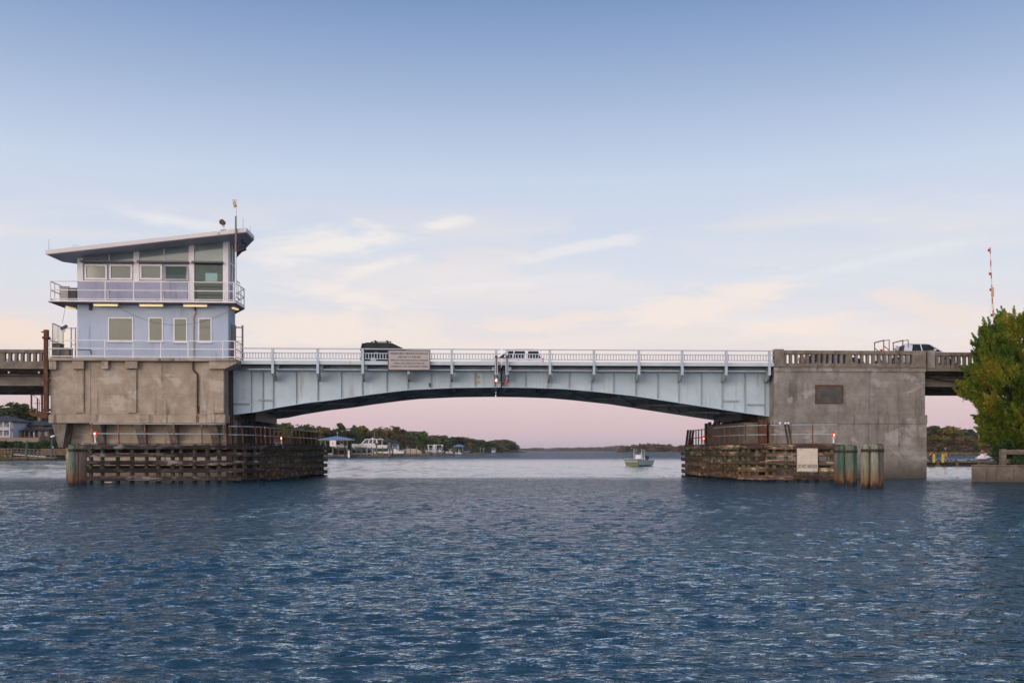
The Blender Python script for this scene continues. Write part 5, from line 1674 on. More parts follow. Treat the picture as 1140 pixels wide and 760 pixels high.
# tall corner window: clear glass, room and far window behind
xa_, xb_ = hx(745, HF), hx(880, HF)
zf0 = FLOOR2 + 0.12
zm = hz(800, 399, HF)
cw = M()
cw.box(xa_, xb_, HF - 0.02, HF + 0.08, FLOOR2 + 0.001, zf0); cw.box(xa_, xb_, HF - 0.03, HF + 0.08, zm - 0.03, zm + 0.03); cw.box(xa_, xb_, HF - 0.02, HF + 0.08, zc5 - 0.08, zc5 - 0.002)
cwo = cw.build('window', MT['white'], house)
M().box(xa_, xb_, HF + 0.03, HF + 0.045, zm + 0.031, zc5 - 0.081).build('pane', MT['glass_clear'], cwo)
M().box(xa_, xb_, HF + 0.03, HF + 0.045, zf0 + 0.001, zm - 0.031).build('pane', MT['glass_dark'], cwo)
# right side glazing
sx_ = X1 + 0.02
sg_ = M()
for y in (0.05, 0.85, 1.72):
    sg_.box(sx_ - 0.1, sx_ + 0.02, y, y + 0.14, FLOOR2, ztop(sx_) - 0.002)
for z in (FLOOR2 + 0.003, zm - 0.05, zc5 - 0.05):
    sg_.box(sx_ - 0.08, sx_ + 0.01, 0.0, 1.85, z, z + 0.1)
sgo = sg_.build('side_window', MT['white'], house)
M().box(sx_ - 0.05, sx_ - 0.035, HF + 0.21, 1.85, FLOOR2 + 0.1, ztop(sx_) - 0.05).build('pane', MT['glass_clear'], sgo)
# rear and left walls of the upper room; the rear wall has one window opening on the tall window's sight line
bw = M()
rx0, rx1 = bx(219.5, BACK), bx(249.5, BACK)
rz0, rz1 = bz(240, 313.5, BACK), bz(240, 304, BACK)
bk0, bk1 = X0 + 1.9, X1 - 1.9


def wallq(m, xa_, xb_, y0, y1, z0, z1):
    f1 = z1 if z1 is not None else None
    za = ztop(xa_) - 0.002 if z1 is None else z1
    zb_ = ztop(xb_) - 0.002 if z1 is None else z1
    m.prism_xz([(xa_, z0), (xb_, z0), (xb_, zb_), (xa_, za)], y0, y1)


wallq(bw, bk0, rx0, BACK - 0.15, BACK, FLOOR2, None)
wallq(bw, rx0 + .001, rx1 - .001, BACK - 0.15, BACK, FLOOR2, rz0)
wallq(bw, rx0 + .001, rx1 - .001, BACK - 0.15, BACK, rz1, None)
wallq(bw, rx1, bk1, BACK - 0.15, BACK, FLOOR2, None)
# chamfer walls
for (p, q) in (((X0 + 0.02, 1.9), (X0 + 1.9, BACK - 0.15)),):
    bw.prism_xy([p, q, (q[0], q[1] - 0.2), (p[0], p[1] - 0.2)], FLOOR2, lambda x, y: ztop(x) - 0.002)
bw.prism_xy([(X0, HF + 0.19), (X0 + 0.15, HF + 0.19), (X0 + 0.15, 1.85), (X0, 1.85)], FLOOR2, lambda x, y: ztop(x) - 0.002)
bw.build('upper_wall', MT['house_lilac'], house)
# right chamfer is half glazed
M().prism_xy([(X1, 1.9), (X1 - 1.9, BACK - 0.16), (X1 - 2.05, BACK - 0.3), (X1 - 0.12, 1.88)], FLOOR2, zm).build('upper_wall', MT['house_lilac'], house)
M().prism_xy([(X1 - 0.04, 1.9), (X1 - 1.9, BACK - 0.2), (X1 - 1.92, BACK - 0.22), (X1 - 0.06, 1.88)], zm + .002, lambda x, y: ztop(x) - 0.003).build('pane', MT['glass_clear'], house)
# inside: desk and cabinet seen through the tall window, interior partition
ins = M()
ins.box(hx(765, 2.5), hx(792, 2.5), 2.0, 2.6, FLOOR2 + 0.003, FLOOR2 + 1.75)
ins.box(hx(745, 1.2), hx(890, 1.2) , 1.0, 1.6, FLOOR2 + 0.75, FLOOR2 + 0.82)
ins.build('console_desk', MT['interior'], house)
M().box(hx(722, 0.2), hx(728, 0.2), HF + 0.2, BACK - 0.2, FLOOR2 + 0.003, ztop(hx(722, 0.2)) - 0.2).build('partition', MT['interior'], house)

# roof
RF = -2.3
rA, rB = hq(45, 247, RF), hq(990, 142, RF)
rk = (rB.z - rA.z) / (rB.x - rA.x)
zroof = lambda x, y: rA.z + (x - rA.x) * rk
zsof = lambda x, y: rA.z - 0.27 + (x - rA.x) * rk - 0.02
rplan = [(rA.x, RF), (rB.x, RF), (rB.x, 0.35), (rB.x - 2.6, 6.0), (rA.x + 2.8, 6.0), (rA.x + 0.05, 0.55)]
roof = M().prism_xy(rplan, zsof, zroof).build('roof', MT['roof'], house)
rin = [(x + (0.07 if x < 0 and x < rA.x + 3 else -0.07), y + (0.07 if y < 0 else -0.07)) for x, y in rplan]
M().prism_xy(rin, lambda x, y: zsof(x, y) - 0.03, lambda x, y: zsof(x, y) - 0.003).build('soffit', MT['soffit'], roof)
# fill between wall tops and soffit
fl = M()
fl.prism_xz([(X0 - 0.02, ztop(X0) + 0.001), (X1 + 0.02, ztop(X1) + 0.001), (X1 + 0.02, zsof(X1, 0) - 0.031), (X0 - 0.02, zsof(X0, 0) - 0.031)], HF + 0.0, HF + 0.2)
fl.prism_xy([(X1 - 0.1, HF + 0.21), (X1 + 0.02, HF + 0.21), (X1 + 0.02, 1.9), (X1 - 1.9, BACK), (X0 + 1.9, BACK), (X0, 1.9), (X0, HF + 0.21), (X0 + 0.1, HF + 0.21), (X0 + 0.1, 1.7), (X0 + 2, BACK - 0.1), (X1 - 2, BACK - 0.1), (X1 - 0.1, 1.7)],
            lambda x, y: ztop(x), lambda x, y: zsof(x, y) - 0.031)
fl.build('wall_head', MT['soffit'], house)

# conduit down the lower front, small wall fittings, sagging wire
cd_ = [hq(749, 500, HF - 0.1), hq(749, 540, HF - 0.1), hq(740, 560, HF - 0.1), hq(741, 752, HF - 0.1)]
M().tube(cd_, 0.05, 8).build('conduit', MT['tan_conduit'], lower)
M().tube([hq(749, 497, HF - 0.1), hq(749, 532, HF - 0.1)], 0.062, 8).build('conduit_sleeve', MT['rust'], lower)
wr = M()
pts = []
for i in range(25):
    a = i / 24
    x = 380 + (920 - 380) * a
    y = 510 + (525 - 510) * a + 80 * (1 - (2 * a - 1) ** 2)
    pts.append(hq(x, y, HF - 0.05))
wr.tube(pts, 0.007, 4)
wr.tube([hq(140, 505, -0.9), hq(130, 560, -0.9), hq(124, 590, -0.9)], 0.012, 4)
wr.build('sagging_wire', MT['black'], house)
ft = M()
p = hq(258, 516, HF); ft.box(p.x - 0.07, p.x + 0.07, HF - 0.2, HF - 0.003, p.z - 0.2, p.z + 0.25)
p = hq(258, 722, HF); ft.tube([hq(195, 713, HF - 0.08), hq(255, 713, HF - 0.08), hq(260, 735, HF - 0.08)], 0.03, 6)
ft.build('wall_fitting', MT['black'], lower)
for x in (338, 598):
    p = hq(x, 441, bF + 0.1)
    m = M(); m.box(p.x - 0.11, p.x + 0.11, bF + 0.1, bF + 0.3, p.z - 0.07, p.z + 0.09); m.box(p.x - 0.06, p.x + 0.06, bF + 0.13, bF + 0.25, p.z - 0.6, p.z - 0.071)
    bx_ = m.build('outlet_box', MT['soffit'], house)

# fluorescent tubes under the balcony
for (a, b, lab) in ((276, 388, 'leftmost of the three lit yellow tubes along the balcony underside'), (491, 600, 'middle of the three lit yellow tubes along the balcony underside'),
                    (697, 807, 'rightmost of the three lit yellow tubes along the balcony underside')):
    xa_, xb_ = hx(a, -0.6), hx(b, -0.6)
    z = SLAB_B
    t = thing('tube_light', lab, 'lamp', ((xa_ + xb_) / 2, -0.75, z - 0.1), FR_B, 'lit tubes under the balcony')
    M().box(xa_ - 0.03, xb_ + 0.03, -0.86, -0.64, z - 0.09, z - 0.003).build('lamp_housing', MT['white'], t)
    M().box(xa_, xb_, -0.85, -0.65, z - 0.19, z - 0.091).build('diffuser', MT['tube_lit'], t, bevel=0.03)
for (pa, pb, lab) in ((hq(143, 503, 0.2), hq(183, 518, 1.3), 'short lit yellow tube under the left end of the balcony'), (hq(926, 512, 0.1), hq(948, 519, 1.0), 'short lit yellow tube under the right end of the balcony')):
    z = SLAB_B
    a = Vector((pa.x, pa.y, z)); b = Vector((pb.x, pb.y, z))
    t = thing('tube_light', lab, 'lamp', ((a + b) / 2 - Vector((0, 0, 0.1))), FR_B, 'lit tubes under the balcony')
    M().bar(a - Vector((0, 0, 0.05)), b - Vector((0, 0, 0.05)), 0.2, 0.08).build('lamp_housing', MT['white'], t)
    M().bar(a - Vector((0, 0, 0.15)), b - Vector((0, 0, 0.14)), 0.2, 0.098).build('diffuser', MT['tube_lit'], t)

# mast with weather head
MLY = RF - 0.12
mx_ = hx(940, MLY)
t = thing('weather_mast', 'slender white and brown mast rising past the right end of the tender house roof', 'mast', (mx_, MLY, FLOOR2), FR_B)
mtop = hz(940, 40, MLY); mmid = hz(940, 87, MLY); mlow = hz(940, 215, MLY)
rfz = zroof(mx_, 0)
M().cyl((mx_, MLY, FLOOR2 + 0.1), (mx_, MLY, mlow - 0.6), 0.06, n=8).build('lower_tube', MT['white'], t)
M().cyl((mx_, RF - 0.12, mlow - 0.6), (mx_, RF - 0.12, mmid), 0.075, 0.06, 8).build('middle_tube', surf('brown_mast_paint', (0.24, 0.16, 0.14), (0.18, 0.12, 0.11), scale=3, rough=0.6), t)
M().cyl((mx_, RF - 0.12, mmid), (mx_, RF - 0.12, mtop), 0.05, 0.05, 8).build('upper_tube', MT['white'], t)
M().bar((mx_, bF + 0.06, FLOOR2 + 0.16), (mx_, MLY, FLOOR2 + 0.16), 0.07, 0.09).build('offset_arm', MT['white'], t)
M().bar((mx_, bF + 0.06, FLOOR2 + 1.3), (mx_, MLY, FLOOR2 + 1.3), 0.06, 0.06).build('offset_arm', MT['white'], t)
wh = M()
wh.ball((mx_ - 0.05, RF - 0.12, mtop + 0.02), 0.13, 8, 6)
wh.box(mx_ - 0.2, mx_ + 0.02, RF - 0.16, RF - 0.08, mtop + 0.1, mtop + 0.32)
wh.bar((mx_ - 0.26, RF - 0.12, mtop + 0.42), (mx_ + 0.06, RF - 0.12, mtop + 0.42), 0.05, 0.04)
wh.cyl((mx_ - 0.1, RF - 0.12, mtop + 0.3), (mx_ - 0.1, RF - 0.12, mtop + 0.42), 0.03, n=6)
wh.build('weather_head', MT['tan_conduit'], t)

# things on and under the roof
sp_ = hq(888, 143, -1.6)
z = zroof(sp_.x, 0)
t = thing('searchlight', 'round brown searchlight on the high end of the slanted roof', 'searchlight', (sp_.x, -1.6, z), FR_B)
M().box(sp_.x - 0.25, sp_.x + 0.2, -1.8, -1.4, z + 0.002, z + 0.16).build('base_plate', MT['rust'], t)
M().bar((sp_.x + 0.0, -1.6, z + 0.16), (sp_.x - 0.12, -1.6, z + 0.55), 0.12, 0.14).build('yoke', MT['white'], t)
M().cyl((sp_.x - 0.12, -1.95, z + 0.68), (sp_.x - 0.12, -1.45, z + 0.72), 0.2, 0.16, 14).build('lamp_drum', MT['brown_dev'], t)
cam_ = hq(922, 140, -1.4)
z = zroof(cam_.x, 0)
t = thing('roof_camera', 'small white camera on a stalk on the high end of the roof', 'camera', (cam_.x, -1.4, z), FR_B)
M().cyl((cam_.x, -1.4, z), (cam_.x, -1.4, z + 0.2), 0.025, n=6).build('stalk', MT['white'], t)
M().bar((cam_.x - 0.14, -1.4, z + 0.27), (cam_.x + 0.12, -1.4, z + 0.2), 0.12, 0.12).build('camera_body', MT['white'], t)
fp = hq(965, 243, -0.3)
t = thing('floodlight', 'black floodlight hanging under the high end of the roof', 'floodlight', (fp.x, -0.3, fp.z + 0.5), FR_B)
M().bar((fp.x - 0.42, -0.3, fp.z - 0.22), (fp.x + 0.32, -0.3, fp.z + 0.1), 0.45, 0.26).build('lamp_body', MT['black'], t, bevel=0.03)
fy = M()
zsf = zsof(fp.x + 0.1, 0) - 0.032
fy.tube([(fp.x + 0.1, -0.3, zsf), (fp.x + 0.05, -0.3, zsf - 0.25), (fp.x + 0.36, -0.3, fp.z + 0.42), (fp.x + 0.36, -0.3, fp.z + 0.12)], 0.05, 6)
fy.build('bracket_arm', MT['black'], t)
for (x, y0_, y1_, ly, lab) in ((61, 196, 247, -2.0, 'thin upright rod at the low left tip of the slanted roof'), (974, 94, 142, -1.6, 'taller thin rod at the high right tip of the slanted roof'),
                               (1008, 134, 165, 0.2, 'shorter thin rod at the high right tip of the slanted roof, behind the taller one')):
    p0 = hq(x, y1_, ly)
    zz = zroof(p0.x, 0)
    tag(M().cyl((p0.x, ly, zz), (p0.x, ly, hz(x, y0_, ly)), 0.02, 0.014, 6).build('lightning_rod', MT['galv'], loc=(p0.x, ly, zz), frame=FR_B), lab, 'lightning rod', 'lightning rods on the tender house roof')
hp_ = hq(186, 232, -1.8)
lpm = M()
pts = [(hp_.x + 0.2 * math.cos(a), -1.8, zroof(hp_.x, 0) + 0.12 + 0.14 * math.sin(a)) for a in [R(-40 + 30 * i) for i in range(10)]]
lpm.tube(pts, 0.018, 5)
tag(lpm.build('lifting_ring', MT['galv'], loc=(hp_.x, -1.8, zroof(hp_.x, 0)), frame=FR_B), 'small wire loop standing on the low end of the roof', 'lifting ring')
p = hq(857, 166, RF - 0.02)
tag(M().ball((p.x, RF - 0.06, p.z), 0.07, 8, 6).build('eave_sensor', MT['white'], loc=(p.x, RF - 0.06, p.z), frame=FR_B), 'tiny white dome fixed to the roof edge near its high end', 'sensor')

# air conditioners on the left end of the balcony
for (a, b, mt, lab) in ((112, 152, 'siding_tan', 'pale air conditioner at the left end of the balcony'), (156, 191, 'black', 'dark air conditioner between the pale one and the house wall on the balcony')):
    xa_, xb_ = hx(a, 0.6), hx(b, 0.6)
    z0 = FLOOR2 + 0.003; z1 = hz(a, 419 if a < 120 else 425, 0.6)
    t = thing('air_conditioner', lab, 'air conditioner', ((xa_ + xb_) / 2, 0.9, z0), FR_B, 'air conditioners on the balcony')
    M().box(xa_, xb_, 0.6, 1.3, z0, z1).build('casing', MT[mt] if mt != 'siding_tan' else surf('grey_beige_casing', (0.36, 0.34, 0.33), (0.3, 0.28, 0.27), scale=2, rough=0.6), t, bevel=0.02)
    gr = M()
    for i in range(5):
        zz = z0 + 0.15 + i * (z1 - z0 - 0.25) / 5
        gr.box(xa_ + 0.08, xb_ - 0.08, 0.585, 0.598, zz, zz + 0.03)
    gr.build('grille', MT['galv'] if a < 120 else MT['ledge'], t)
    M().box(xa_ - 0.02, xb_ + 0.02, 0.57, 1.33, z1 + 0.002, z1 + 0.05).build('lid', MT['white'] if a > 120 else MT['galv'], t)

# platform clutter left of the house
cA = thing('mesh_gate', 'chain link gate standing open on the platform left of the house', 'gate', (hx(105, -0.4), -0.4, pz), FR_B)
gA, gB, gC, gD = hq(78, 690, -0.7), hq(128, 690, 0.8), hq(128, 612, 0.8), hq(78, 590, -0.7)
m = M()
for a, b in ((gA, gB), (gB, gC), (gC, gD), (gD, gA)): m.tube([a, b], 0.035, 6)
m.tube([(gA + gB) / 2, (gC + gD) / 2], 0.02, 6)
gfo = m.build('gate_frame', MT['galv'], cA)
m = M()
for i in range(1, 16):
    f = i / 16
    m.tube([gA.lerp(gB, f), gD.lerp(gC, f)], 0.006, 3)
for i in range(1, 26):
    f = i / 26
    m.tube([gA.lerp(gD, f), gB.lerp(gC, f)], 0.006, 3)
m.build('wire_mesh', MT['galv'], cA)
gp = M()
for x in (166, 186):
    q = hq(x, 610, 0.2); gp.cyl((q.x, 0.2, pz), (q.x, 0.2, q.z), 0.05, n=6)
q0, q1 = hq(128, 614, 0.4), hq(190, 614, 0.4)
gp.tube([q0, q1], 0.03); 
q = hq(166, 690, 0.2); q2 = hq(190, 690, 0.2); gp.tube([q, q2], 0.03)
tag(gp.build('gate_posts', MT['galv'], loc=(hx(176, 0.2), 0.2, pz), frame=FR_B), 'pair of grey pipe gate posts beside the left wall of the blue house', 'gate frame')
q = hq(136, 612, 0.5)
t = thing('platform_spotlight', 'small dark spotlight clamped on top of the chain link gate', 'spotlight', (q.x, 0.5, q.z), FR_B)
M().bar((q.x - 0.2, 0.3, q.z - 0.12), (q.x + 0.16, 0.5, q.z + 0.16), 0.22, 0.22).build('lamp_body', MT['ledge'], t)
M().cyl((q.x, 0.5, q.z - 0.3), (q.x, 0.5, q.z), 0.03, n=6).build('clamp', MT['galv'], t)
for (a, b, yt, ly, mt, lab) in ((74, 112, 684, -0.4, 'concrete_dark', 'taller dark grey utility box at the left corner of the platform'), (113, 154, 705, -0.3, 'concrete_dark', 'lower dark grey utility box beside the taller one on the platform')):
    xa_, xb_ = hx(a, ly), hx(b, ly)
    z1 = hz(a, yt, ly)
    t = thing('utility_box', lab, 'utility box', ((xa_ + xb_) / 2, ly, pz), FR_B, 'utility boxes left of the tender house')
    M().box(xa_, xb_, ly, ly + 0.8, pz + 0.003, z1 - 0.05).build('casing', MT[mt], t, bevel=0.02)
    M().box(xa_ - 0.03, xb_ + 0.03, ly - 0.03, ly + 0.83, z1 - 0.048, z1).build('lid', MT[mt], t, bevel=0.01)
# ladder frame right of the house
la, lb = bx(261.8, 1.0), bx(270.0, 1.0)
t = thing('access_ladder', 'tall brown ladder frame at the right end of the house platform', 'ladder', ((la + lb) / 2, 1.0, pz), FR_B)
lz = bz(266, 362, 1.0)
for x in (la, lb):
    M().box(x - 0.06, x + 0.06, 0.95, 1.05, pz + 0.003, lz).build('upright', surf('brown_grey_ladder_paint', (0.22, 0.17, 0.16), (0.17, 0.13, 0.125), scale=4, rough=0.6), t)
m = M()
m.box(la, lb, 0.97, 1.03, lz - 0.22, lz - 0.1)
for i in range(7):
    z = pz + 0.3 + i * 0.3
    if z < pz + 1.9: m.box(la + .06, lb - .06, 0.985, 1.015, z, z + 0.035)
m.build('rungs', MT['galv'], t)

# ------------------------------------------------------------------ vehicles on the deck
def wheel(parent, x, y, z, r, w, side):
    t = M().cyl((x, y - w / 2, z), (x, y + w / 2, z), r, r, 20).build('wheel', MT['tyre'], parent)
    yo = y + side * (w / 2 + 0.004)
    M().cyl((x, yo - side * 0.02, z), (x, yo + side * 0.008, z), r * 0.66, r * 0.58, 16).build('rim', MT['rim'], t)
    return t


def arch_profile(pts_top, x0, x1, zb, wheels, r):
    """body side outline with the wheel arches cut out"""
    poly = [(x0, zb)]
    for xw in wheels:
        n = 8
        poly.append((xw - r, zb))
        for i in range(1, n):
            a = math.pi * (1 - i / n)
            poly.append((xw + r * math.cos(a), zb + r * 0.98 * math.sin(a)))
        poly.append((xw + r, zb))
    poly.append((x1, zb))
    poly += pts_top[::-1]
    return poly


def hull8(m, lo, hi):
    """lo / hi: (x0, x1, half width, z)"""
    a, b, w, z = lo; c, d, v, y = hi
    vs = [(a, -w, z), (b, -w, z), (b, w, z), (a, w, z), (c, -v, y), (d, -v, y), (d, v, y), (c, v, y)]
    return m.add(vs, [(0, 3, 2, 1), (4, 5, 6, 7), (0, 1, 5, 4), (1, 2, 6, 5), (2, 3, 7, 6), (3, 0, 4, 7)])


def car(label, cat, loc, rz, kind, paint, name, frame=FR_B):
    """built nose towards +x with the rear bumper at x=0; its right side is -y"""
    t = thing(name, label, cat, loc, frame, None, rz, local=True)
    P = MT[paint]
    if kind == 'suv':
        Ln, hw, wr = 4.75, 0.93, 0.37
        wh = (0.95, 3.75)
        top = [(0.0, 0.55), (0.02, 0.95), (0.08, 1.12), (3.35, 1.10), (4.2, 1.0), (4.62, 0.86), (4.75, 0.62), (4.72, 0.38)]
        gh_lo = (0.06, 3.55, 0.88, 1.10); gh_hi = (0.20, 2.35, 0.76, 1.66); zt = 1.76
    elif kind == 'bigsuv':
        Ln, hw, wr = 5.35, 0.98, 0.4
        wh = (1.05, 4.2)
        top = [(0.0, 0.6), (0.02, 1.05), (0.06, 1.2), (3.75, 1.18), (4.9, 1.1), (5.25, 1.0), (5.35, 0.7), (5.32, 0.42)]
        gh_lo = (0.08, 3.85, 0.93, 1.18); gh_hi = (0.32, 3.0, 0.76, 1.8); zt = 1.9
    elif kind == 'sedan':
        Ln, hw, wr = 4.7, 0.9, 0.33
        wh = (0.95, 3.7)
        top = [(0.0, 0.5), (0.03, 0.85), (0.12, 0.98), (0.9, 1.0), (3.2, 0.96), (4.1, 0.86), (4.6, 0.72), (4.7, 0.52), (4.66, 0.32)]
        gh_lo = (0.75, 3.4, 0.84, 0.97); gh_hi = (1.45, 2.65, 0.66, 1.29); zt = 1.34
    else:  # pickup
        Ln, hw, wr = 6.3, 0.99, 0.42
        wh = (1.15, 5.15)
        top = [(0.0, 0.6), (0.01, 1.28), (1.98, 1.30), (2.0, 1.24), (4.75, 1.24), (5.8, 1.16), (6.2, 1.02), (6.3, 0.7), (6.28, 0.45)]
        gh_lo = (2.08, 4.85, 0.95, 1.24); gh_hi = (2.22, 3.9, 0.80, 1.84); zt = 1.93
    zb = 0.34 if kind != 'sedan' else 0.26
    body = M().prism_xz(arch_profile(top, 0.02, Ln - 0.03, zb, wh, wr + 0.07), -hw, hw).build('body', P, t, bevel=0.05)
    gh = M(); hull8(gh, gh_lo, gh_hi)
    ghm = gh.build('window_glass', MT['car_glass'], t)
    rf = M()
    hull8(rf, (gh_hi[0] - (0.16 if kind == 'suv' else 0.03), gh_hi[1] + 0.04, gh_hi[2] + 0.02, gh_hi[3] - 0.02), (gh_hi[0] + (0.22 if kind == 'suv' else 0.08), gh_hi[1] - (0.45 if kind == 'suv' else 0.18), gh_hi[2] - 0.1, zt))
    rf.build('roof', P, t, bevel=0.06)
    pl = M()
    for s in (-1, 1):
        lo_y, hi_y = s * (gh_lo[2] + 0.005), s * (gh_hi[2] + 0.008)
        a = (gh_lo[0], lo_y, gh_lo[3]); b = (gh_hi[0], hi_y, gh_hi[3]); pl.bar(a, b, 0.24 if kind != 'pickup' else 0.62, 0.05, up=(0, 1, 0))
        a = (gh_lo[1], lo_y, gh_lo[3]); b = (gh_hi[1], hi_y, gh_hi[3]); pl.bar(a, b, 0.07, 0.05, up=(0, 1, 0))
        fs_ = (0.36, 0.66) if kind in ('suv', 'bigsuv') else ((0.5,) if kind == 'sedan' else (0.42,))
        for f in fs_:
            x = gh_lo[0] + (gh_lo[1] - gh_lo[0]) * f; x2 = x + 0.3 * (gh_hi[0] + (gh_hi[1] - gh_hi[0]) * f - x)
            pl.bar((x, lo_y, gh_lo[3]), (x2, hi_y, gh_hi[3]), 0.26 if (kind == 'bigsuv' and f == fs_[0]) else 0.08, 0.04, up=(0, 1, 0))
    pl.build('pillars', P, t)
    for xw in wh:
        for s in (-1, 1): wheel(t, xw, s * (hw - 0.12), wr, wr, 0.24, s)
    zl = top[1][1]
    for s in (-1, 1):
        M().box(-0.012, 0.1, s * (hw - 0.2) - 0.12, s * (hw - 0.2) + 0.205, zl - 0.12, zl + 0.16).build('taillight', MT['tail'], t)
        M().box(Ln - 0.22, Ln - 0.02, s * (hw - 0.25) - 0.15, s * (hw - 0.25) + 0.256, 0.66, 0.82).build('headlight', MT['head'], t)
        mo = M(); mo.box(gh_lo[1] - 0.75, gh_lo[1] - 0.57, s * (hw + 0.02), s * (hw + 0.2), gh_lo[3] + 0.05, gh_lo[3] + 0.22)
        mo.build('wing_mirror', P, t, bevel=0.03)
    bu = M(); bu.box(-0.06, 0.1, -hw + 0.06, hw - 0.06, zb + 0.08, zb + 0.26); bu.box(Ln - 0.12, Ln + 0.05, -hw + 0.06, hw - 0.06, zb + 0.05, zb + 0.22)
    bu.build('bumpers', MT['black'] if kind != 'sedan' else P, t)
    M().box(0.2, Ln - 0.2, -hw + 0.12, hw - 0.12, zb - 0.08, zb + 0.25).build('underbody', MT['black'], t)
    dh = M()
    for x in (gh_lo[0] + 1.0, gh_lo[0] + 1.95):
        if x < gh_lo[1] - 0.4:
            for s in (-1, 1): dh.box(x, x + 0.2, s * (hw + 0.003), s * (hw + 0.03), gh_lo[3] - 0.16, gh_lo[3] - 0.12)
    dh.build('door_handles', MT['black'] if paint != 'car_dark' else MT['galv'], t)
    if kind in ('suv', 'bigsuv'):
        rr = M()
        for s in (-1, 1):
            rr.bar((0.75, s * 0.62, zt + 0.06), (2.3, s * 0.62, zt + 0.06), 0.05, 0.05)
            for x in (0.8, 2.2): rr.box(x - 0.04, x + 0.04, s * 0.62 - 0.03, s * 0.62 + 0.03, zt - 0.06, zt + 0.06)
        if kind == 'suv':
            for x in (1.05, 1.95): rr.bar((x, -0.7, zt + 0.13), (x, 0.7, zt + 0.13), 0.14, 0.05)
        rr.build('roof_rack', MT['black'], t)
        if kind == 'suv':
            M().prism_xz([(0.28, zt - 0.05), (0.9, zt - 0.01), (0.9, zt - 0.08), (0.3, zt - 0.1)], -0.66, 0.66).build('rear_spoiler', P, t)
    if kind == 'pickup':
        M().box(0.12, 1.95, -hw + 0.12, hw - 0.12, 1.301, 1.32).build('bed_cover', MT['black'], t)
        for x in (0.2, 1.72):
            rk_ = M()
            for s in (-1, 1):
                rk_.bar((x, s * 0.86, 1.30), (x + 0.0, s * 0.86, 2.12), 0.06, 0.06)
                rk_.bar((x + 0.5, s * 0.86, 1.31), (x, s * 0.86, 1.7), 0.05, 0.05)
            rk_.bar((x, -0.92, 2.13), (x, 0.92, 2.13), 0.07, 0.07)
            rk_.bar((x, -0.88, 2.1), (x + 0.42, -0.88, 2.16), 0.05, 0.05)
            rk_.bar((x + 0.42, -0.88, 1.3), (x + 0.42, -0.88, 2.16), 0.05, 0.05)
            rk_.build('ladder_rack', MT['rack'], t)
    return t


RDL, RDR = 8.60, 8.605
car('black SUV with roof bars driving right, partly behind the schedule board', 'suv', (bx(403, 3.0), 3.0, RDL), 0.0, 'suv', 'car_dark', 'sport_utility_vehicle')
car('white SUV heading left, just right of the middle of the steel span', 'suv', (bx(604, 9.6), 9.6, RDL), math.pi, 'bigsuv', 'car_white', 'sport_utility_vehicle')
car('silver white pickup truck with two upright ladder racks in its bed', 'pickup truck', (bx(976, 3.2), 3.2, RDR), 0.0, 'pickup', 'car_silver', 'pickup_truck')
car('deep blue sedan seen through the openings of the right concrete parapet', 'car', (bx(893, 4.2), 4.2, RDR), 0.0, 'sedan', 'car_blue', 'sedan_car')
car('pale blue sedan seen through the parapet openings at the left edge', 'car', (bx(17, 4.0) - 4.7, 4.0, bz(25, 407, 0) + 0.012), 0.0, 'sedan', 'car_pale', 'sedan_car')

# raised barrier arm behind the cedar
Yb = 80.0
x = wx(1106.0, Yb); zb_ = wz(392, Yb)
t = thing('barrier_gate', 'raised red and white striped barrier arm standing upright above the cedar', 'barrier', (x, Yb, zb_ - 0.6), FR_W)
M().box(x - 0.35, x + 0.35, Yb - 0.3, Yb + 0.3, zb_ - 0.6, zb_ + 0.7).build('gate_housing', MT['white'], t, bevel=0.03)
Pt = lambda f: Vector((wx(1107.0 + (1102.2 - 1107.0) * f, Yb), Yb, wz(380 + (275.5 - 380) * f, Yb)))
m1 = M(); m2 = M()
nseg = 15
for i in range(nseg):
    f0, f1 = i / nseg, (i + 1) / nseg
    (m1 if i % 2 == 0 else m2).bar(Pt(f0), Pt(f1), 0.075, 0.055, up=(0, 1, 0))
ao = m1.build('barrier_arm', MT['stripe_red'], t)
m2.build('white_stripes', MT['stripe_white'], ao)
lm_ = M()
for f in (0.28, 0.55, 0.72, 0.97):
    q = Pt(f); lm_.box(q.x - 0.17, q.x - 0.07, Yb - 0.06, Yb + 0.06, q.z - 0.1, q.z + 0.1)
lm_.build('arm_lamps', MT['red_off'], ao)
q = Pt(0.52); M().box(q.x - 0.1, q.x + 0.12, Yb - 0.07, Yb - 0.045, q.z - 0.35, q.z + 0.4).build('splice_plate', MT['tan_conduit'], ao)
wr = M(); wr.tube([Pt(0.53) + Vector((0, 0, 0)), Vector((x - 0.4, Yb, zb_ + 0.6))], 0.012, 4); wr.tube([Pt(0.50), Vector((x + 0.3, Yb, zb_ + 0.6))], 0.02, 4)
wr.build('stay_wire', MT['galv'], ao)

# ------------------------------------------------------------------ vegetation
def leaf_quads(P, Nrm, size, r, aspect=1.0):
    """P points, Nrm facing directions: one small leaf-clump face each"""
    n = len(P)
    a = r.normal(size=(n, 3))
    t = np.cross(Nrm, a); t /= np.linalg.norm(t, axis=1)[:, None] + 1e-9
    b = np.cross(Nrm, t); b /= np.linalg.norm(b, axis=1)[:, None] + 1e-9
    s = size * (0.55 + 0.9 * r.random(n))[:, None]
    t = t * s; b = b * s * aspect
    k = 0.35 * (r.random((n, 1)) - 0.5)
    V = np.stack([P - t, P - b * (0.8 + k), P + t, P + b * (0.8 - k)], 1).reshape(-1, 3)
    F = np.arange(4 * n).reshape(n, 4)
    return V, F


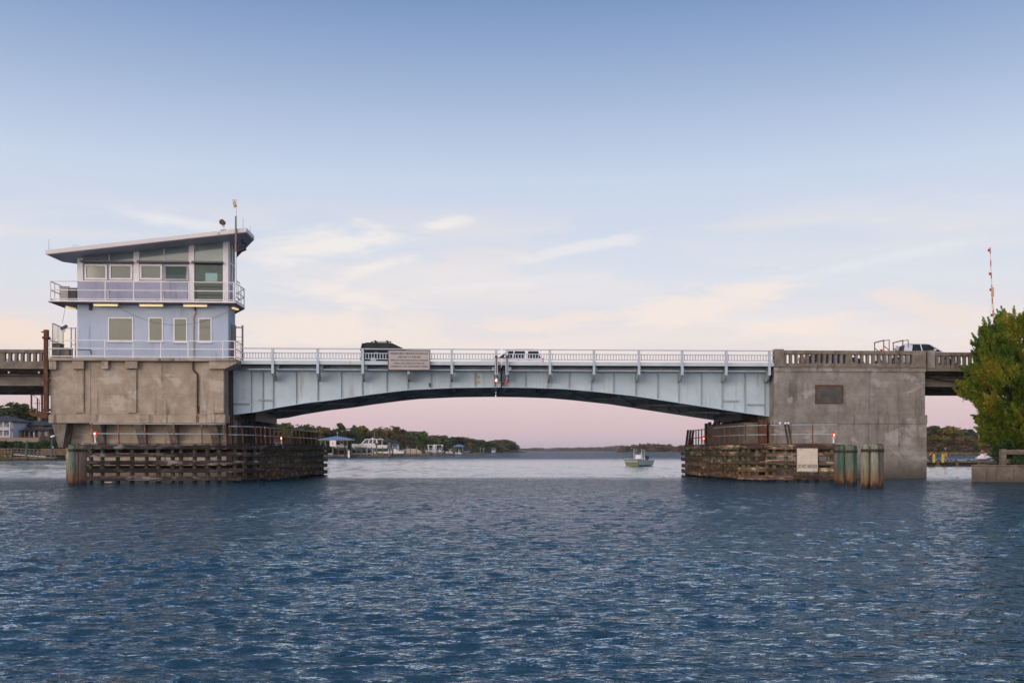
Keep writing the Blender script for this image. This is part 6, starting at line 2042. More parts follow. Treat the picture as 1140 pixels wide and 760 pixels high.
def crown_arrays(seed, w, h, z0, nleaf, leaf, nblob=14, top=1.0, flat=1.0, lobes=0.3):
    r = np.random.default_rng(seed)
    Ps = []; Ns = []
    per = nleaf // nblob
    for i in range(nblob):
        a = r.random() * 6.283
        f = r.random() ** 0.8
        zz = f
        rad = w * 0.5 * math.sqrt(max(0.02, 1 - (1.55 * zz - 0.55) ** 2)) * (0.35 + 0.55 * r.random())
        br = w * (0.16 + 0.15 * r.random()) * (1.05 - 0.35 * zz)
        c = np.array([rad * math.cos(a), rad * math.sin(a), z0 + (h - z0 - br * 0.8) * (0.12 + 0.88 * zz)])
        if i == 0: c = np.array([0.1 * w * (r.random() - 0.5), 0.1 * w * (r.random() - 0.5), h - br * 0.85])
        d = r.normal(size=(per, 3)); d[:, 2] += 0.25
        d /= np.linalg.norm(d, axis=1)[:, None]
        rr = br * (0.55 + 0.52 * r.random(per) ** 0.6)
        wob = 1 + lobes * np.sin(d[:, 0] * 5 + i) * np.sin(d[:, 2] * 6 + 2 * i)
        P = c + d * (rr * wob)[:, None] * np.array([1, 1, 0.82 * flat])
        n_ = d + 0.9 * r.normal(size=(per, 3)); n_ /= np.linalg.norm(n_, axis=1)[:, None]
        Ps.append(P); Ns.append(n_)
    P = np.concatenate(Ps); Nn = np.concatenate(Ns)
    return leaf_quads(P, Nn, leaf, r)


def trunk_mesh(m, h, r, z0, seed, spread, n=7):
    rr = random.Random(seed)
    top = Vector((0.2 * rr.uniform(-1, 1), 0.2 * rr.uniform(-1, 1), z0 + (h - z0) * 0.55))
    m.cyl((0, 0, -0.6), top * 0.5, r, r * 0.75, 7)
    m.cyl(top * 0.5, top, r * 0.75, r * 0.35, 7)
    for i in range(n):
        f = 0.4 + 0.6 * rr.random()
        p = top * f
        a = 6.283 * rr.random()
        q = p + Vector((math.cos(a) * spread * (0.4 + 0.5 * rr.random()), math.sin(a) * spread * (0.4 + 0.5 * rr.random()), (h - p.z) * (0.3 + 0.4 * rr.random())))
        m.cyl(p, q, r * 0.38 * (1.3 - f * 0.6), r * 0.08, 5)
    return m


TREES = {}


def tree_proto(kind, var):
    key = (kind, var)
    if key in TREES: return TREES[key]
    seed = 100 + var * 17 + hash_kind(kind)
    h = 10.0
    spec = {'green': ('oak_tree', 'leaf_green', 8.0, 0.8, 2600, 0.30), 'dark': ('evergreen_tree', 'leaf_dark', 7.2, 0.6, 2600, 0.30),
            'gold': ('autumn_tree', 'leaf_gold', 7.0, 1.5, 2300, 0.28), 'brown': ('autumn_tree', 'leaf_brown', 6.6, 1.5, 2100, 0.28), 'pine': ('pine_tree', 'leaf_green', 5.6, 4.6, 1300, 0.26),
            'bush': ('shrub', 'leaf_bush', 11.0, 0.0, 1500, 0.42), 'tan': ('scrub_bush', 'leaf_tan', 9.0, 0.0, 1600, 0.36)}[kind]
    name, mt, w, z0, nl, lf = spec
    V, F = crown_arrays(seed, w, h, z0, nl, lf, nblob=13 if kind != 'pine' else 12, flat=0.6 if kind == 'pine' else 1.0)
    root = bpy.data.objects.new(name, None)
    ORG[root.name] = Vector((0, 0, 0))
    cr = arr_mesh('crown' if kind not in ('bush', 'tan') else 'foliage', V, F, MT[mt], parent=root)
    tr = trunk_mesh(M(), h, 0.26 if kind not in ('bush', 'tan') else 0.12, max(z0, 1.5), seed, w * 0.3).build('trunk' if kind not in ('bush', 'tan') else 'stem', MT['bark_pale'] if kind == 'brown' else MT['bark'], root)
    TREES[key] = [root, False]
    return TREES[key]


def hash_kind(k): return sum(ord(c) * (i + 3) for i, c in enumerate(k)) % 1000


def put_tree(kind, var, x, y, z, h, w, label, cat, group, rz=None):
    ent = tree_proto(kind, var)
    root, used = ent
    if not used:
        COL.objects.link(root); ent[1] = True; o = root
    else:
        o = copy_tree(root)
    s = h * 0.93 / 10.0
    wn = {'green': 8.0, 'dark': 7.2, 'gold': 7.0, 'brown': 6.6, 'pine': 5.6, 'bush': 11.0, 'tan': 9.0}[kind]
    sw = w / wn
    o.matrix_world = Matrix.Translation((x, y, z)) @ Matrix.Rotation(rz if rz is not None else random.random() * 6.28, 4, 'Z') @ Matrix.Diagonal((sw, sw, s, 1))
    return tag(o, label, cat, group)


def wood_mass(name, label, spots, mt, leafsize, per, seed):
    """a far wood that reads as one mass. spots: (x, y, z, h, w)"""
    Vs = []; Fs = []; off = 0
    for i, (x, y, z, h, w) in enumerate(spots):
        h *= 0.93
        V, F = crown_arrays(seed + i, w, h, h * 0.05, per, leafsize, nblob=9)
        V = V + np.array([x, y, z])
        Vs.append(V); Fs.append(F + off); off += len(V)
    o = arr_mesh(name, np.concatenate(Vs), np.concatenate(Fs), MT[mt])
    return tag(o, label, 'woodland', None, 'stuff')


# ------------------------------------------------------------------ banks
def bank(name, pts, label, inner=4.0, ztop=None):
    m = M()
    m.prism_xy(pts, -6.05, ztop if ztop else 0.7)
    o = m.build(name, MT['soil'])
    return tag(o, label, 'riverbank', None, 'structure')


def rise(x, y): return 0.7 + max(0.0, min(3.2, (y - 226) * 0.12))


m = M()
ptsA = [(-230, 224), (-100, 224), (-88, 232), (-82, 300), (-84, 334), (-66, 336), (-52, 434), (-37, 590), (-18, 790), (4, 950), (14, 975), (12, 1000), (-60, 1100), (-600, 1100), (-600, 224)]
bank('riverbank', ptsA, 'low wooded left bank of the channel', ztop=0.75)
mh = M()
nx_, ny_ = 18, 12
hv = []
for j in range(ny_):
    for i in range(nx_):
        x = -190 + i * 6.0; y = 227 + j * 5.0
        hv.append((x, y, 0.6 + 3.4 * min(1, j / 4.0) + 0.25 * math.sin(x * 0.3) * (j > 0)))
hf_ = [(j * nx_ + i, j * nx_ + i + 1, (j + 1) * nx_ + i + 1, (j + 1) * nx_ + i) for j in range(ny_ - 1) for i in range(nx_ - 1)]
mh.add(hv, hf_)
tag(mh.build('garden_slope', MT['soil']), 'grassy slope under the left bank houses', 'ground', None, 'structure')
ptsB = [(150, 484), (420, 476), (700, 470), (900, 700), (300, 760), (170, 600), (160, 540)]
bank('riverbank', ptsB, 'wooded right bank beyond the jetty')
bank('far_shore', [(120, 1120), (215, 1090), (420, 1060), (900, 900), (1500, 1300), (300, 1500), (150, 1250)], 'distant low shore right of the middle')
bank('far_shore', [(-300, 2620), (60, 2600), (330, 2550), (900, 2500), (1200, 3000), (-300, 3100)], 'very distant low shore on the horizon')

# left bank trees one can tell apart: (kind, u, Y, top v, width m, label)
LT = [('green', 318, 345, 468.0, 13, 'rounded green oak just left of the blue roofed boathouse, beyond the fender railing'),
      ('green', 300, 340, 466.5, 11, 'green oak under the left haunch of the steel arch'),
      ('green', 340, 352, 470.5, 12, 'green oak between the rounded one and the blue boathouse roof'),
      ('gold', 360, 372, 472.0, 11, 'yellow green tree above the blue boathouse roof'),
      ('pine', 378, 392, 467.3, 7, 'thin topped pine rising above the tree line behind the boathouse'),
      ('dark', 374, 365, 476.5, 12, 'very dark tree directly behind the blue boathouse roof'),
      ('dark', 388, 372, 477.5, 11, 'very dark tree between the boathouse and the cabin cruiser'),
      ('gold', 402, 398, 472.0, 13, 'broad golden green tree above the cabin of the white cruiser'),
      ('green', 395, 396, 471.5, 9, 'green topped tree left of the broad golden one above the cruiser'),
      ('gold', 424, 430, 473.0, 12, 'golden tree behind the stern of the white cruiser'),
      ('brown', 440, 446, 472.8, 12, 'russet topped tree right of the golden one, above the grey roof'),
      ('dark', 414, 400, 482, 11, 'dark green tree behind the mast of the white cruiser'),
      ('green', 468, 500, 478.0, 17, 'rounded green tree above the cream canopied boat'),
      ('dark', 455, 470, 483, 12, 'dark tree right of the grey roof beyond the docks'),
      ('dark', 484, 520, 482.5, 15, 'dark tree above the white boat lifts'),
      ('green', 494, 545, 483.0, 14, 'upright green tree left of the far blue pavilion'),
      ('dark', 508, 600, 485.0, 18, 'dark tree behind the far blue pavilion'),
      ('brown', 515, 640, 484.8, 13, 'reddish topped tree just right of the far blue pavilion'),
      ('green', 524, 690, 487.0, 20, 'green tree beside the white house beyond the dock end'),
      ('dark', 534, 740, 488.5, 20, 'dark tree above the two posts of the dock end'),
      ('green', 546, 800, 490.0, 20, 'low green tree right of the two posts of the dock end'),
      ('brown', 553, 860, 488.4, 17, 'russet tinted tree left of the last tree of the point'),
      ('green', 561, 900, 488.0, 22, 'broad tree near the tip of the wooded point'),
      ('dark', 568, 935, 489.8, 17, 'last leaning tree at the tip of the wooded point')]
for i, (k, u, Y, v, w, lab) in enumerate(LT):
    z = 0.6
    put_tree(k, i % 3, wx(u, Y), Y, z, wz(v, Y) - z, w, lab, 'tree', 'trees along the left bank')
r_ = random.Random(21)
spots = []
tops = [(285, 468), (330, 471), (360, 475), (390, 477), (430, 477), (450, 477), (480, 483), (500, 486), (520, 488), (540, 491), (556, 491), (570, 492)]
for i in range(64):
    u = 282 + i * (570 - 282) / 63
    Y = 350 + max(0, (u - 350)) ** 1.32 * 0.50 + 20
    vt = interp(tops, u) + r_.uniform(-1.6, 2.2)
    spots.append((wx(u, Y), Y + r_.uniform(0, 12), 0.5, max(3.5, wz(vt, Y) - 0.5), 9 + Y * 0.010))
    if i % 2 == 0:
        spots.append((wx(u + 1, Y - 6), Y - 10, 0.5, max(2.0, (wz(vt, Y) - 0.5) * 0.5), 8 + Y * 0.010))
wood_mass('woodland', 'dark wood behind the docks and boats on the left bank', spots, 'leaf_dark', 0.55, 620, 700)
# trees behind the left houses
LH = [('green', 18, 292, 445.0, 17, 'big rounded oak with golden light on its crown above the tan house'), ('dark', 8, 286, 452, 13, 'dark tree above the white house at the left edge'),
      ('dark', 25, 298, 450, 13, 'dark right shoulder tree beside the big rounded oak'), ('gold', 34, 300, 451.5, 9, 'golden tree between the big oak and the rusty catwalk'),
      ('gold', 47, 300, 456.5, 12, 'low golden tree under the rusty catwalk'), ('green', -12, 296, 455, 15, 'green tree at the far left edge above the white house'), ('dark', 58, 300, 463, 14, 'dark tree close to the left side of the tan pier'),
      ('green', 44, 272, 467, 10, 'green tree right of the chimney of the tan house')]
for i, (k, u, Y, v, w, lab) in enumerate(LH):
    z = 3.6
    put_tree(k, i % 3, wx(u, Y), Y, z, wz(v, Y) - z, w, lab, 'tree', 'trees behind the left bank houses')
spots = []
for i in range(26):
    u = -40 + i * 5.2; Y = 305 + r_.uniform(0, 14)
    spots.append((wx(u, Y), Y, 3.0, wz(463 + r_.uniform(-2, 3), Y) - 3.0, 11))
for i in range(16):
    u = 60 + i * 14; Y = 318 + r_.uniform(0, 14)
    spots.append((wx(u, Y), Y, 1.0, wz(472 + r_.uniform(-2, 3), Y) - 1.0, 12))
wood_mass('woodland', 'dark wood closing the view behind the left bank houses', spots, 'leaf_dark', 0.5, 620, 900)
SH = [(4, 489.5, 6), (12, 491, 6), (20, 489.5, 6.5), (27, 493, 5), (33, 491, 6), (41, 490, 6.5), (49, 489, 6.5), (56, 491, 6), (64, 490, 6)]
shl = ['dark shrub below the white house', 'dark shrub at the foot of the white house corner', 'dark shrub in front of the left part of the tan house', 'bright low shrub near the middle of the tan house garden',
       'dark shrub just right of the green dock pile', 'dark shrub below the tan house porch', 'dark shrub left of the small lamp post', 'dark shrub behind the small lamp post', 'dark shrub beside the tan pier foot']
for i, (u, v, w) in enumerate(SH):
    Y = 227 + (i % 3) * 1.5
    put_tree('bush', i % 2, wx(u, Y), Y, 0.55, wz(v, Y) - 0.5, w, shl[i], 'shrub', 'garden shrubs above the left dock')

# right bank wood
RT = [('pine', 1039, 500, 470.5, 12, 'flat topped pine beside the plain grey pier on the right bank'), ('gold', 1058, 500, 472.0, 17, 'tall golden brown tree right of the standing person'),
      ('green', 1048, 505, 474.5, 14, 'green tree between the flat topped pine and the golden brown one'), ('green', 1071, 508, 475.5, 13, 'yellow green tree left of the bare tan trunk'),
      ('dark', 1078, 512, 476.0, 14, 'dark tree just behind the bare tan trunk'), ('brown', 1074, 492, 484.5, 13, 'russet rounded tree below the yellow green one'), ('brown', 1060, 490, 489.5, 13, 'low tan tree above the standing person'),
      ('gold', 1040, 496, 482, 13, 'olive gold tree against the edge of the grey pier'), ('green', 1095, 500, 479.5, 13, 'green tree right of the bare tan trunk'), ('gold', 1094, 488, 488, 11, 'small golden tree below the cedar edge')]
for i, (k, u, Y, v, w, lab) in enumerate(RT):
    put_tree(k, i % 3, wx(u, Y), Y, 0.5, wz(v, Y) - 0.5, w, lab, 'tree', 'trees on the right bank')
spots = []
for i in range(34):
    u = 1005 + i * 6.5; Y = 516 + r_.uniform(0, 25)
    spots.append((wx(u, Y), Y, 0.5, wz(477.0 + r_.uniform(-1, 2.5), Y) - 0.5, 13))
wood_mass('woodland', 'green and brown wood behind the jetty on the right bank', spots, 'leaf_green', 0.6, 560, 1200)
TS = [(1036, 496), (1046, 495.5), (1055, 496.5), (1064, 496), (1073, 495), (1083, 496), (1092, 497)]
for i, (u, v) in enumerate(TS):
    put_tree('tan' if i % 2 == 0 else 'bush', i % 2, wx(u, 484.5), 484.5, 0.3, wz(v, 484) - 0.3, 8.5, None, 'shrub', 'scrub along the right bank')
    bpy.context.view_layer.update()
scr = ['tan scrub right against the grey pier edge', 'green scrub left of the standing person', 'tan scrub behind the standing person', 'green scrub right of the standing person', 'tan scrub left of the bare trunk', 'green scrub at the foot of the bare trunk', 'tan scrub above the person in red']
sc_i = 0
for o in list(scene.objects):
    if o.get('group') == 'scrub along the right bank':
        o['label'] = scr[sc_i]; sc_i += 1
# bare trunk
xt = wx(1089.5, 487); 
t = thing('bare_tree', 'bare tan tree trunk standing up in front of the right bank wood', 'tree', (xt, 487, 0.5), FR_W)
M().cyl((xt, 487, 0.2), (xt + 0.3, 487, wz(478, 487)), 0.55, 0.25, 7).build('trunk', MT['bark_pale'], t)
b = M()
for k in range(7):
    zz = 5 + k * 1.1; a = k * 2.1
    b.cyl((xt + 0.15, 487, zz), (xt + 2.2 * math.cos(a), 487 + 1.5 * math.sin(a), zz + 1.4), 0.12, 0.03, 5)
b.build('limbs', MT['bark_pale'], t)
# marsh grass edge
rr = np.random.default_rng(77)
n = 5000
P = np.stack([rr.uniform(150, 330, n), 480 + rr.uniform(-4, 3, n), rr.uniform(0.0, 0.9, n)], -1)
Nn = np.stack([rr.normal(size=n) * 0.5, -np.ones(n), rr.normal(size=n) * 0.2], -1); Nn /= np.linalg.norm(Nn, axis=1)[:, None]
V, F = leaf_quads(P, Nn, 0.55, rr)
tag(arr_mesh('marsh_grass', V, F, MT['marsh']), 'tan marsh grass along the foot of the right bank', 'grass', None, 'stuff')

# distant shores
spots = []
for i in range(46):
    u = 693 + i * 2.6; Y = 1120 + r_.uniform(0, 40)
    if i % 9 == 4: continue
    vt = r_.uniform(-1.0, 1.0) + interp([(690, 497), (705, 495), (722, 493.2), (728, 492.8), (740, 495), (752, 495.5), (768, 495.5), (800, 496)], u) + r_.uniform(-0.4, 1.0)
    spots.append((wx(u, Y), Y, 0.5, max(3, wz(vt, Y) - 0.5), 15))
wood_mass('woodland', 'distant russet and olive wood right of the open boat', spots, 'leaf_far', 0.9, 420, 1500)
spots = []
for i in range(80):
    u = 576 + i * 1.9; Y = 2640 + r_.uniform(0, 60)
    vt = r_.uniform(-0.5, 0.5) + interp([(575, 499.6), (592, 498.6), (600, 497.4), (606, 498.8), (618, 498.2), (640, 498), (650, 497.6), (672, 497.0), (684, 495.8), (696, 495.4), (706, 496.0), (730, 496)], u) + r_.uniform(-0.2, 0.7)
    spots.append((wx(u, Y), Y, 0.5, max(3, wz(vt, Y) - 0.5), 26))
wood_mass('woodland', 'low hazy wood along the far horizon left of the open boat', spots, 'leaf_far', 1.7, 300, 1800)
xw = wx(611, 2590)
t = thing('far_house', 'tiny pale building low on the far horizon', 'house', (xw, 2590, 0.5), FR_W)
M().box(xw - 9, xw + 9, 2585, 2597, 0.5, 6).build('wall', MT['siding_brown'], t)
M().prism_xz([(xw - 11, 6.01), (xw + 11, 6.01), (xw, 9)], 2584, 2598).build('roof', MT['siding_white'], t)


# ------------------------------------------------------------------ houses on the bank
def hip_roof(m, x0, x1, y0, y1, ze, zp, over=0.6, ridge=0.5):
    x0 -= over; x1 += over; y0 -= over; y1 += over
    cx = (x0 + x1) / 2; cyy = (y0 + y1) / 2
    rl = max(0.2, (x1 - x0) - (y1 - y0)) * ridge
    vs = [(x0, y0, ze), (x1, y0, ze), (x1, y1, ze), (x0, y1, ze), (cx - rl / 2 - 0.1, cyy, zp), (cx + rl / 2 + 0.1, cyy, zp), (x0, y0, ze - 0.25), (x1, y0, ze - 0.25), (x1, y1, ze - 0.25), (x0, y1, ze - 0.25)]
    m.add(vs, [(0, 1, 5, 4), (1, 2, 5), (2, 3, 4, 5), (3, 0, 4), (6, 7, 1, 0), (7, 8, 2, 1), (8, 9, 3, 2), (9, 6, 0, 3), (9, 8, 7, 6)])
    return m


def pxw(u, Y): return wx(u, Y)


Yh = 240.0
X = lambda u: wx(u, Yh)
Z = lambda v: wz(v, Yh)
h1 = thing('white_house', 'white two storey house with porches under a dark hip roof at the left edge', 'house', (X(-6), Yh + 5, 3.5), FR_W)
M().box(X(-24), X(11), Yh + 1.5, Yh + 11, 3.2, Z(469.5)).build('wall', MT['siding_white'], h1)
hip_roof(M(), X(-24), X(11), Yh + 0.6, Yh + 11, Z(469.5) + 0.26, Z(461.5)).build('roof', MT['shingle'], h1)
pr = M()
for u in (-20, -14, -8, -2, 3.6, 10.6): pr.box(X(u) - 0.16, X(u) + 0.16, Yh, Yh + 0.3, 3.4, Z(469.6))
pr.build('porch_columns', MT['siding_white'], h1)
pp_ = M(); pp_.box(X(-24), X(11.3), Yh - 0.1, Yh + 1.49, Z(478.8) , Z(477.4)); pp_.box(X(-24), X(11.3), Yh - 0.1, Yh - 0.02, Z(477.39), Z(475.2)); pp_.box(X(-24), X(11.3), Yh - 0.1, Yh - 0.02, Z(486.5), Z(485))
pp_.build('balcony', MT['siding_white'], h1)
for (ua, ub, va, vb) in ((3.8, 6.8, 471.5, 475.5), (-4, 0.8, 471.5, 476), (4, 6.2, 481, 485.2), (-3, 2, 481, 486), (7.6, 9.6, 481.5, 485.2)):
    w = M().box(X(ua), X(ub), Yh + 1.42, Yh + 1.497, Z(vb), Z(va)).build('window', MT['siding_white'], h1)
    M().box(X(ua) + 0.08, X(ub) - 0.08, Yh + 1.39, Yh + 1.418, Z(vb) + 0.08, Z(va) - 0.08).build('pane', MT['house_glass'], w)
Yh = 246.0
h2 = thing('tan_house', 'tan and brown house with grey hip roof and square chimney above the left dock', 'house', (X(32), Yh + 6, 3.5), FR_W)
M().box(X(16.6), X(41), Yh + 3, Yh + 12, Z(478), Z(473.6)).build('upper_wall', MT['siding_tan'], h2)
rf = hip_roof(M(), X(16.6), X(41), Yh + 3, Yh + 12, Z(473.6) + 0.26, Z(466.2), 0.9, 0.9).build('roof', MT['shingle'], h2)
ch = M(); ch.box(X(28.1), X(30.6), Yh + 6.5, Yh + 7.6, Z(469), Z(463)); ch.box(X(27.8), X(30.9), Yh + 6.4, Yh + 7.7, Z(463) + 0.002, Z(462.3))
ch.build('chimney', MT['siding_tan'], rf)
M().box(X(12), X(55), Yh, Yh + 12.5, 3.0, Z(478.1)).build('lower_wall', MT['siding_brown'], h2)
hip_roof(M(), X(41.2), X(55), Yh - 0.2, Yh + 11.5, Z(478.4) + 0.26, Z(474), 0.5, 0.4).build('roof', MT['shingle'], h2)
M().prism_yz([(Yh - 1.6, Z(479.4)), (Yh + 3.0, Z(477.2)), (Yh + 3.0, Z(478.09)), (Yh - 1.6, Z(480))], X(11.5), X(41)).build('porch_roof', MT['shingle'], h2)
M().prism_xz([(X(29.5), Z(479)), (X(35.5), Z(479)), (X(32.5), Z(475.8))], Yh - 1.9, Yh + 2.5).build('dormer', MT['shingle'], h2)
pc = M()
for u in (12.5, 16.5, 21, 26, 30, 35.5, 40.4, 46.5): pc.box(X(u) - 0.14, X(u) + 0.14, Yh - 1.3, Yh - 1.0, 3.3, Z(480))
pc.build('porch_columns', MT['siding_tan'], h2)
for (ua, ub, va, vb, yy_) in ((18.2, 20, 474.4, 477), (21.2, 23.5, 474.4, 477), (28, 30, 474.4, 477), (37.5, 39.5, 474.4, 477)) and [(a, b, c, d, Yh + 3) for a, b, c, d in ((18.2, 20, 474.4, 477), (21.2, 23.5, 474.4, 477), (28, 30, 474.4, 477), (37.5, 39.5, 474.4, 477))] + \
        [(a, b, c, d, Yh) for a, b, c, d in ((18.5, 20.5, 481, 484.5), (27.5, 32, 481.2, 485.5), (43, 45.5, 481, 485), (50, 52.6, 480.6, 485))]:
    w = M().box(X(ua), X(ub), yy_ - 0.08, yy_ - 0.003, Z(vb), Z(va)).build('window', MT['siding_white'], h2)
    M().box(X(ua) + 0.08, X(ub) - 0.08, yy_ - 0.11, yy_ - 0.082, Z(vb) + 0.08, Z(va) - 0.08).build('pane', MT['house_glass'], w)
M().box(X(40.2), X(41.4), Yh - 1.45, Yh - 1.31, 3.4, Z(481.2)).build('porch_panel', MT['siding_white'], h2)
tw = M().box(X(10), X(58), Yh - 7, Yh - 6.6, 2.8, Z(487.2)).build('terrace_wall', MT['siding_tan'], h2)

# three houses half hidden in the wood behind the boats
for (u0, u1, Y, ve, vp, vb, mt, rm, lab) in ((435, 443.5, 424, 494, 489.3, 500, 'siding_white', 'shingle', 'house with long grey roof showing between trees behind the docks'),
                                             (428, 434, 418, 492, 487.0, 500, 'siding_white', 'shingle', 'narrow pale house left of the long grey roof behind the docks'),
                                             (517, 523.5, 650, 492, 489.6, 497, 'siding_white', 'shingle', 'white house in the trees right of the far blue pavilion'),
                                             (547, 551.5, 790, 498.3, 496.9, 501, 'siding_white', 'shingle', 'small white house low on the wooded point'),
                                             (303, 309, 322, 492, 487.5, 500, 'siding_white', 'shingle', 'pale house seen through the railing of the dark fender')):
    a, b_ = wx(u0, Y), wx(u1, Y)
    t = thing('bank_house', lab, 'house', ((a + b_) / 2, Y, 0.5), FR_W, 'houses half hidden on the left bank')
    M().box(a, b_, Y - 3, Y + 4, 0.3, wz(ve, Y)).build('wall', MT[mt], t)
    hip_roof(M(), a, b_, Y - 3, Y + 4, wz(ve, Y) + 0.26, wz(vp, Y), 0.5, 0.9).build('roof', MT[rm], t)
    wn_ = M()
    for f in (0.22, 0.55, 0.8):
        xx = a + (b_ - a) * f
        wn_.box(xx - 0.35, xx + 0.35, Y - 3.06, Y - 3.003, wz(ve, Y) - 1.7, wz(ve, Y) - 0.4)
    wn_.build('windows', MT['house_glass'], t)

# ------------------------------------------------------------------ docks
def dock(label, x0, x1, y, zt, wid, pile_xs, mat, group=None, pile_top=None, pm='pile', name='dock', fascia=0.3, depth=None):
    t = thing(name, label, 'dock', ((x0 + x1) / 2, y, 0), FR_W, group)
    M().box(x0, x1, y, y + wid, zt - 0.1, zt).build('deck', mat, t)
    M().box(x0, x1, y - 0.06, y - 0.001, zt - fascia, zt - 0.02).build('fascia_beam', mat, t)
    for x in pile_xs:
        M().cyl((x, y - 0.2, -4), (x, y - 0.2, zt + (pile_top or 0.0)), 0.18, 0.16, 8).build('pile', MT[pm], t)
    return t


# left dock with rails
Yd = 216.0
X = lambda u: wx(u, Yd)
Z = lambda v: wz(v, Yd)
d1 = dock('tan railed dock below the tan house at the left edge', X(-30), X(13), Yd, Z(506), 2.4, [X(u) for u in (-24, -16, -8, 0, 7, 12.5)], MT['wood_tan'])
rl = M()
for v in (499.4, 502, 504): rl.box(X(-30), X(13), Yd, Yd + 0.06, Z(v) - 0.12, Z(v) + 0.1)
ro = rl.build('railing', MT['wood_tan'], d1)
for u in (-26, -20, -14, -8, -2, 1.6, 5, 9, 13):
    M().box(X(u) - 0.1, X(u) + 0.1, Yd - 0.06, Yd + 0.12, Z(506), Z(498.8)).build('post', MT['wood_tan'], ro)
d2 = dock('grey gangway with white lower rail running right from the tan railed dock', X(13.5), X(62), Yd + 0.5, Z(508.5), 2.2, [X(u) for u in (20, 30, 40, 50, 60)], MT['wood_deck'])
gr = M()
gr.bar((X(13.5), Yd + 0.45, Z(505.6)), (X(50), Yd + 0.45, Z(508.2)), 0.08, 0.24)
rl = M()
for va, vb in ((499, 500.8), (501.8, 503.4), (503.9, 505.6)): rl.bar((X(13.5), Yd + 0.5, Z(va)), (X(60), Yd + 0.5, Z(vb)), 0.06, 0.14)
gr.build('white_rail', MT['siding_white'], d2)
ro = rl.build('railing', MT['wood_deck'], d2)
for u in (14, 18, 22.5, 27, 32, 36.5, 41, 45.5, 50, 55, 60):
    M().box(X(u) - 0.08, X(u) + 0.08, Yd + 0.4, Yd + 0.58, Z(508.5), Z(498.8 + (u - 14) * 0.045)).build('post', MT['wood_deck'], ro)
d3 = dock('brown boarded dock shed wall behind the gangway', X(30), X(63), Yd + 6, Z(505), 1.0, [X(34), X(48), X(60)], MT['wood_tan'], name='boat_shed')
M().box(X(30), X(63), Yd + 6.3, Yd + 6.5, Z(505), Z(499)).build('boarding', MT['wood_tan'], d3)
for (u, vt, lab) in ((29.6, 490, 'tall green mooring pile standing in front of the tan house'), (57.6, 489.5, 'tall green mooring pile close to the left side of the tan pier')):
    x = wx(u, 214.5)
    tag(M().cyl((x, 214.5, -4), (x, 214.5, wz(vt, 214.5)), 0.2, 0.17, 8).build('mooring_pile', MT['pile_dark_green'], loc=(x, 214.5, 0)), lab, 'mooring pile', 'tall piles at the left dock')
x = wx(58.2, 219)
t = thing('dock_lamp', 'short dock lamp post with a white head beside the tan pier', 'lamp post', (x, 219, wz(499, 219)), FR_W)
M().cyl((x, 219, 1.8), (x, 219, wz(486.5, 219)), 0.12, 0.1, 8).build('post', MT['wood_tan'], t)
M().bar((x - 0.35, 219, wz(486, 219)), (x + 0.45, 219, wz(484.8, 219)), 0.3, 0.3).build('lamp_head', MT['white'], t)
M().box(x - 0.2, x + 0.2, 218.8, 219.2, wz(498.6, 219), wz(496.3, 219)).build('meter_box', MT['white'], t)


# ------------------------------------------------------------------ boats
def hull_mesh(L_, B, zs, zc, zk, flat_bow=False, n=12, bow_rise=0.35, tum=0.92):
    """stern at x=0, bow at x=L. zs sheer height, zc chine, zk keel"""
    m = M()
    vs = []
    for i in range(n + 1):
        f = i / n
        x = L_ * f
        if flat_bow:
            b = B / 2 * (1.0 if f < 0.6 else 1 - 0.12 * ((f - 0.6) / 0.4) ** 1.5)
            rise = zk + (zs - zk) * (0 if f < 0.7 else ((f - 0.7) / 0.3) ** 2 * 0.78)
            xx = x
            bc = b * 0.86; zc_ = max(zc, rise + 0.02)
            zs_ = zs + bow_rise * f ** 2
        else:
            b = B / 2 * (0.94 + 0.06 * min(1, f * 4)) * (1.0 if f < 0.45 else max(0.015, 1 - ((f - 0.45) / 0.55) ** 2.1))
            rise = zk + (zs - zk) * (0 if f < 0.62 else ((f - 0.62) / 0.38) ** 2.4 * 0.72)
            bc = b * tum * (1 if f < 0.5 else 1 - 0.55 * ((f - 0.5) / 0.5)); zc_ = max(zc + (0 if f < 0.5 else (f - 0.5) * 0.5), rise + 0.02)
            zs_ = zs + bow_rise * f ** 2
        vs += [(x, -b, zs_), (x - 0.0, -bc, zc_), (x, 0, rise), (x, bc, zc_), (x, b, zs_)]
    fs = []
    for i in range(n):
        k = 5 * i
        for j in range(4):
            fs.append((k + j, k + j + 1, k + j + 6, k + j + 5))
        fs.append((k + 4, k, k + 5, k + 9))
    fs.append((4, 3, 2, 1, 0)); k = 5 * n; fs.append((k, k + 1, k + 2, k + 3, k + 4))
    m.add(vs, fs)
    return m


def outboard(parent, x, y, z, mat):
    o = M()
    o.box(x - 0.5, x - 0.08, y - 0.18, y + 0.18, z + 0.25, z + 0.75)
    o.prism_xz([(x - 0.42, z + 0.249), (x - 0.12, z + 0.249), (x - 0.2, z - 0.7), (x - 0.36, z - 0.7)], y - 0.07, y + 0.07)
    return o.build('outboard_motor', mat, parent, bevel=0.03)


# skiff in the channel: bow to the left and a little towards us
Ys = 136.0
t = thing('bay_boat', 'olive and sage open boat with white console and dark canopy, drifting in the channel', 'boat', (wx(711.5, Ys + 1.2) - 2.6 * math.cos(R(240)), Ys + 1.2 - 2.6 * math.sin(R(240)), 0.0), FR_W, None, R(240), local=True)
hb = hull_mesh(5.3, 2.35, 0.74, 0.12, -0.18, flat_bow=True, bow_rise=0.22)
ho = hb.build('hull', MT['hull_sage'], t)
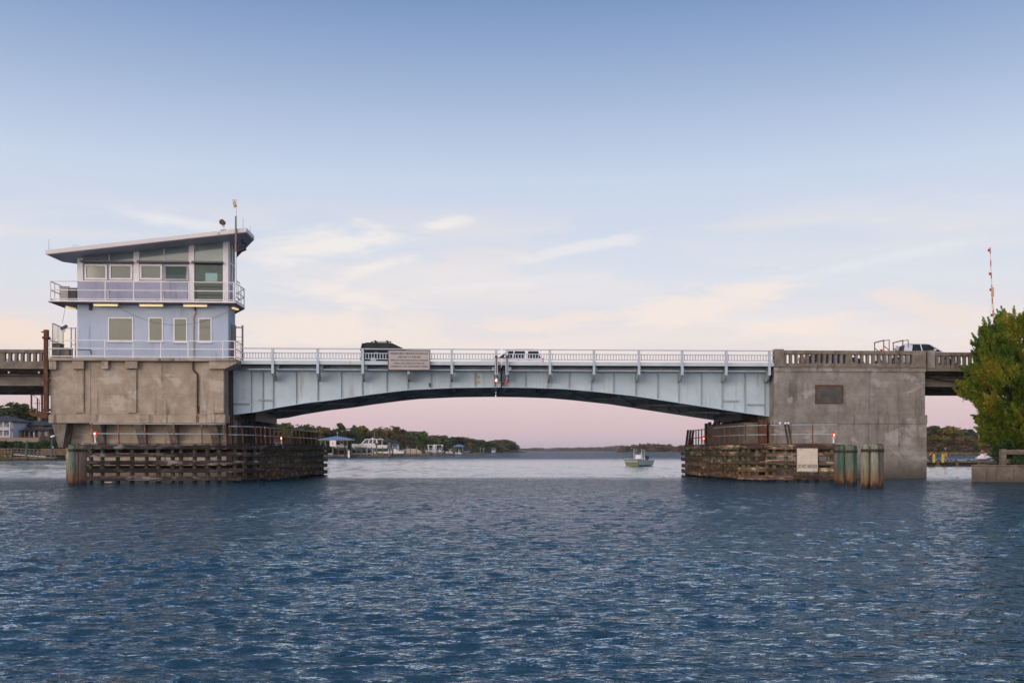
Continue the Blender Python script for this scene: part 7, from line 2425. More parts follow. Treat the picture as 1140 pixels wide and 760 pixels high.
# bow panel in olive: a broad flat bow transom plate on the hull
bowp = M()
bowp.add([(5.42, -1.04, 0.95), (5.42, 1.04, 0.95), (4.95, 0.92, 0.02), (4.95, -0.92, 0.02), (5.2, -1.04, 0.95), (5.2, 1.04, 0.95), (4.8, 0.92, 0.02), (4.8, -0.92, 0.02)],
         [(0, 1, 2, 3), (7, 6, 5, 4), (0, 4, 5, 1), (1, 5, 6, 2), (2, 6, 7, 3), (3, 7, 4, 0)])
bowp.build('bow_panel', MT['hull_olive'], ho)
gw = M()
for s in (-1, 1): gw.tube([(0.02, s * 1.18, 0.75), (2.0, s * 1.18, 0.78), (3.5, s * 1.17, 0.85), (4.6, s * 1.1, 0.92), (5.4, s * 1.04, 0.97)], 0.045, 6)
gw.tube([(5.4, -1.04, 0.97), (5.4, 1.04, 0.97)], 0.045, 6); gw.tube([(0.02, -1.18, 0.75), (0.02, 1.18, 0.75)], 0.045, 6)
gw.build('gunwale', MT['siding_white'], ho)
co_ = M(); co_.prism_xz([(2.2, 0.76), (3.1, 0.76), (2.95, 1.55), (2.75, 1.75), (2.3, 1.55)], -0.42, 0.42)
cn = co_.build('console', MT['gel_white'], t, bevel=0.04)
M().add([(2.97, -0.36, 1.56), (2.97, 0.36, 1.56), (2.72, 0.34, 2.0), (2.72, -0.34, 2.0), (2.95, -0.36, 1.56), (2.95, 0.36, 1.56), (2.70, 0.34, 2.0), (2.70, -0.34, 2.0)], [(0, 1, 2, 3), (7, 6, 5, 4), (0, 4, 5, 1), (2, 6, 7, 3), (1, 5, 6, 2), (0, 3, 7, 4)]).build('windscreen', MT['glass_clear'], cn)
fr = M()
for s in (-1, 1):
    for x in (2.15, 3.1): fr.tube([(x, s * 0.55, 0.76), (x, s * 0.55, 2.5)], 0.045, 6)
    fr.tube([(2.15, s * 0.55, 1.9), (3.1, s * 0.55, 2.4)], 0.035, 6)
fr.build('canopy_frame', MT['gel_white'], t)
M().box(1.4, 3.7, -1.0, 1.0, 2.48, 2.64).build('canopy', MT['black'], t, bevel=0.04)
M().box(1.35, 2.0, -0.4, 0.4, 0.6, 1.15).build('leaning_post', MT['gel_white'], t, bevel=0.05)
outboard(t, 0.0, 0.0, 0.62, MT['black'])
M().ball((3.6, -0.7, 2.46), 0.05, 6, 5).build('running_light', emit('green_running_light', (0.05, 0.9, 0.35), 2.0), t)


# ------------------------------------------------------------------ people
def skin(name, verts, edges, mat, parent, subs=1):
    """verts: (x, y, z, radius); one continuous surface grown on the joints"""
    me = bpy.data.meshes.new(name)
    me.from_pydata([v[:3] for v in verts], edges, [])
    me.update()
    o = bpy.data.objects.new(name, me)
    COL.objects.link(o)
    md = o.modifiers.new('skin', 'SKIN')
    md.use_smooth_shade = True
    if len(me.skin_vertices) == 0: raise RuntimeError('no skin layer')
    for sv, v in zip(me.skin_vertices[0].data, verts):
        sv.radius = (v[3], v[3] * (v[4] if len(v) > 4 else 1.0))
    me.skin_vertices[0].data[0].use_root = True
    sb = o.modifiers.new('sub', 'SUBSURF'); sb.levels = subs; sb.render_levels = subs
    bpy.context.view_layer.update()
    dg = bpy.context.evaluated_depsgraph_get()
    m2 = bpy.data.meshes.new_from_object(o.evaluated_get(dg))
    bpy.data.objects.remove(o)
    m2.name = name
    m2.materials.clear(); m2.materials.append(mat)
    o = bpy.data.objects.new(name, m2)
    COL.objects.link(o)
    if parent is not None: o.parent = parent
    return o


def person(label, loc, rz, J, top_mat, leg_mat, cap_mat=None, shorts=True, hair=True, sleeves=0.5):
    """J: joint positions (facing +x). body is one skin; clothing and hair are its children"""
    t = thing('person', label, 'person', loc, FR_W, None, rz, local=True)
    V = []; E = []

    def a(p, r, par=None):
        V.append((p[0], p[1], p[2], r)); i = len(V) - 1
        if par is not None: E.append((par, i))
        return i
    mid = lambda p, q, f=0.5: tuple(p[k] + (q[k] - p[k]) * f for k in range(3))
    pel = a(J['pelvis'], 0.125)
    wst = a(mid(J['pelvis'], J['chest'], 0.5), 0.11, pel)
    ch = a(J['chest'], 0.135, wst)
    nk = a(J['neck'], 0.055, ch)
    hd = a(J['head'], 0.098, nk)
    hv = Vector(J['head']) + (Vector(J['head']) - Vector(J['neck'])).normalized() * 0.1
    ht = a(tuple(hv), 0.082, hd)
    fwd = J.get('face', (1, 0, 0))
    ns = a(tuple(Vector(J['head']) + Vector(fwd) * 0.105), 0.018, hd)
    for s, k in ((1, 'l'), (-1, 'r')):
        sh = a(J['sh_' + k], 0.062, ch)
        el = a(J['el_' + k], 0.044, sh)
        wr_ = a(J['wr_' + k], 0.029, el)
        d = (Vector(J['wr_' + k]) - Vector(J['el_' + k])).normalized()
        pm = Vector(J['wr_' + k]) + d * 0.07
        pi_ = a(tuple(pm), 0.036, wr_)
        sd_ = d.cross(Vector((0, 0, 1)) if abs(d.z) < 0.9 else Vector((0, 1, 0))).normalized()
        up_ = sd_.cross(d).normalized()
        for q, (off, ln) in enumerate(((-0.03, 0.07), (-0.01, 0.085), (0.01, 0.08), (0.03, 0.06))):
            b_ = a(tuple(pm + sd_ * off + d * 0.035), 0.010, pi_)
            a(tuple(pm + sd_ * off * 1.15 + d * (0.035 + ln) - up_ * 0.02), 0.008, b_)
        th = a(tuple(pm + sd_ * 0.045 - d * 0.02), 0.011, pi_)
        a(tuple(pm + sd_ * 0.065 + d * 0.03 - up_ * 0.01), 0.009, th)
        hp_ = a(J['hip_' + k], 0.092, pel)
        kn = a(J['kn_' + k], 0.06, hp_)
        cf = a(mid(J['kn_' + k], J['an_' + k], 0.3), 0.056, kn)
        an = a(J['an_' + k], 0.036, cf)
        f_ = J.get('toe_' + k) or (J['an_' + k][0] + 0.17, J['an_' + k][1], J['an_' + k][2] - 0.045)
        a(f_, 0.036, an)
    body = skin('body', V, E, MT['skin'], t)
    # shirt
    V2 = []; E2 = []

    def b2(p, r, par=None):
        V2.append((p[0], p[1], p[2], r)); i = len(V2) - 1
        if par is not None: E2.append((par, i))
        return i
    p0 = b2(mid(J['pelvis'], J['chest'], 0.08), 0.145); p1 = b2(mid(J['pelvis'], J['chest'], 0.55), 0.135, p0); p2 = b2(J['chest'], 0.155, p1); p3 = b2(mid(J['chest'], J['neck'], 0.75), 0.075, p2)
    for k in ('l', 'r'):
        s_ = b2(J['sh_' + k], 0.08, p2); b2(mid(J['sh_' + k], J['el_' + k], sleeves * 2 if sleeves < 0.5 else 0.9), 0.058, s_)
    skin('shirt', V2, E2, MT[top_mat], body)
    V2.clear(); E2.clear()
    p0 = b2(J['pelvis'], 0.142)
    for k in ('l', 'r'):
        h_ = b2(J['hip_' + k], 0.108, p0); kk = b2(mid(J['hip_' + k], J['kn_' + k], 0.85), 0.085, h_)
        if not shorts: b2(mid(J['kn_' + k], J['an_' + k], 0.95), 0.055, kk)
    skin('shorts' if shorts else 'trousers', V2, E2, MT[leg_mat], body)
    c = Vector(J['head']); dirn = (Vector(J['head']) - Vector(J['neck'])).normalized()
    if cap_mat:
        m = M(); q = c + dirn * 0.055; m.ball((q.x, q.y, q.z), 0.125, 12, 8, 0.95)
        q2 = c + Vector(fwd) * 0.13 + dirn * 0.05
        m.bar((q2.x - fwd[0] * 0.06, q2.y - fwd[1] * 0.06, q2.z), (q2.x + fwd[0] * 0.06, q2.y + fwd[1] * 0.06, q2.z - 0.01), 0.15, 0.02)
        m.build('cap', MT[cap_mat], body, smooth=True)
    elif hair:
        m = M(); q = c + dirn * 0.045 - Vector(fwd) * 0.02; m.ball((q.x, q.y, q.z), 0.118, 12, 8, 1.0)
        m.build('hair', MT['hair'], body, smooth=True)
    sm = M()
    for k in ('l', 'r'):
        p = J['an_' + k]; f_ = J.get('toe_' + k) or (p[0] + 0.17, p[1], p[2] - 0.045)
        sm.bar((p[0] - 0.07, p[1], p[2] - 0.03), (f_[0] + 0.05, f_[1], f_[2] + 0.01), 0.1, 0.085)
    sm.build('shoes', MT['black'], body, bevel=0.02)
    return t


def stand(step=0.0, arm=0.0):
    return dict(pelvis=(0, 0, 0.93), chest=(0.03, 0, 1.30), neck=(0.04, 0, 1.49), head=(0.07, 0, 1.61), sh_l=(0.03, 0.19, 1.41), sh_r=(0.03, -0.19, 1.41),
                el_l=(0.10, 0.24, 1.13), el_r=(0.12, -0.23, 1.13), wr_l=(0.36, 0.16, 1.06 + arm), wr_r=(0.36, -0.14, 1.10 + arm), hip_l=(0, 0.095, 0.88), hip_r=(0, -0.095, 0.88),
                kn_l=(0.06 - step * 0.4, 0.11, 0.49), kn_r=(0.08 + step * 0.3, -0.11, 0.49), an_l=(-0.04 - step, 0.11, 0.08), an_r=(0.02 + step * 0.4, -0.11, 0.08))


# jetty at the right with people on it
Yj = 138.0
X = lambda u: wx(u, Yj)
Z = lambda v: wz(v, Yj)
zj = Z(512.3)
jt = thing('jetty', 'low brown timber jetty with square piles behind the seawall corner', 'jetty', (X(1068), Yj, 0), FR_W)
M().box(X(1020), X(1150), Yj, Yj + 3.2, zj - 0.12, zj).build('deck', MT['wood_deck'], jt)
M().box(X(1020), X(1150), Yj - 0.12, Yj - 0.002, zj - 0.30, zj - 0.02).build('edge_beam', MT['wood_deck'], jt)
M().box(X(1020), X(1150), Yj + 0.1, Yj + 0.3, Z(518.0), Z(514.6)).build('lower_beam', MT['wood_dark'], jt)
for u in (1043.2, 1064.6, 1089, 1110, 1131):
    M().box(X(u) - 0.17, X(u) + 0.17, Yj - 0.3, Yj - 0.125, -3, zj - 0.06).build('pile', MT['wood_tan'], jt)
for i, u in enumerate([1033 + 5.2 * k for k in range(20)]):
    M().cyl((X(u), Yj + 1.2, -3), (X(u), Yj + 1.2, zj - 0.121), 0.14, 0.14, 6).build('pile', MT['pile'], jt)
cl = M()
for u in (1045.5, 1059.8, 1064.8, 1079):
    cl.box(X(u) - 0.14, X(u) + 0.14, Yj + 0.1, Yj + 0.35, zj + 0.002, zj + 0.12)
cl.build('cleats', MT['rust'], jt)
for (u, lab) in ((1038.3, 'left yellow painted post on the front edge of the jetty'), (1048.2, 'right yellow painted post on the jetty, beside the standing person')):
    t = thing('yellow_post', lab, 'post', (X(u), Yj - 0.35, 0), FR_W, 'yellow posts at the jetty')
    M().box(X(u) - 0.15, X(u) + 0.15, Yj - 0.5, Yj - 0.31, Z(514.6), Z(505.6)).build('post', MT['yellow'], t)
    M().prism_xz([(X(u) - 0.15, Z(505.6) + .001), (X(u) + 0.15, Z(505.6) + .001), (X(u), Z(504.9))], Yj - 0.5, Yj - 0.31).build('post_top', MT['yellow'], t)
person('standing person in orange cap, black top and orange shorts on the jetty', (wx(1053.0, Yj + 1.0), Yj + 1.0, zj), R(195), stand(0.26, 0.12), 'cloth_black', 'cloth_peach', 'cloth_orange', True)
J = dict(pelvis=(0, 0, 0.30), chest=(0.14, 0, 0.64), neck=(0.19, 0, 0.82), head=(0.24, 0, 0.93), sh_l=(0.16, 0.19, 0.74), sh_r=(0.16, -0.19, 0.74), el_l=(0.32, 0.24, 0.52), el_r=(0.32, -0.24, 0.52),
         wr_l=(0.52, 0.14, 0.56), wr_r=(0.52, -0.14, 0.56), hip_l=(0.02, 0.1, 0.27), hip_r=(0.02, -0.1, 0.27), kn_l=(0.38, 0.14, 0.45), kn_r=(0.38, -0.14, 0.45), an_l=(0.2, 0.13, 0.08), an_r=(0.2, -0.13, 0.08))
person('crouching person in orange cap and purple jacket at the jetty end by the grey pier', (wx(1034.8, Yj + 0.9), Yj + 0.9, zj), R(30), J, 'cloth_purple', 'cloth_purple', 'cloth_orange', False, sleeves=0.6)
# white personal watercraft parked on the jetty with the rider in red
t = thing('personal_watercraft', 'rounded white personal watercraft on the jetty in front of the cedar', 'watercraft', (wx(1087.2, Yj + 1.1), Yj + 1.1, zj), FR_W, None, 0.0, local=True)
hm_ = hull_mesh(2.2, 1.0, 0.42, 0.2, 0.0, n=10, bow_rise=-0.1)
hm_.build('hull', MT['gel_white'], t, smooth=True)
M().prism_xz([(0.05, 0.40), (0.3, 0.62), (0.75, 0.78), (1.15, 0.72), (1.6, 0.62), (2.05, 0.36)], -0.27, 0.27).build('seat', MT['gel_white'], t, bevel=0.12)
hb_ = M(); hb_.bar((1.2, -0.35, 0.98), (1.2, 0.35, 0.98), 0.05, 0.05); hb_.bar((1.3, 0, 0.66), (1.2, 0, 0.97), 0.16, 0.16)
hb_.build('handlebar', MT['cloth_white'], t)
J = dict(pelvis=(0, 0, 0.10), chest=(0.03, 0, 0.48), neck=(0.06, 0, 0.67), head=(0.1, 0, 0.79), sh_l=(0.03, 0.18, 0.58), sh_r=(0.03, -0.18, 0.58), el_l=(0.22, 0.24, 0.38), el_r=(0.22, -0.24, 0.38),
         wr_l=(0.44, 0.22, 0.30), wr_r=(0.44, -0.22, 0.30), hip_l=(0.03, 0.12, 0.07), hip_r=(0.03, -0.12, 0.07), kn_l=(0.42, 0.33, 0.02), kn_r=(0.42, -0.33, 0.02), an_l=(0.3, 0.36, -0.33), an_r=(0.3, -0.36, -0.33))
person('person in a red top sitting astride the white watercraft on the jetty', (wx(1087.2, Yj + 1.1) + 0.70, Yj + 1.1, zj + 0.72), 0.0, J, 'cloth_red', 'cloth_white', None, True, sleeves=0.4)
# small folding bicycle at the end of the jetty
xb_ = X(1100.2)
t = thing('bicycle', 'small dark bicycle standing on the jetty between the watercraft and the cedar', 'bicycle', (xb_, Yj + 1.0, zj), FR_W)
for dx in (-0.48, 0.48):
    wm = M()
    pts = [(xb_ + dx + 0.3 * math.cos(R(30 * i)), Yj + 1.0, zj + 0.31 + 0.3 * math.sin(R(30 * i))) for i in range(13)]
    wm.tube(pts, 0.025, 5)
    for i in range(6): wm.tube([(xb_ + dx, Yj + 1.0, zj + 0.31), pts[2 * i]], 0.006, 3)
    wm.build('wheel', MT['black'], t)
fm_ = M()
A_ = (xb_ - 0.48, Yj + 1.0, zj + 0.31); B_ = (xb_ + 0.48, Yj + 1.0, zj + 0.31); C_ = (xb_ - 0.12, Yj + 1.0, zj + 0.72); D_ = (xb_ + 0.33, Yj + 1.0, zj + 0.78); E_ = (xb_ + 0.0, Yj + 1.0, zj + 0.33)
for p, q in ((A_, C_), (A_, E_), (E_, C_), (C_, D_), (E_, D_), (D_, B_), (D_, (D_[0] - 0.05, D_[1], D_[2] + 0.42))): fm_.tube([p, q], 0.028, 6)
fm_.tube([(D_[0] - 0.05, D_[1] - 0.25, D_[2] + 0.4), (D_[0] - 0.05, D_[1] + 0.25, D_[2] + 0.4)], 0.02, 5)
fm_.build('frame', MT['black'], t)
M().box(xb_ - 0.26, xb_ - 0.02, Yj + 0.93, Yj + 1.07, zj + 0.80, zj + 0.87).build('saddle', MT['black'], t)
M().tube([C_, (xb_ - 0.14, Yj + 1.0, zj + 0.82)], 0.02, 5).build('seat_post', MT['galv'], t)
# person at the console of the open boat
Jp = stand(0.05, 0.1)
bo = bpy.data.objects['bay_boat']
pw = bo.matrix_world @ Vector((1.95, -0.05, 0.42))
person('person in a white shirt standing at the console of the open boat', tuple(pw), R(240), Jp, 'cloth_white', 'navy', None, False)

# ------------------------------------------------------------------ boathouse, docks and boats on the left bank
Yb = 298.0
X = lambda u: wx(u, Yb)
Z = lambda v: wz(v, Yb)
bh = thing('boathouse', 'open boathouse with blue metal hip roof on green posts, right of the dark fender', 'boathouse', (X(373), Yb + 4, 0), FR_W)
hip_roof(M(), X(355.5), X(388.5), Yb, Yb + 8, Z(489.6) + 0.2, Z(485), 0.5, 0.1).build('roof', MT['blue_roof'], bh)
M().box(X(355.5), X(388.5), Yb, Yb + 8, Z(491), Z(489.8)).build('header_beam', MT['wood_deck'], bh)
for u, yq in ((357, 0), (362.5, -0.3), (370.8, -0.5), (384, 0), (386.5, 0.2), (357.5, 7.5), (372, 7.5), (386.5, 7.5)):
    M().cyl((X(u), Yb + yq, -3), (X(u), Yb + yq, Z(489.9)), 0.2, 0.18, 8).build('post', MT['pile_green'] if u != 384 else MT['wood_dark'], bh)
M().box(X(357), X(388), Yb + 0.5, Yb + 8, Z(507.5), Z(506.6)).build('deck', MT['wood_deck'], bh)
M().box(X(357), X(386), Yb + 0.3, Yb + 0.45, Z(507.8), Z(500.8) - 1.3).build('fascia_beam', MT['wood_tan'], bh)
bw_ = M(); bw_.box(X(359), X(387), Yb + 2.4, Yb + 2.6, Z(499.6), Z(499)); bw_.box(X(376), X(383), Yb + 1, Yb + 1.3, Z(505.5), Z(505))
bw_.build('lift_beam', MT['wood_dark'], bh)
M().cyl((X(373), Yb + 4, Z(485)), (X(373), Yb + 4, Z(481.6)), 0.06, n=6).build('finial_rod', MT['galv'], bh)
M().ball((X(373), Yb + 4, Z(481.4)), 0.22, 8, 6).build('finial_ball', MT['siding_white'], bh)
t = thing('dock_notice', 'square pinkish white notice board on a green post in front of the boathouse', 'sign', (X(371.6), Yb - 1.2, 0), FR_W)
M().cyl((X(371.3), Yb - 1.0, -3), (X(371.3), Yb - 1.0, Z(490.5)), 0.2, n=8).build('post', MT['pile_green'], t)
M().box(X(368), X(375), Yb - 1.35, Yb - 1.25, Z(496.8), Z(490)).build('board', MT['gel_white'], t)
mk = M()
mk.box(X(368.5), X(374.5), Yb - 1.37, Yb - 1.352, Z(496.4), Z(496.1)); mk.box(X(368.5), X(374.5), Yb - 1.37, Yb - 1.352, Z(490.7), Z(490.4)); mk.box(X(368.4), X(368.7), Yb - 1.37, Yb - 1.352, Z(496.1), Z(490.7)); mk.box(X(374.3), X(374.6), Yb - 1.37, Yb - 1.352, Z(496.1), Z(490.7))
mk.build('border', MT['cloth_peach'], t)
M().box(X(371.1), X(371.9), Yb - 1.37, Yb - 1.352, Z(494.8), Z(492)).build('symbol', MT['ink_black'], t)


def boat(label, x_stern, y, z, L_, B, rz, hullm, botm, kind, name='motor_boat', group='boats at the left bank docks', hs=1.3):
    t = thing(name, label, 'boat', (x_stern, y, z), FR_W, group, rz, local=True)
    ho = hull_mesh(L_, B, hs, hs * 0.33, -0.35, bow_rise=0.45).build('hull', MT[hullm], t)
    hull_mesh(L_ * 0.98, B * 0.97, hs * 0.42, hs * 0.25, -0.42, bow_rise=0.5).build('bottom', MT[botm], ho)
    st_ = M()
    for s in (-1, 1): st_.tube([(0, s * B * 0.48, hs + 0.02), (L_ * 0.45, s * B * 0.505, hs + 0.11), (L_ * 0.75, s * B * 0.4, hs + 0.27), (L_ * 0.97, s * 0.1, hs + 0.43)], 0.05, 5)
    st_.build('rub_rail', MT['gel_white'], ho)
    if kind == 'cruiser':
        M().prism_xz([(L_ * 0.36, hs), (L_ * 0.80, hs + 0.25), (L_ * 0.70, hs + 0.6), (L_ * 0.36, hs + 0.6)], -B * 0.36, B * 0.36).build('foredeck', MT['gel_white'], t, bevel=0.08)
        cb = M(); hull8(cb, (L_ * 0.28, L_ * 0.70, B * 0.38, hs + 0.601), (L_ * 0.30, L_ * 0.60, B * 0.34, hs + 1.75))
        cbo = cb.build('cabin_glass', MT['house_glass'], t)
        pl = M()
        for s in (-1, 1):
            for fa, fb in ((0.28, 0.30), (0.40, 0.395), (0.52, 0.49), (0.70, 0.60)):
                pl.bar((L_ * fa, s * B * 0.385, hs + 0.6), (L_ * fb, s * B * 0.345, hs + 1.75), 0.22, 0.06, up=(0, 1, 0))
        pl.bar((L_ * 0.7, 0, hs + 0.6), (L_ * 0.6, 0, hs + 1.75), 0.1, 0.08, up=(0, 1, 0))
        pl.build('window_posts', MT['gel_white'], cbo)
        M().box(L_ * 0.12, L_ * 0.62, -B * 0.4, B * 0.4, hs + 1.752, hs + 1.95).build('hard_top', MT['gel_white'], t, bevel=0.05)
        sp = M(); sp.tube([(L_ * 0.16, -B * 0.36, hs), (L_ * 0.14, -B * 0.36, hs + 1.75)], 0.06); sp.tube([(L_ * 0.16, B * 0.36, hs), (L_ * 0.14, B * 0.36, hs + 1.75)], 0.06)
        sp.build('top_supports', MT['gel_white'], t)
        M().ball((L_ * 0.42, 0, hs + 2.1), 0.32, 10, 6, 0.7).build('radar_dome', MT['gel_white'], t)
        an = M(); an.cyl((L_ * 0.36, 0.4, hs + 1.9), (L_ * 0.36, 0.4, hs + 4.6), 0.05, 0.02, 6); an.cyl((L_ * 0.2, -0.5, hs + 1.9), (L_ * 0.2, -0.5, hs + 3.0), 0.04, 0.02, 6)
        an.build('antenna', MT['galv'], t)
        for yy_ in (-0.55, 0.55): outboard(t, 0.0, yy_, hs - 0.45, MT['ledge'])
    elif kind == 'cover':
        cv = M(); cv.prism_xz([(0.1, hs + 0.05), (L_ * 0.2, hs + 0.9), (L_ * 0.55, hs + 1.0), (L_ * 0.93, hs + 0.45)], -B * 0.42, B * 0.42)
        cv.build('boat_cover', MT['gel_cream'], t, bevel=0.1)
        M().box(L_ * 0.15, L_ * 0.68, -B * 0.45, B * 0.45, hs + 1.9, hs + 2.0).build('canopy', MT['siding_brown'], t, bevel=0.04)
        fr = M()
        for s in (-1, 1):
            for f in (0.2, 0.62): fr.tube([(L_ * f, s * B * 0.4, hs), (L_ * f, s * B * 0.4, hs + 1.9)], 0.05)
        fr.build('canopy_frame', MT['gel_white'], t)
        outboard(t, 0.0, 0, hs - 0.5, MT['black'])
    else:
        M().prism_xz([(L_ * 0.36, hs - 0.2), (L_ * 0.52, hs - 0.2), (L_ * 0.5, hs + 0.8), (L_ * 0.38, hs + 0.7)], -0.5, 0.5).build('console', MT['gel_white'], t, bevel=0.04)
        M().box(L_ * 0.25, L_ * 0.6, -B * 0.4, B * 0.4, hs + 1.45, hs + 1.54).build('canopy', MT['gel_white'] if kind == 'white' else MT[kind], t, bevel=0.04)
        fr = M()
        for s in (-1, 1):
            for f in (0.3, 0.55): fr.tube([(L_ * f, s * B * 0.34, hs - 0.2), (L_ * f, s * B * 0.34, hs + 1.45)], 0.05)
        fr.build('canopy_frame', MT['gel_white'], t)
        outboard(t, 0.0, 0, hs - 0.5, MT['black'])
    return t


# small boats at the boathouse
boat('small white skiff on the lift inside the blue roofed boathouse', X(384), Yb + 4.5, Z(499), 4.0, 1.7, math.pi, 'gel_white', 'hull_grey', 'white', hs=0.8)
t = thing('dock_box', 'white dock box on the deck under the boathouse', 'box', (X(367), Yb + 1.0, Z(506.6)), FR_W)
M().box(X(364.5), X(369.8), Yb + 0.8, Yb + 1.6, Z(506.6) + 0.002, Z(505.9) + 0.3).build('chest', MT['siding_white'], t, bevel=0.02)
M().box(X(364.3), X(370), Yb + 0.75, Yb + 1.65, Z(505.9) + 0.302, Z(505.9) + 0.4).build('lid', MT['gel_white'], t, bevel=0.02)
x = X(388.7)
t = thing('fuel_pump', 'white pump stand at the right corner of the boathouse', 'pump', (x, Yb, 0.2), FR_W)
M().cyl((x, Yb - 0.5, -0.4), (x, Yb - 0.5, Z(505)), 0.36, 0.34, 10).build('tank', MT['gel_white'], t)
M().box(x - 0.2, x + 0.22, Yb - 0.7, Yb - 0.3, Z(505) + .002, Z(501)).build('cabinet', MT['gel_white'], t, bevel=0.05)

Yk = 306.0
X = lambda u: wx(u, Yk); Z = lambda v: wz(v, Yk)
dk = dock('tan finger dock in front of the white cabin cruiser', X(390), X(434), Yk, Z(506.6), 2.0, [X(u) for u in (392, 396.5, 402, 407.8, 413.5, 426)], MT['wood_tan'], 'docks on the left bank', pile_top=2.6, fascia=0.45)
for u in (419.4, 433.9):
    M().cyl((X(u), Yk - 0.3, -3), (X(u), Yk - 0.3, Z(494.8)), 0.3, 0.27, 8).build('pile', MT['pile'], dk)
lc = M()
lc.bar((X(411), Yk + 0.6, Z(505)), (X(416.5), Yk + 0.6, Z(500.2)), 0.3, 0.25); lc.bar((X(391), Yk + 3, Z(504.8)), (X(418), Yk + 3, Z(504.8)), 0.3, 0.25)
for u in (400.5, 407, 413): lc.box(X(u) - 0.12, X(u) + 0.12, Yk + 2.9, Yk + 3.1, -2, Z(498))
tag(lc.build('boat_cradle', MT['siding_white'], loc=(X(404), Yk + 3, 0)), 'white boat lift cradle under the cabin cruiser', 'boat lift')
boat('white cabin cruiser with grey lower hull raised on a lift, largest of the docked boats', X(429.5), Yk + 4.5, Z(502.0) + 0.3, 11.2, 3.4, math.pi, 'gel_white', 'hull_grey', 'cruiser', hs=1.55)
Yk = 330.0
boat('small white boat with teal canopy right behind the cruiser stern', X(436.5), Yk, 0.55, 6.0, 2.3, math.pi, 'gel_white', 'siding_tan', 'teal', hs=1.4)
boat('white centre console boat with dark motor between the teal canopy and the cream boat', X(444), Yk + 16, 0.5, 7.0, 2.4, math.pi, 'gel_white', 'siding_tan', 'white', hs=1.3)
Yk = 392.0
boat('cream covered motor boat under a brown canopy', X(469), Yk, 0.3, 8.6, 2.9, math.pi, 'gel_cream', 'gel_cream', 'cover', hs=1.5)
dk = dock('long low dock running past the cream covered boat', X(430), X(481), 380, 0.95, 2.0, [wx(u, 380) for u in (431.5, 437, 441.6, 447.7, 452, 457, 463.5, 470, 476)], MT['wood_deck'], 'docks on the left bank', pile_top=2.4, fascia=0.6)
Yk = 440.0
X = lambda u: wx(u, Yk); Z = lambda v: wz(v, Yk)
for (u0, u1, lab) in ((476.5, 482, 'left white boat lift frame on the long dock'), (485, 492, 'right white boat lift frame on the long dock')):
    t = thing('boat_lift', lab, 'boat lift', (X((u0 + u1) / 2), Yk, 0), FR_W, 'white boat lift frames')
    fr = M()
    for u in (u0, u1):
        for yq in (0, 3.5): fr.box(X(u) - 0.11, X(u) + 0.11, Yk + yq - 0.11, Yk + yq + 0.11, -2, Z(495.2))
    fr.build('uprights', MT['gel_white'], t)
    bm_ = M()
    for yq in (0, 3.5): bm_.box(X(u0) - 0.4, X(u1) + 0.4, Yk + yq - 0.1, Yk + yq + 0.1, Z(495.2) + .002, Z(494.8))
    bm_.build('top_beams', MT['gel_white'], t)
    boat('white runabout hung in the %s white lift' % ('left' if u0 < 480 else 'right'), X(u1) + 0.8, Yk + 1.8, 0.9, 4.2, 1.9, math.pi, 'gel_white', 'hull_grey', 'white', hs=0.9)
t = thing('mooring_pile', 'tall white mooring pile between the two boat lift frames', 'mooring pile', (X(484), Yk - 1, 0), FR_W)
M().cyl((X(484), Yk - 1, -3), (X(484), Yk - 1, Z(494.6)), 0.3, 0.27, 8).build('pile', MT['gel_white'], t)
M().cyl((X(484), Yk - 1, Z(494.6)), (X(484), Yk - 1, Z(494.2)), 0.27, 0.05, 8).build('pile_cap', MT['gel_white'], t)
dock('far low dock carrying the white boat lifts', X(474), X(506), Yk - 1.5, 0.9, 1.8, [X(u) for u in (476, 480, 488, 493, 500, 504.6)], MT['wood_deck'], 'docks on the left bank', pile_top=1.8, fascia=0.6)
Yk = 476.0
X = lambda u: wx(u, Yk); Z = lambda v: wz(v, Yk)
boat('white hard topped boat moored left of the far blue pavilion', X(505), Yk, 0.0, 4.2 * 0.9, 2.0, math.pi, 'gel_white', 'hull_grey', 'white', hs=1.2)
pv = thing('dock_pavilion', 'far small pavilion with blue hip roof at the end of the docks', 'pavilion', (X(511), Yk + 2, 0), FR_W)
hip_roof(M(), X(505.6), X(516), Yk, Yk + 4.5, Z(497) + 0.2, Z(494.2), 0.4, 0.1).build('roof', MT['blue_roof'], pv)
for u in (506.6, 510.8, 515.4):
    for yq in (0.2, 4.2): M().cyl((X(u), Yk + yq, -2), (X(u), Yk + yq, Z(497)), 0.2, 0.18, 6).build('post', MT['wood_tan'] if yq > 1 else MT['pile_green'], pv)
M().box(X(505), X(517), Yk, Yk + 4.5, 0.75, 0.95).build('deck', MT['wood_deck'], pv)
boat('small white boat moored under the far blue pavilion', X(515), Yk - 2.5, 0.0, 3.4, 1.6, math.pi, 'gel_white', 'hull_grey', 'white', hs=0.8)
dk = dock('thin dock end reaching right from the far blue pavilion', X(516.5), X(539), Yk, 0.95, 1.6, [X(520), X(527)], MT['wood_tan'], 'docks on the left bank', fascia=0.55)
for u in (534.8, 538.6):
    M().cyl((X(u), Yk - 0.2, -3), (X(u), Yk - 0.2, Z(499.2)), 0.3, 0.27, 8).build('pile', MT['pile_green'], dk)
    M().cyl((X(u), Yk - 0.2, Z(499.2)), (X(u), Yk - 0.2, Z(498.7)), 0.3, 0.1, 8).build('pile_cap', MT['gel_white'], dk)
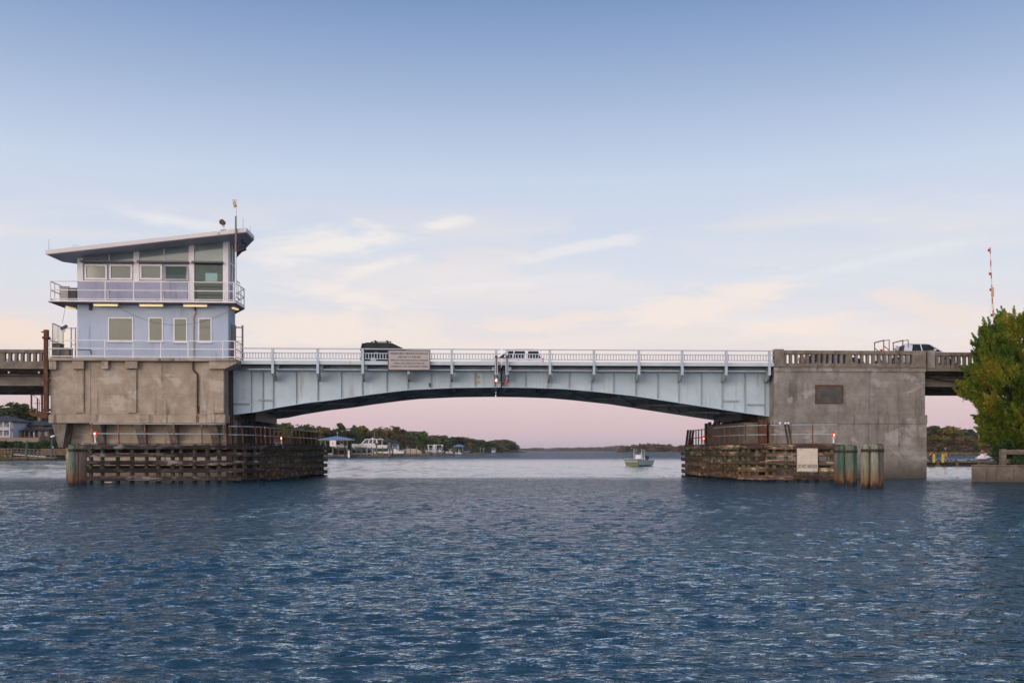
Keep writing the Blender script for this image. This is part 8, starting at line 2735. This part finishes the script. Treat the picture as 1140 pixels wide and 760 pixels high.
# free piles along the boat docks
for i, (u, Y, v, lab) in enumerate(((436.5, 340, 498, 'thin grey pile in front of the teal canopied boat'), (473, 420, 497.5, 'stout dark pile right of the cream covered boat'), (504.6, 470, 498, 'green pile at the left foot of the far pavilion'),
                                    (492.5, 436, 497.0, 'green pile right of the right boat lift'), (515, 470, 498.2, 'green pile at the right foot of the far pavilion'))):
    x = wx(u, Y)
    tag(M().cyl((x, Y, -3), (x, Y, wz(v, Y)), 0.28, 0.24, 8).build('mooring_pile', MT['pile_green' if i > 1 else 'pile_brown'], loc=(x, Y, 0)), lab, 'mooring pile', 'mooring piles at the left bank docks')

# ------------------------------------------------------------------ seawall, cedar and timber barrier at the right
Yw = 68.0
X = lambda u: wx(u, Yw); Z = lambda v: wz(v, Yw)
sw = thing('seawall', 'low stained concrete seawall corner below the cedar at the right edge', 'seawall', (X(1110), Yw, 0), FR_W)
xw0 = X(1081.5)
M().prism_xy([(xw0, Yw), (xw0 + 46, Yw), (xw0 + 46, Yw + 0.6), (xw0 + 0.9, Yw + 0.6), (xw0 + 15.9, Yw + 26), (xw0 + 15, Yw + 26)], -6, Z(518.6)).build('wall', MT['concrete_wall'], sw, bevel=0.03)
M().prism_xy([(xw0 - 0.06, Yw - 0.06), (xw0 + 46, Yw - 0.06), (xw0 + 46, Yw + 0.7), (xw0 + 1.0, Yw + 0.7), (xw0 + 16.0, Yw + 26), (xw0 + 14.94, Yw + 26)], Z(518.6) + 0.002, Z(517.4)).build('cap', MT['concrete_wall'], sw, bevel=0.02)
jn = M()
for d in (1.05, 2.9): jn.box(xw0 + d - 0.015, xw0 + d + 0.015, Yw - 0.008, Yw - 0.002, 0, Z(518.8))
jn.build('wall_joint', MT['pipe_dark'], sw)
gr = M().prism_xy([(xw0 + 0.7, Yw + 0.61), (xw0 + 46, Yw + 0.61), (xw0 + 46, Yw + 60), (xw0 + 15.2, Yw + 26)], -5.9, Z(519.5))
tag(gr.build('shore_ground', MT['soil']), 'earth bank behind the concrete seawall under the cedar', 'ground', None, 'structure')
t = thing('timber_barrier', 'weathered grey timber barrier of post and rails on the seawall at the right edge', 'barrier', (X(1128), Yw + 1.3, Z(517.4)), FR_W)
zt_, zb_ = Z(499.6), Z(519)
for u in (1127.6, 1168):
    M().box(X(u) - 0.17, X(u) + 0.17, Yw + 1.2, Yw + 1.6, zb_, zt_).build('post', MT['wood_deck'], t, bevel=0.015)
for (va, vb) in ((500.2, 505.8), (511, 516)):
    M().box(X(1127.6) + 0.171, X(1168) - 0.171, Yw + 1.3, Yw + 1.5, Z(vb), Z(va)).build('rail', MT['wood_deck'], t, bevel=0.015)


def cedar():
    r = np.random.default_rng(42)
    cx_, cy_ = wx(1143, 71), 72.0
    g0 = Z(519.5)
    t = thing('cedar_tree', 'big yellow green cedar with feathery upright sprays on the seawall at the right edge', 'tree', (cx_, cy_, g0), FR_W)
    prof = [(0.0, 0.5), (1.2, 0.9), (2.5, 2.1), (4.4, 2.9), (5.5, 3.85), (6.3, 3.65), (7.5, 3.1), (8.9, 2.6), (10.1, 1.4), (10.8, 0.5)]
    pl = M()
    Vs = []; off = 0
    NP = 1500
    lobes = []
    for i in range(84):
        z = 0.5 + 9.9 * (i + r.random()) / 84
        a = i * 2.399963 + 0.5 * r.normal()
        rad = interp(prof, z) * (0.82 + 0.22 * r.random())
        lobes.append((z, a, rad, 0.42 + 0.3 * r.random()))
    for i in range(NP):
        inner = (i % 5 == 0)
        lz, la, lr, ls = lobes[int(r.random() * len(lobes))]
        if inner:
            z = 0.2 + 9.4 * r.random(); a = r.random() * 6.283; rad = interp(prof, z); f = 0.25 + 0.4 * r.random()
            tip = np.array([rad * f * math.cos(a), rad * f * math.sin(a), z])
        else:
            d = r.normal(size=3); d /= np.linalg.norm(d)
            tip = np.array([lr * math.cos(la), lr * math.sin(la), lz]) + d * ls * r.random() ** 0.5 * np.array([1, 1, 0.8])
            z = max(0.1, tip[2]); a = math.atan2(tip[1], tip[0]); tip[2] = z
        out = np.array([math.cos(a), math.sin(a), 0.0])
        upw = 0.30 + 0.75 * (z / 10.5) + 0.25 * r.normal()
        ax = out * (0.85 - 0.35 * z / 10.5) + np.array([0, 0, upw]) + 0.22 * r.normal(size=3)
        ax /= np.linalg.norm(ax)
        L_ = 0.8 + 0.75 * r.random()
        if r.random() < (0.45 if z > 8.8 else 0.12):
            L_ *= 1.45; ax = ax * 0.7 + np.array([0, 0, 0.55]); ax /= np.linalg.norm(ax)
        n = 150
        s = r.random(n)
        e1 = np.cross(ax, [0.3, 0.5, 0.8]); e1 /= np.linalg.norm(e1); e2 = np.cross(ax, e1)
        an = r.random(n) * 6.283
        wid = 0.34 * (1 - s) ** 0.85 + 0.02
        rr_ = wid * np.sqrt(r.random(n))
        P = tip + ax * ((s - 0.35) * L_)[:, None] + e1 * (np.cos(an) * rr_)[:, None] + e2 * (np.sin(an) * rr_)[:, None]
        rad_d = e1 * np.cos(an)[:, None] + e2 * np.sin(an)[:, None]
        # each sprig points outwards and along its spray
        sp = ax * 0.9 + rad_d * 0.55 + 0.35 * r.normal(size=(n, 3)); sp /= np.linalg.norm(sp, axis=1)[:, None]
        b_ = np.cross(sp, r.normal(size=(n, 3))); b_ /= np.linalg.norm(b_, axis=1)[:, None]
        ln = (0.07 + 0.08 * r.random(n))[:, None]; wd = (0.024 + 0.022 * r.random(n))[:, None]
        Vs.append(np.stack([P - sp * ln, P - b_ * wd, P + sp * ln, P + b_ * wd], 1).reshape(-1, 3))
        if i % 6 == 0:
            pl.cyl((cx_ + r.normal() * 0.1, cy_, g0 + z * 0.75 + 0.2), (cx_ + tip[0] * 0.95, cy_ + tip[1] * 0.95, g0 + tip[2] - 0.2), 0.05, 0.015, 4)
    V = np.concatenate(Vs)
    F = np.arange(len(V)).reshape(-1, 4)
    arr_mesh('crown', V, F, MT['leaf_cedar'], parent=t)
    tk = M()
    tk.cyl((cx_, cy_, g0 - 0.5), (cx_ + 0.1, cy_, g0 + 4), 0.32, 0.22, 10); tk.cyl((cx_ + 0.1, cy_, g0 + 4), (cx_ + 0.05, cy_, g0 + 9.6), 0.22, 0.04, 8)
    tk.build('trunk', MT['bark'], t)
    pl.build('limbs', MT['bark'], t)
    return t


cedar()
for (u, Y, h, w, var, lab) in ((1118, 70.2, 1.9, 1.7, 0, 'dark green shrub on the seawall at the left foot of the cedar'), (1123.5, 70.8, 1.6, 1.0, 1, 'dark shrub between the cedar foot and the grey timber barrier'),
                               (1134, 69.0, 0.75, 1.3, 0, 'small green plant growing under the grey timber barrier')):
    ent = tree_proto('bush', var)
    rs = np.random.default_rng(int(u))
    V, F = crown_arrays(int(u), w, h, 0.0, 2600, 0.075, nblob=12)
    t = thing('shrub', lab, 'shrub', (wx(u, Y), Y, Z(519.5)), FR_W, 'shrubs on the seawall')
    arr_mesh('foliage', V, F, MT['leaf_bush'], parent=t)
    trunk_mesh(M(), h, 0.04, 0.3, int(u), w * 0.3).build
    sm_ = M(); ox, oy, oz = wx(u, Y), Y, Z(519.5)
    for k in range(6): sm_.cyl((ox, oy, oz - 0.1), (ox + 0.3 * w * math.cos(k), oy + 0.3 * w * math.sin(k), oz + h * 0.6), 0.03, 0.01, 5)
    sm_.build('stem', MT['bark'], t)

# ------------------------------------------------------------------ evening haze over the water
hz_ = M()
hz_.box(-9500, 9500, -320, 12600, -7.2, 60)
hm, hnt, hb_ = new_mat('evening_haze')
hnt.nodes.remove(hb_)
pv_ = hnt.nodes.new('ShaderNodeVolumePrincipled')
pv_.inputs['Color'].default_value = (0.93, 0.93, 0.96, 1)
pv_.inputs['Density'].default_value = 0.00007
pv_.inputs['Anisotropy'].default_value = 0.0
hnt.links.new(pv_.outputs[0], hnt.nodes['Material Output'].inputs['Volume'])
ho_ = hz_.build('haze', hm, loc=(0, 0, -7.2))
tag(ho_, 'thin evening haze over the channel fading the far shores', 'haze', None, 'stuff')
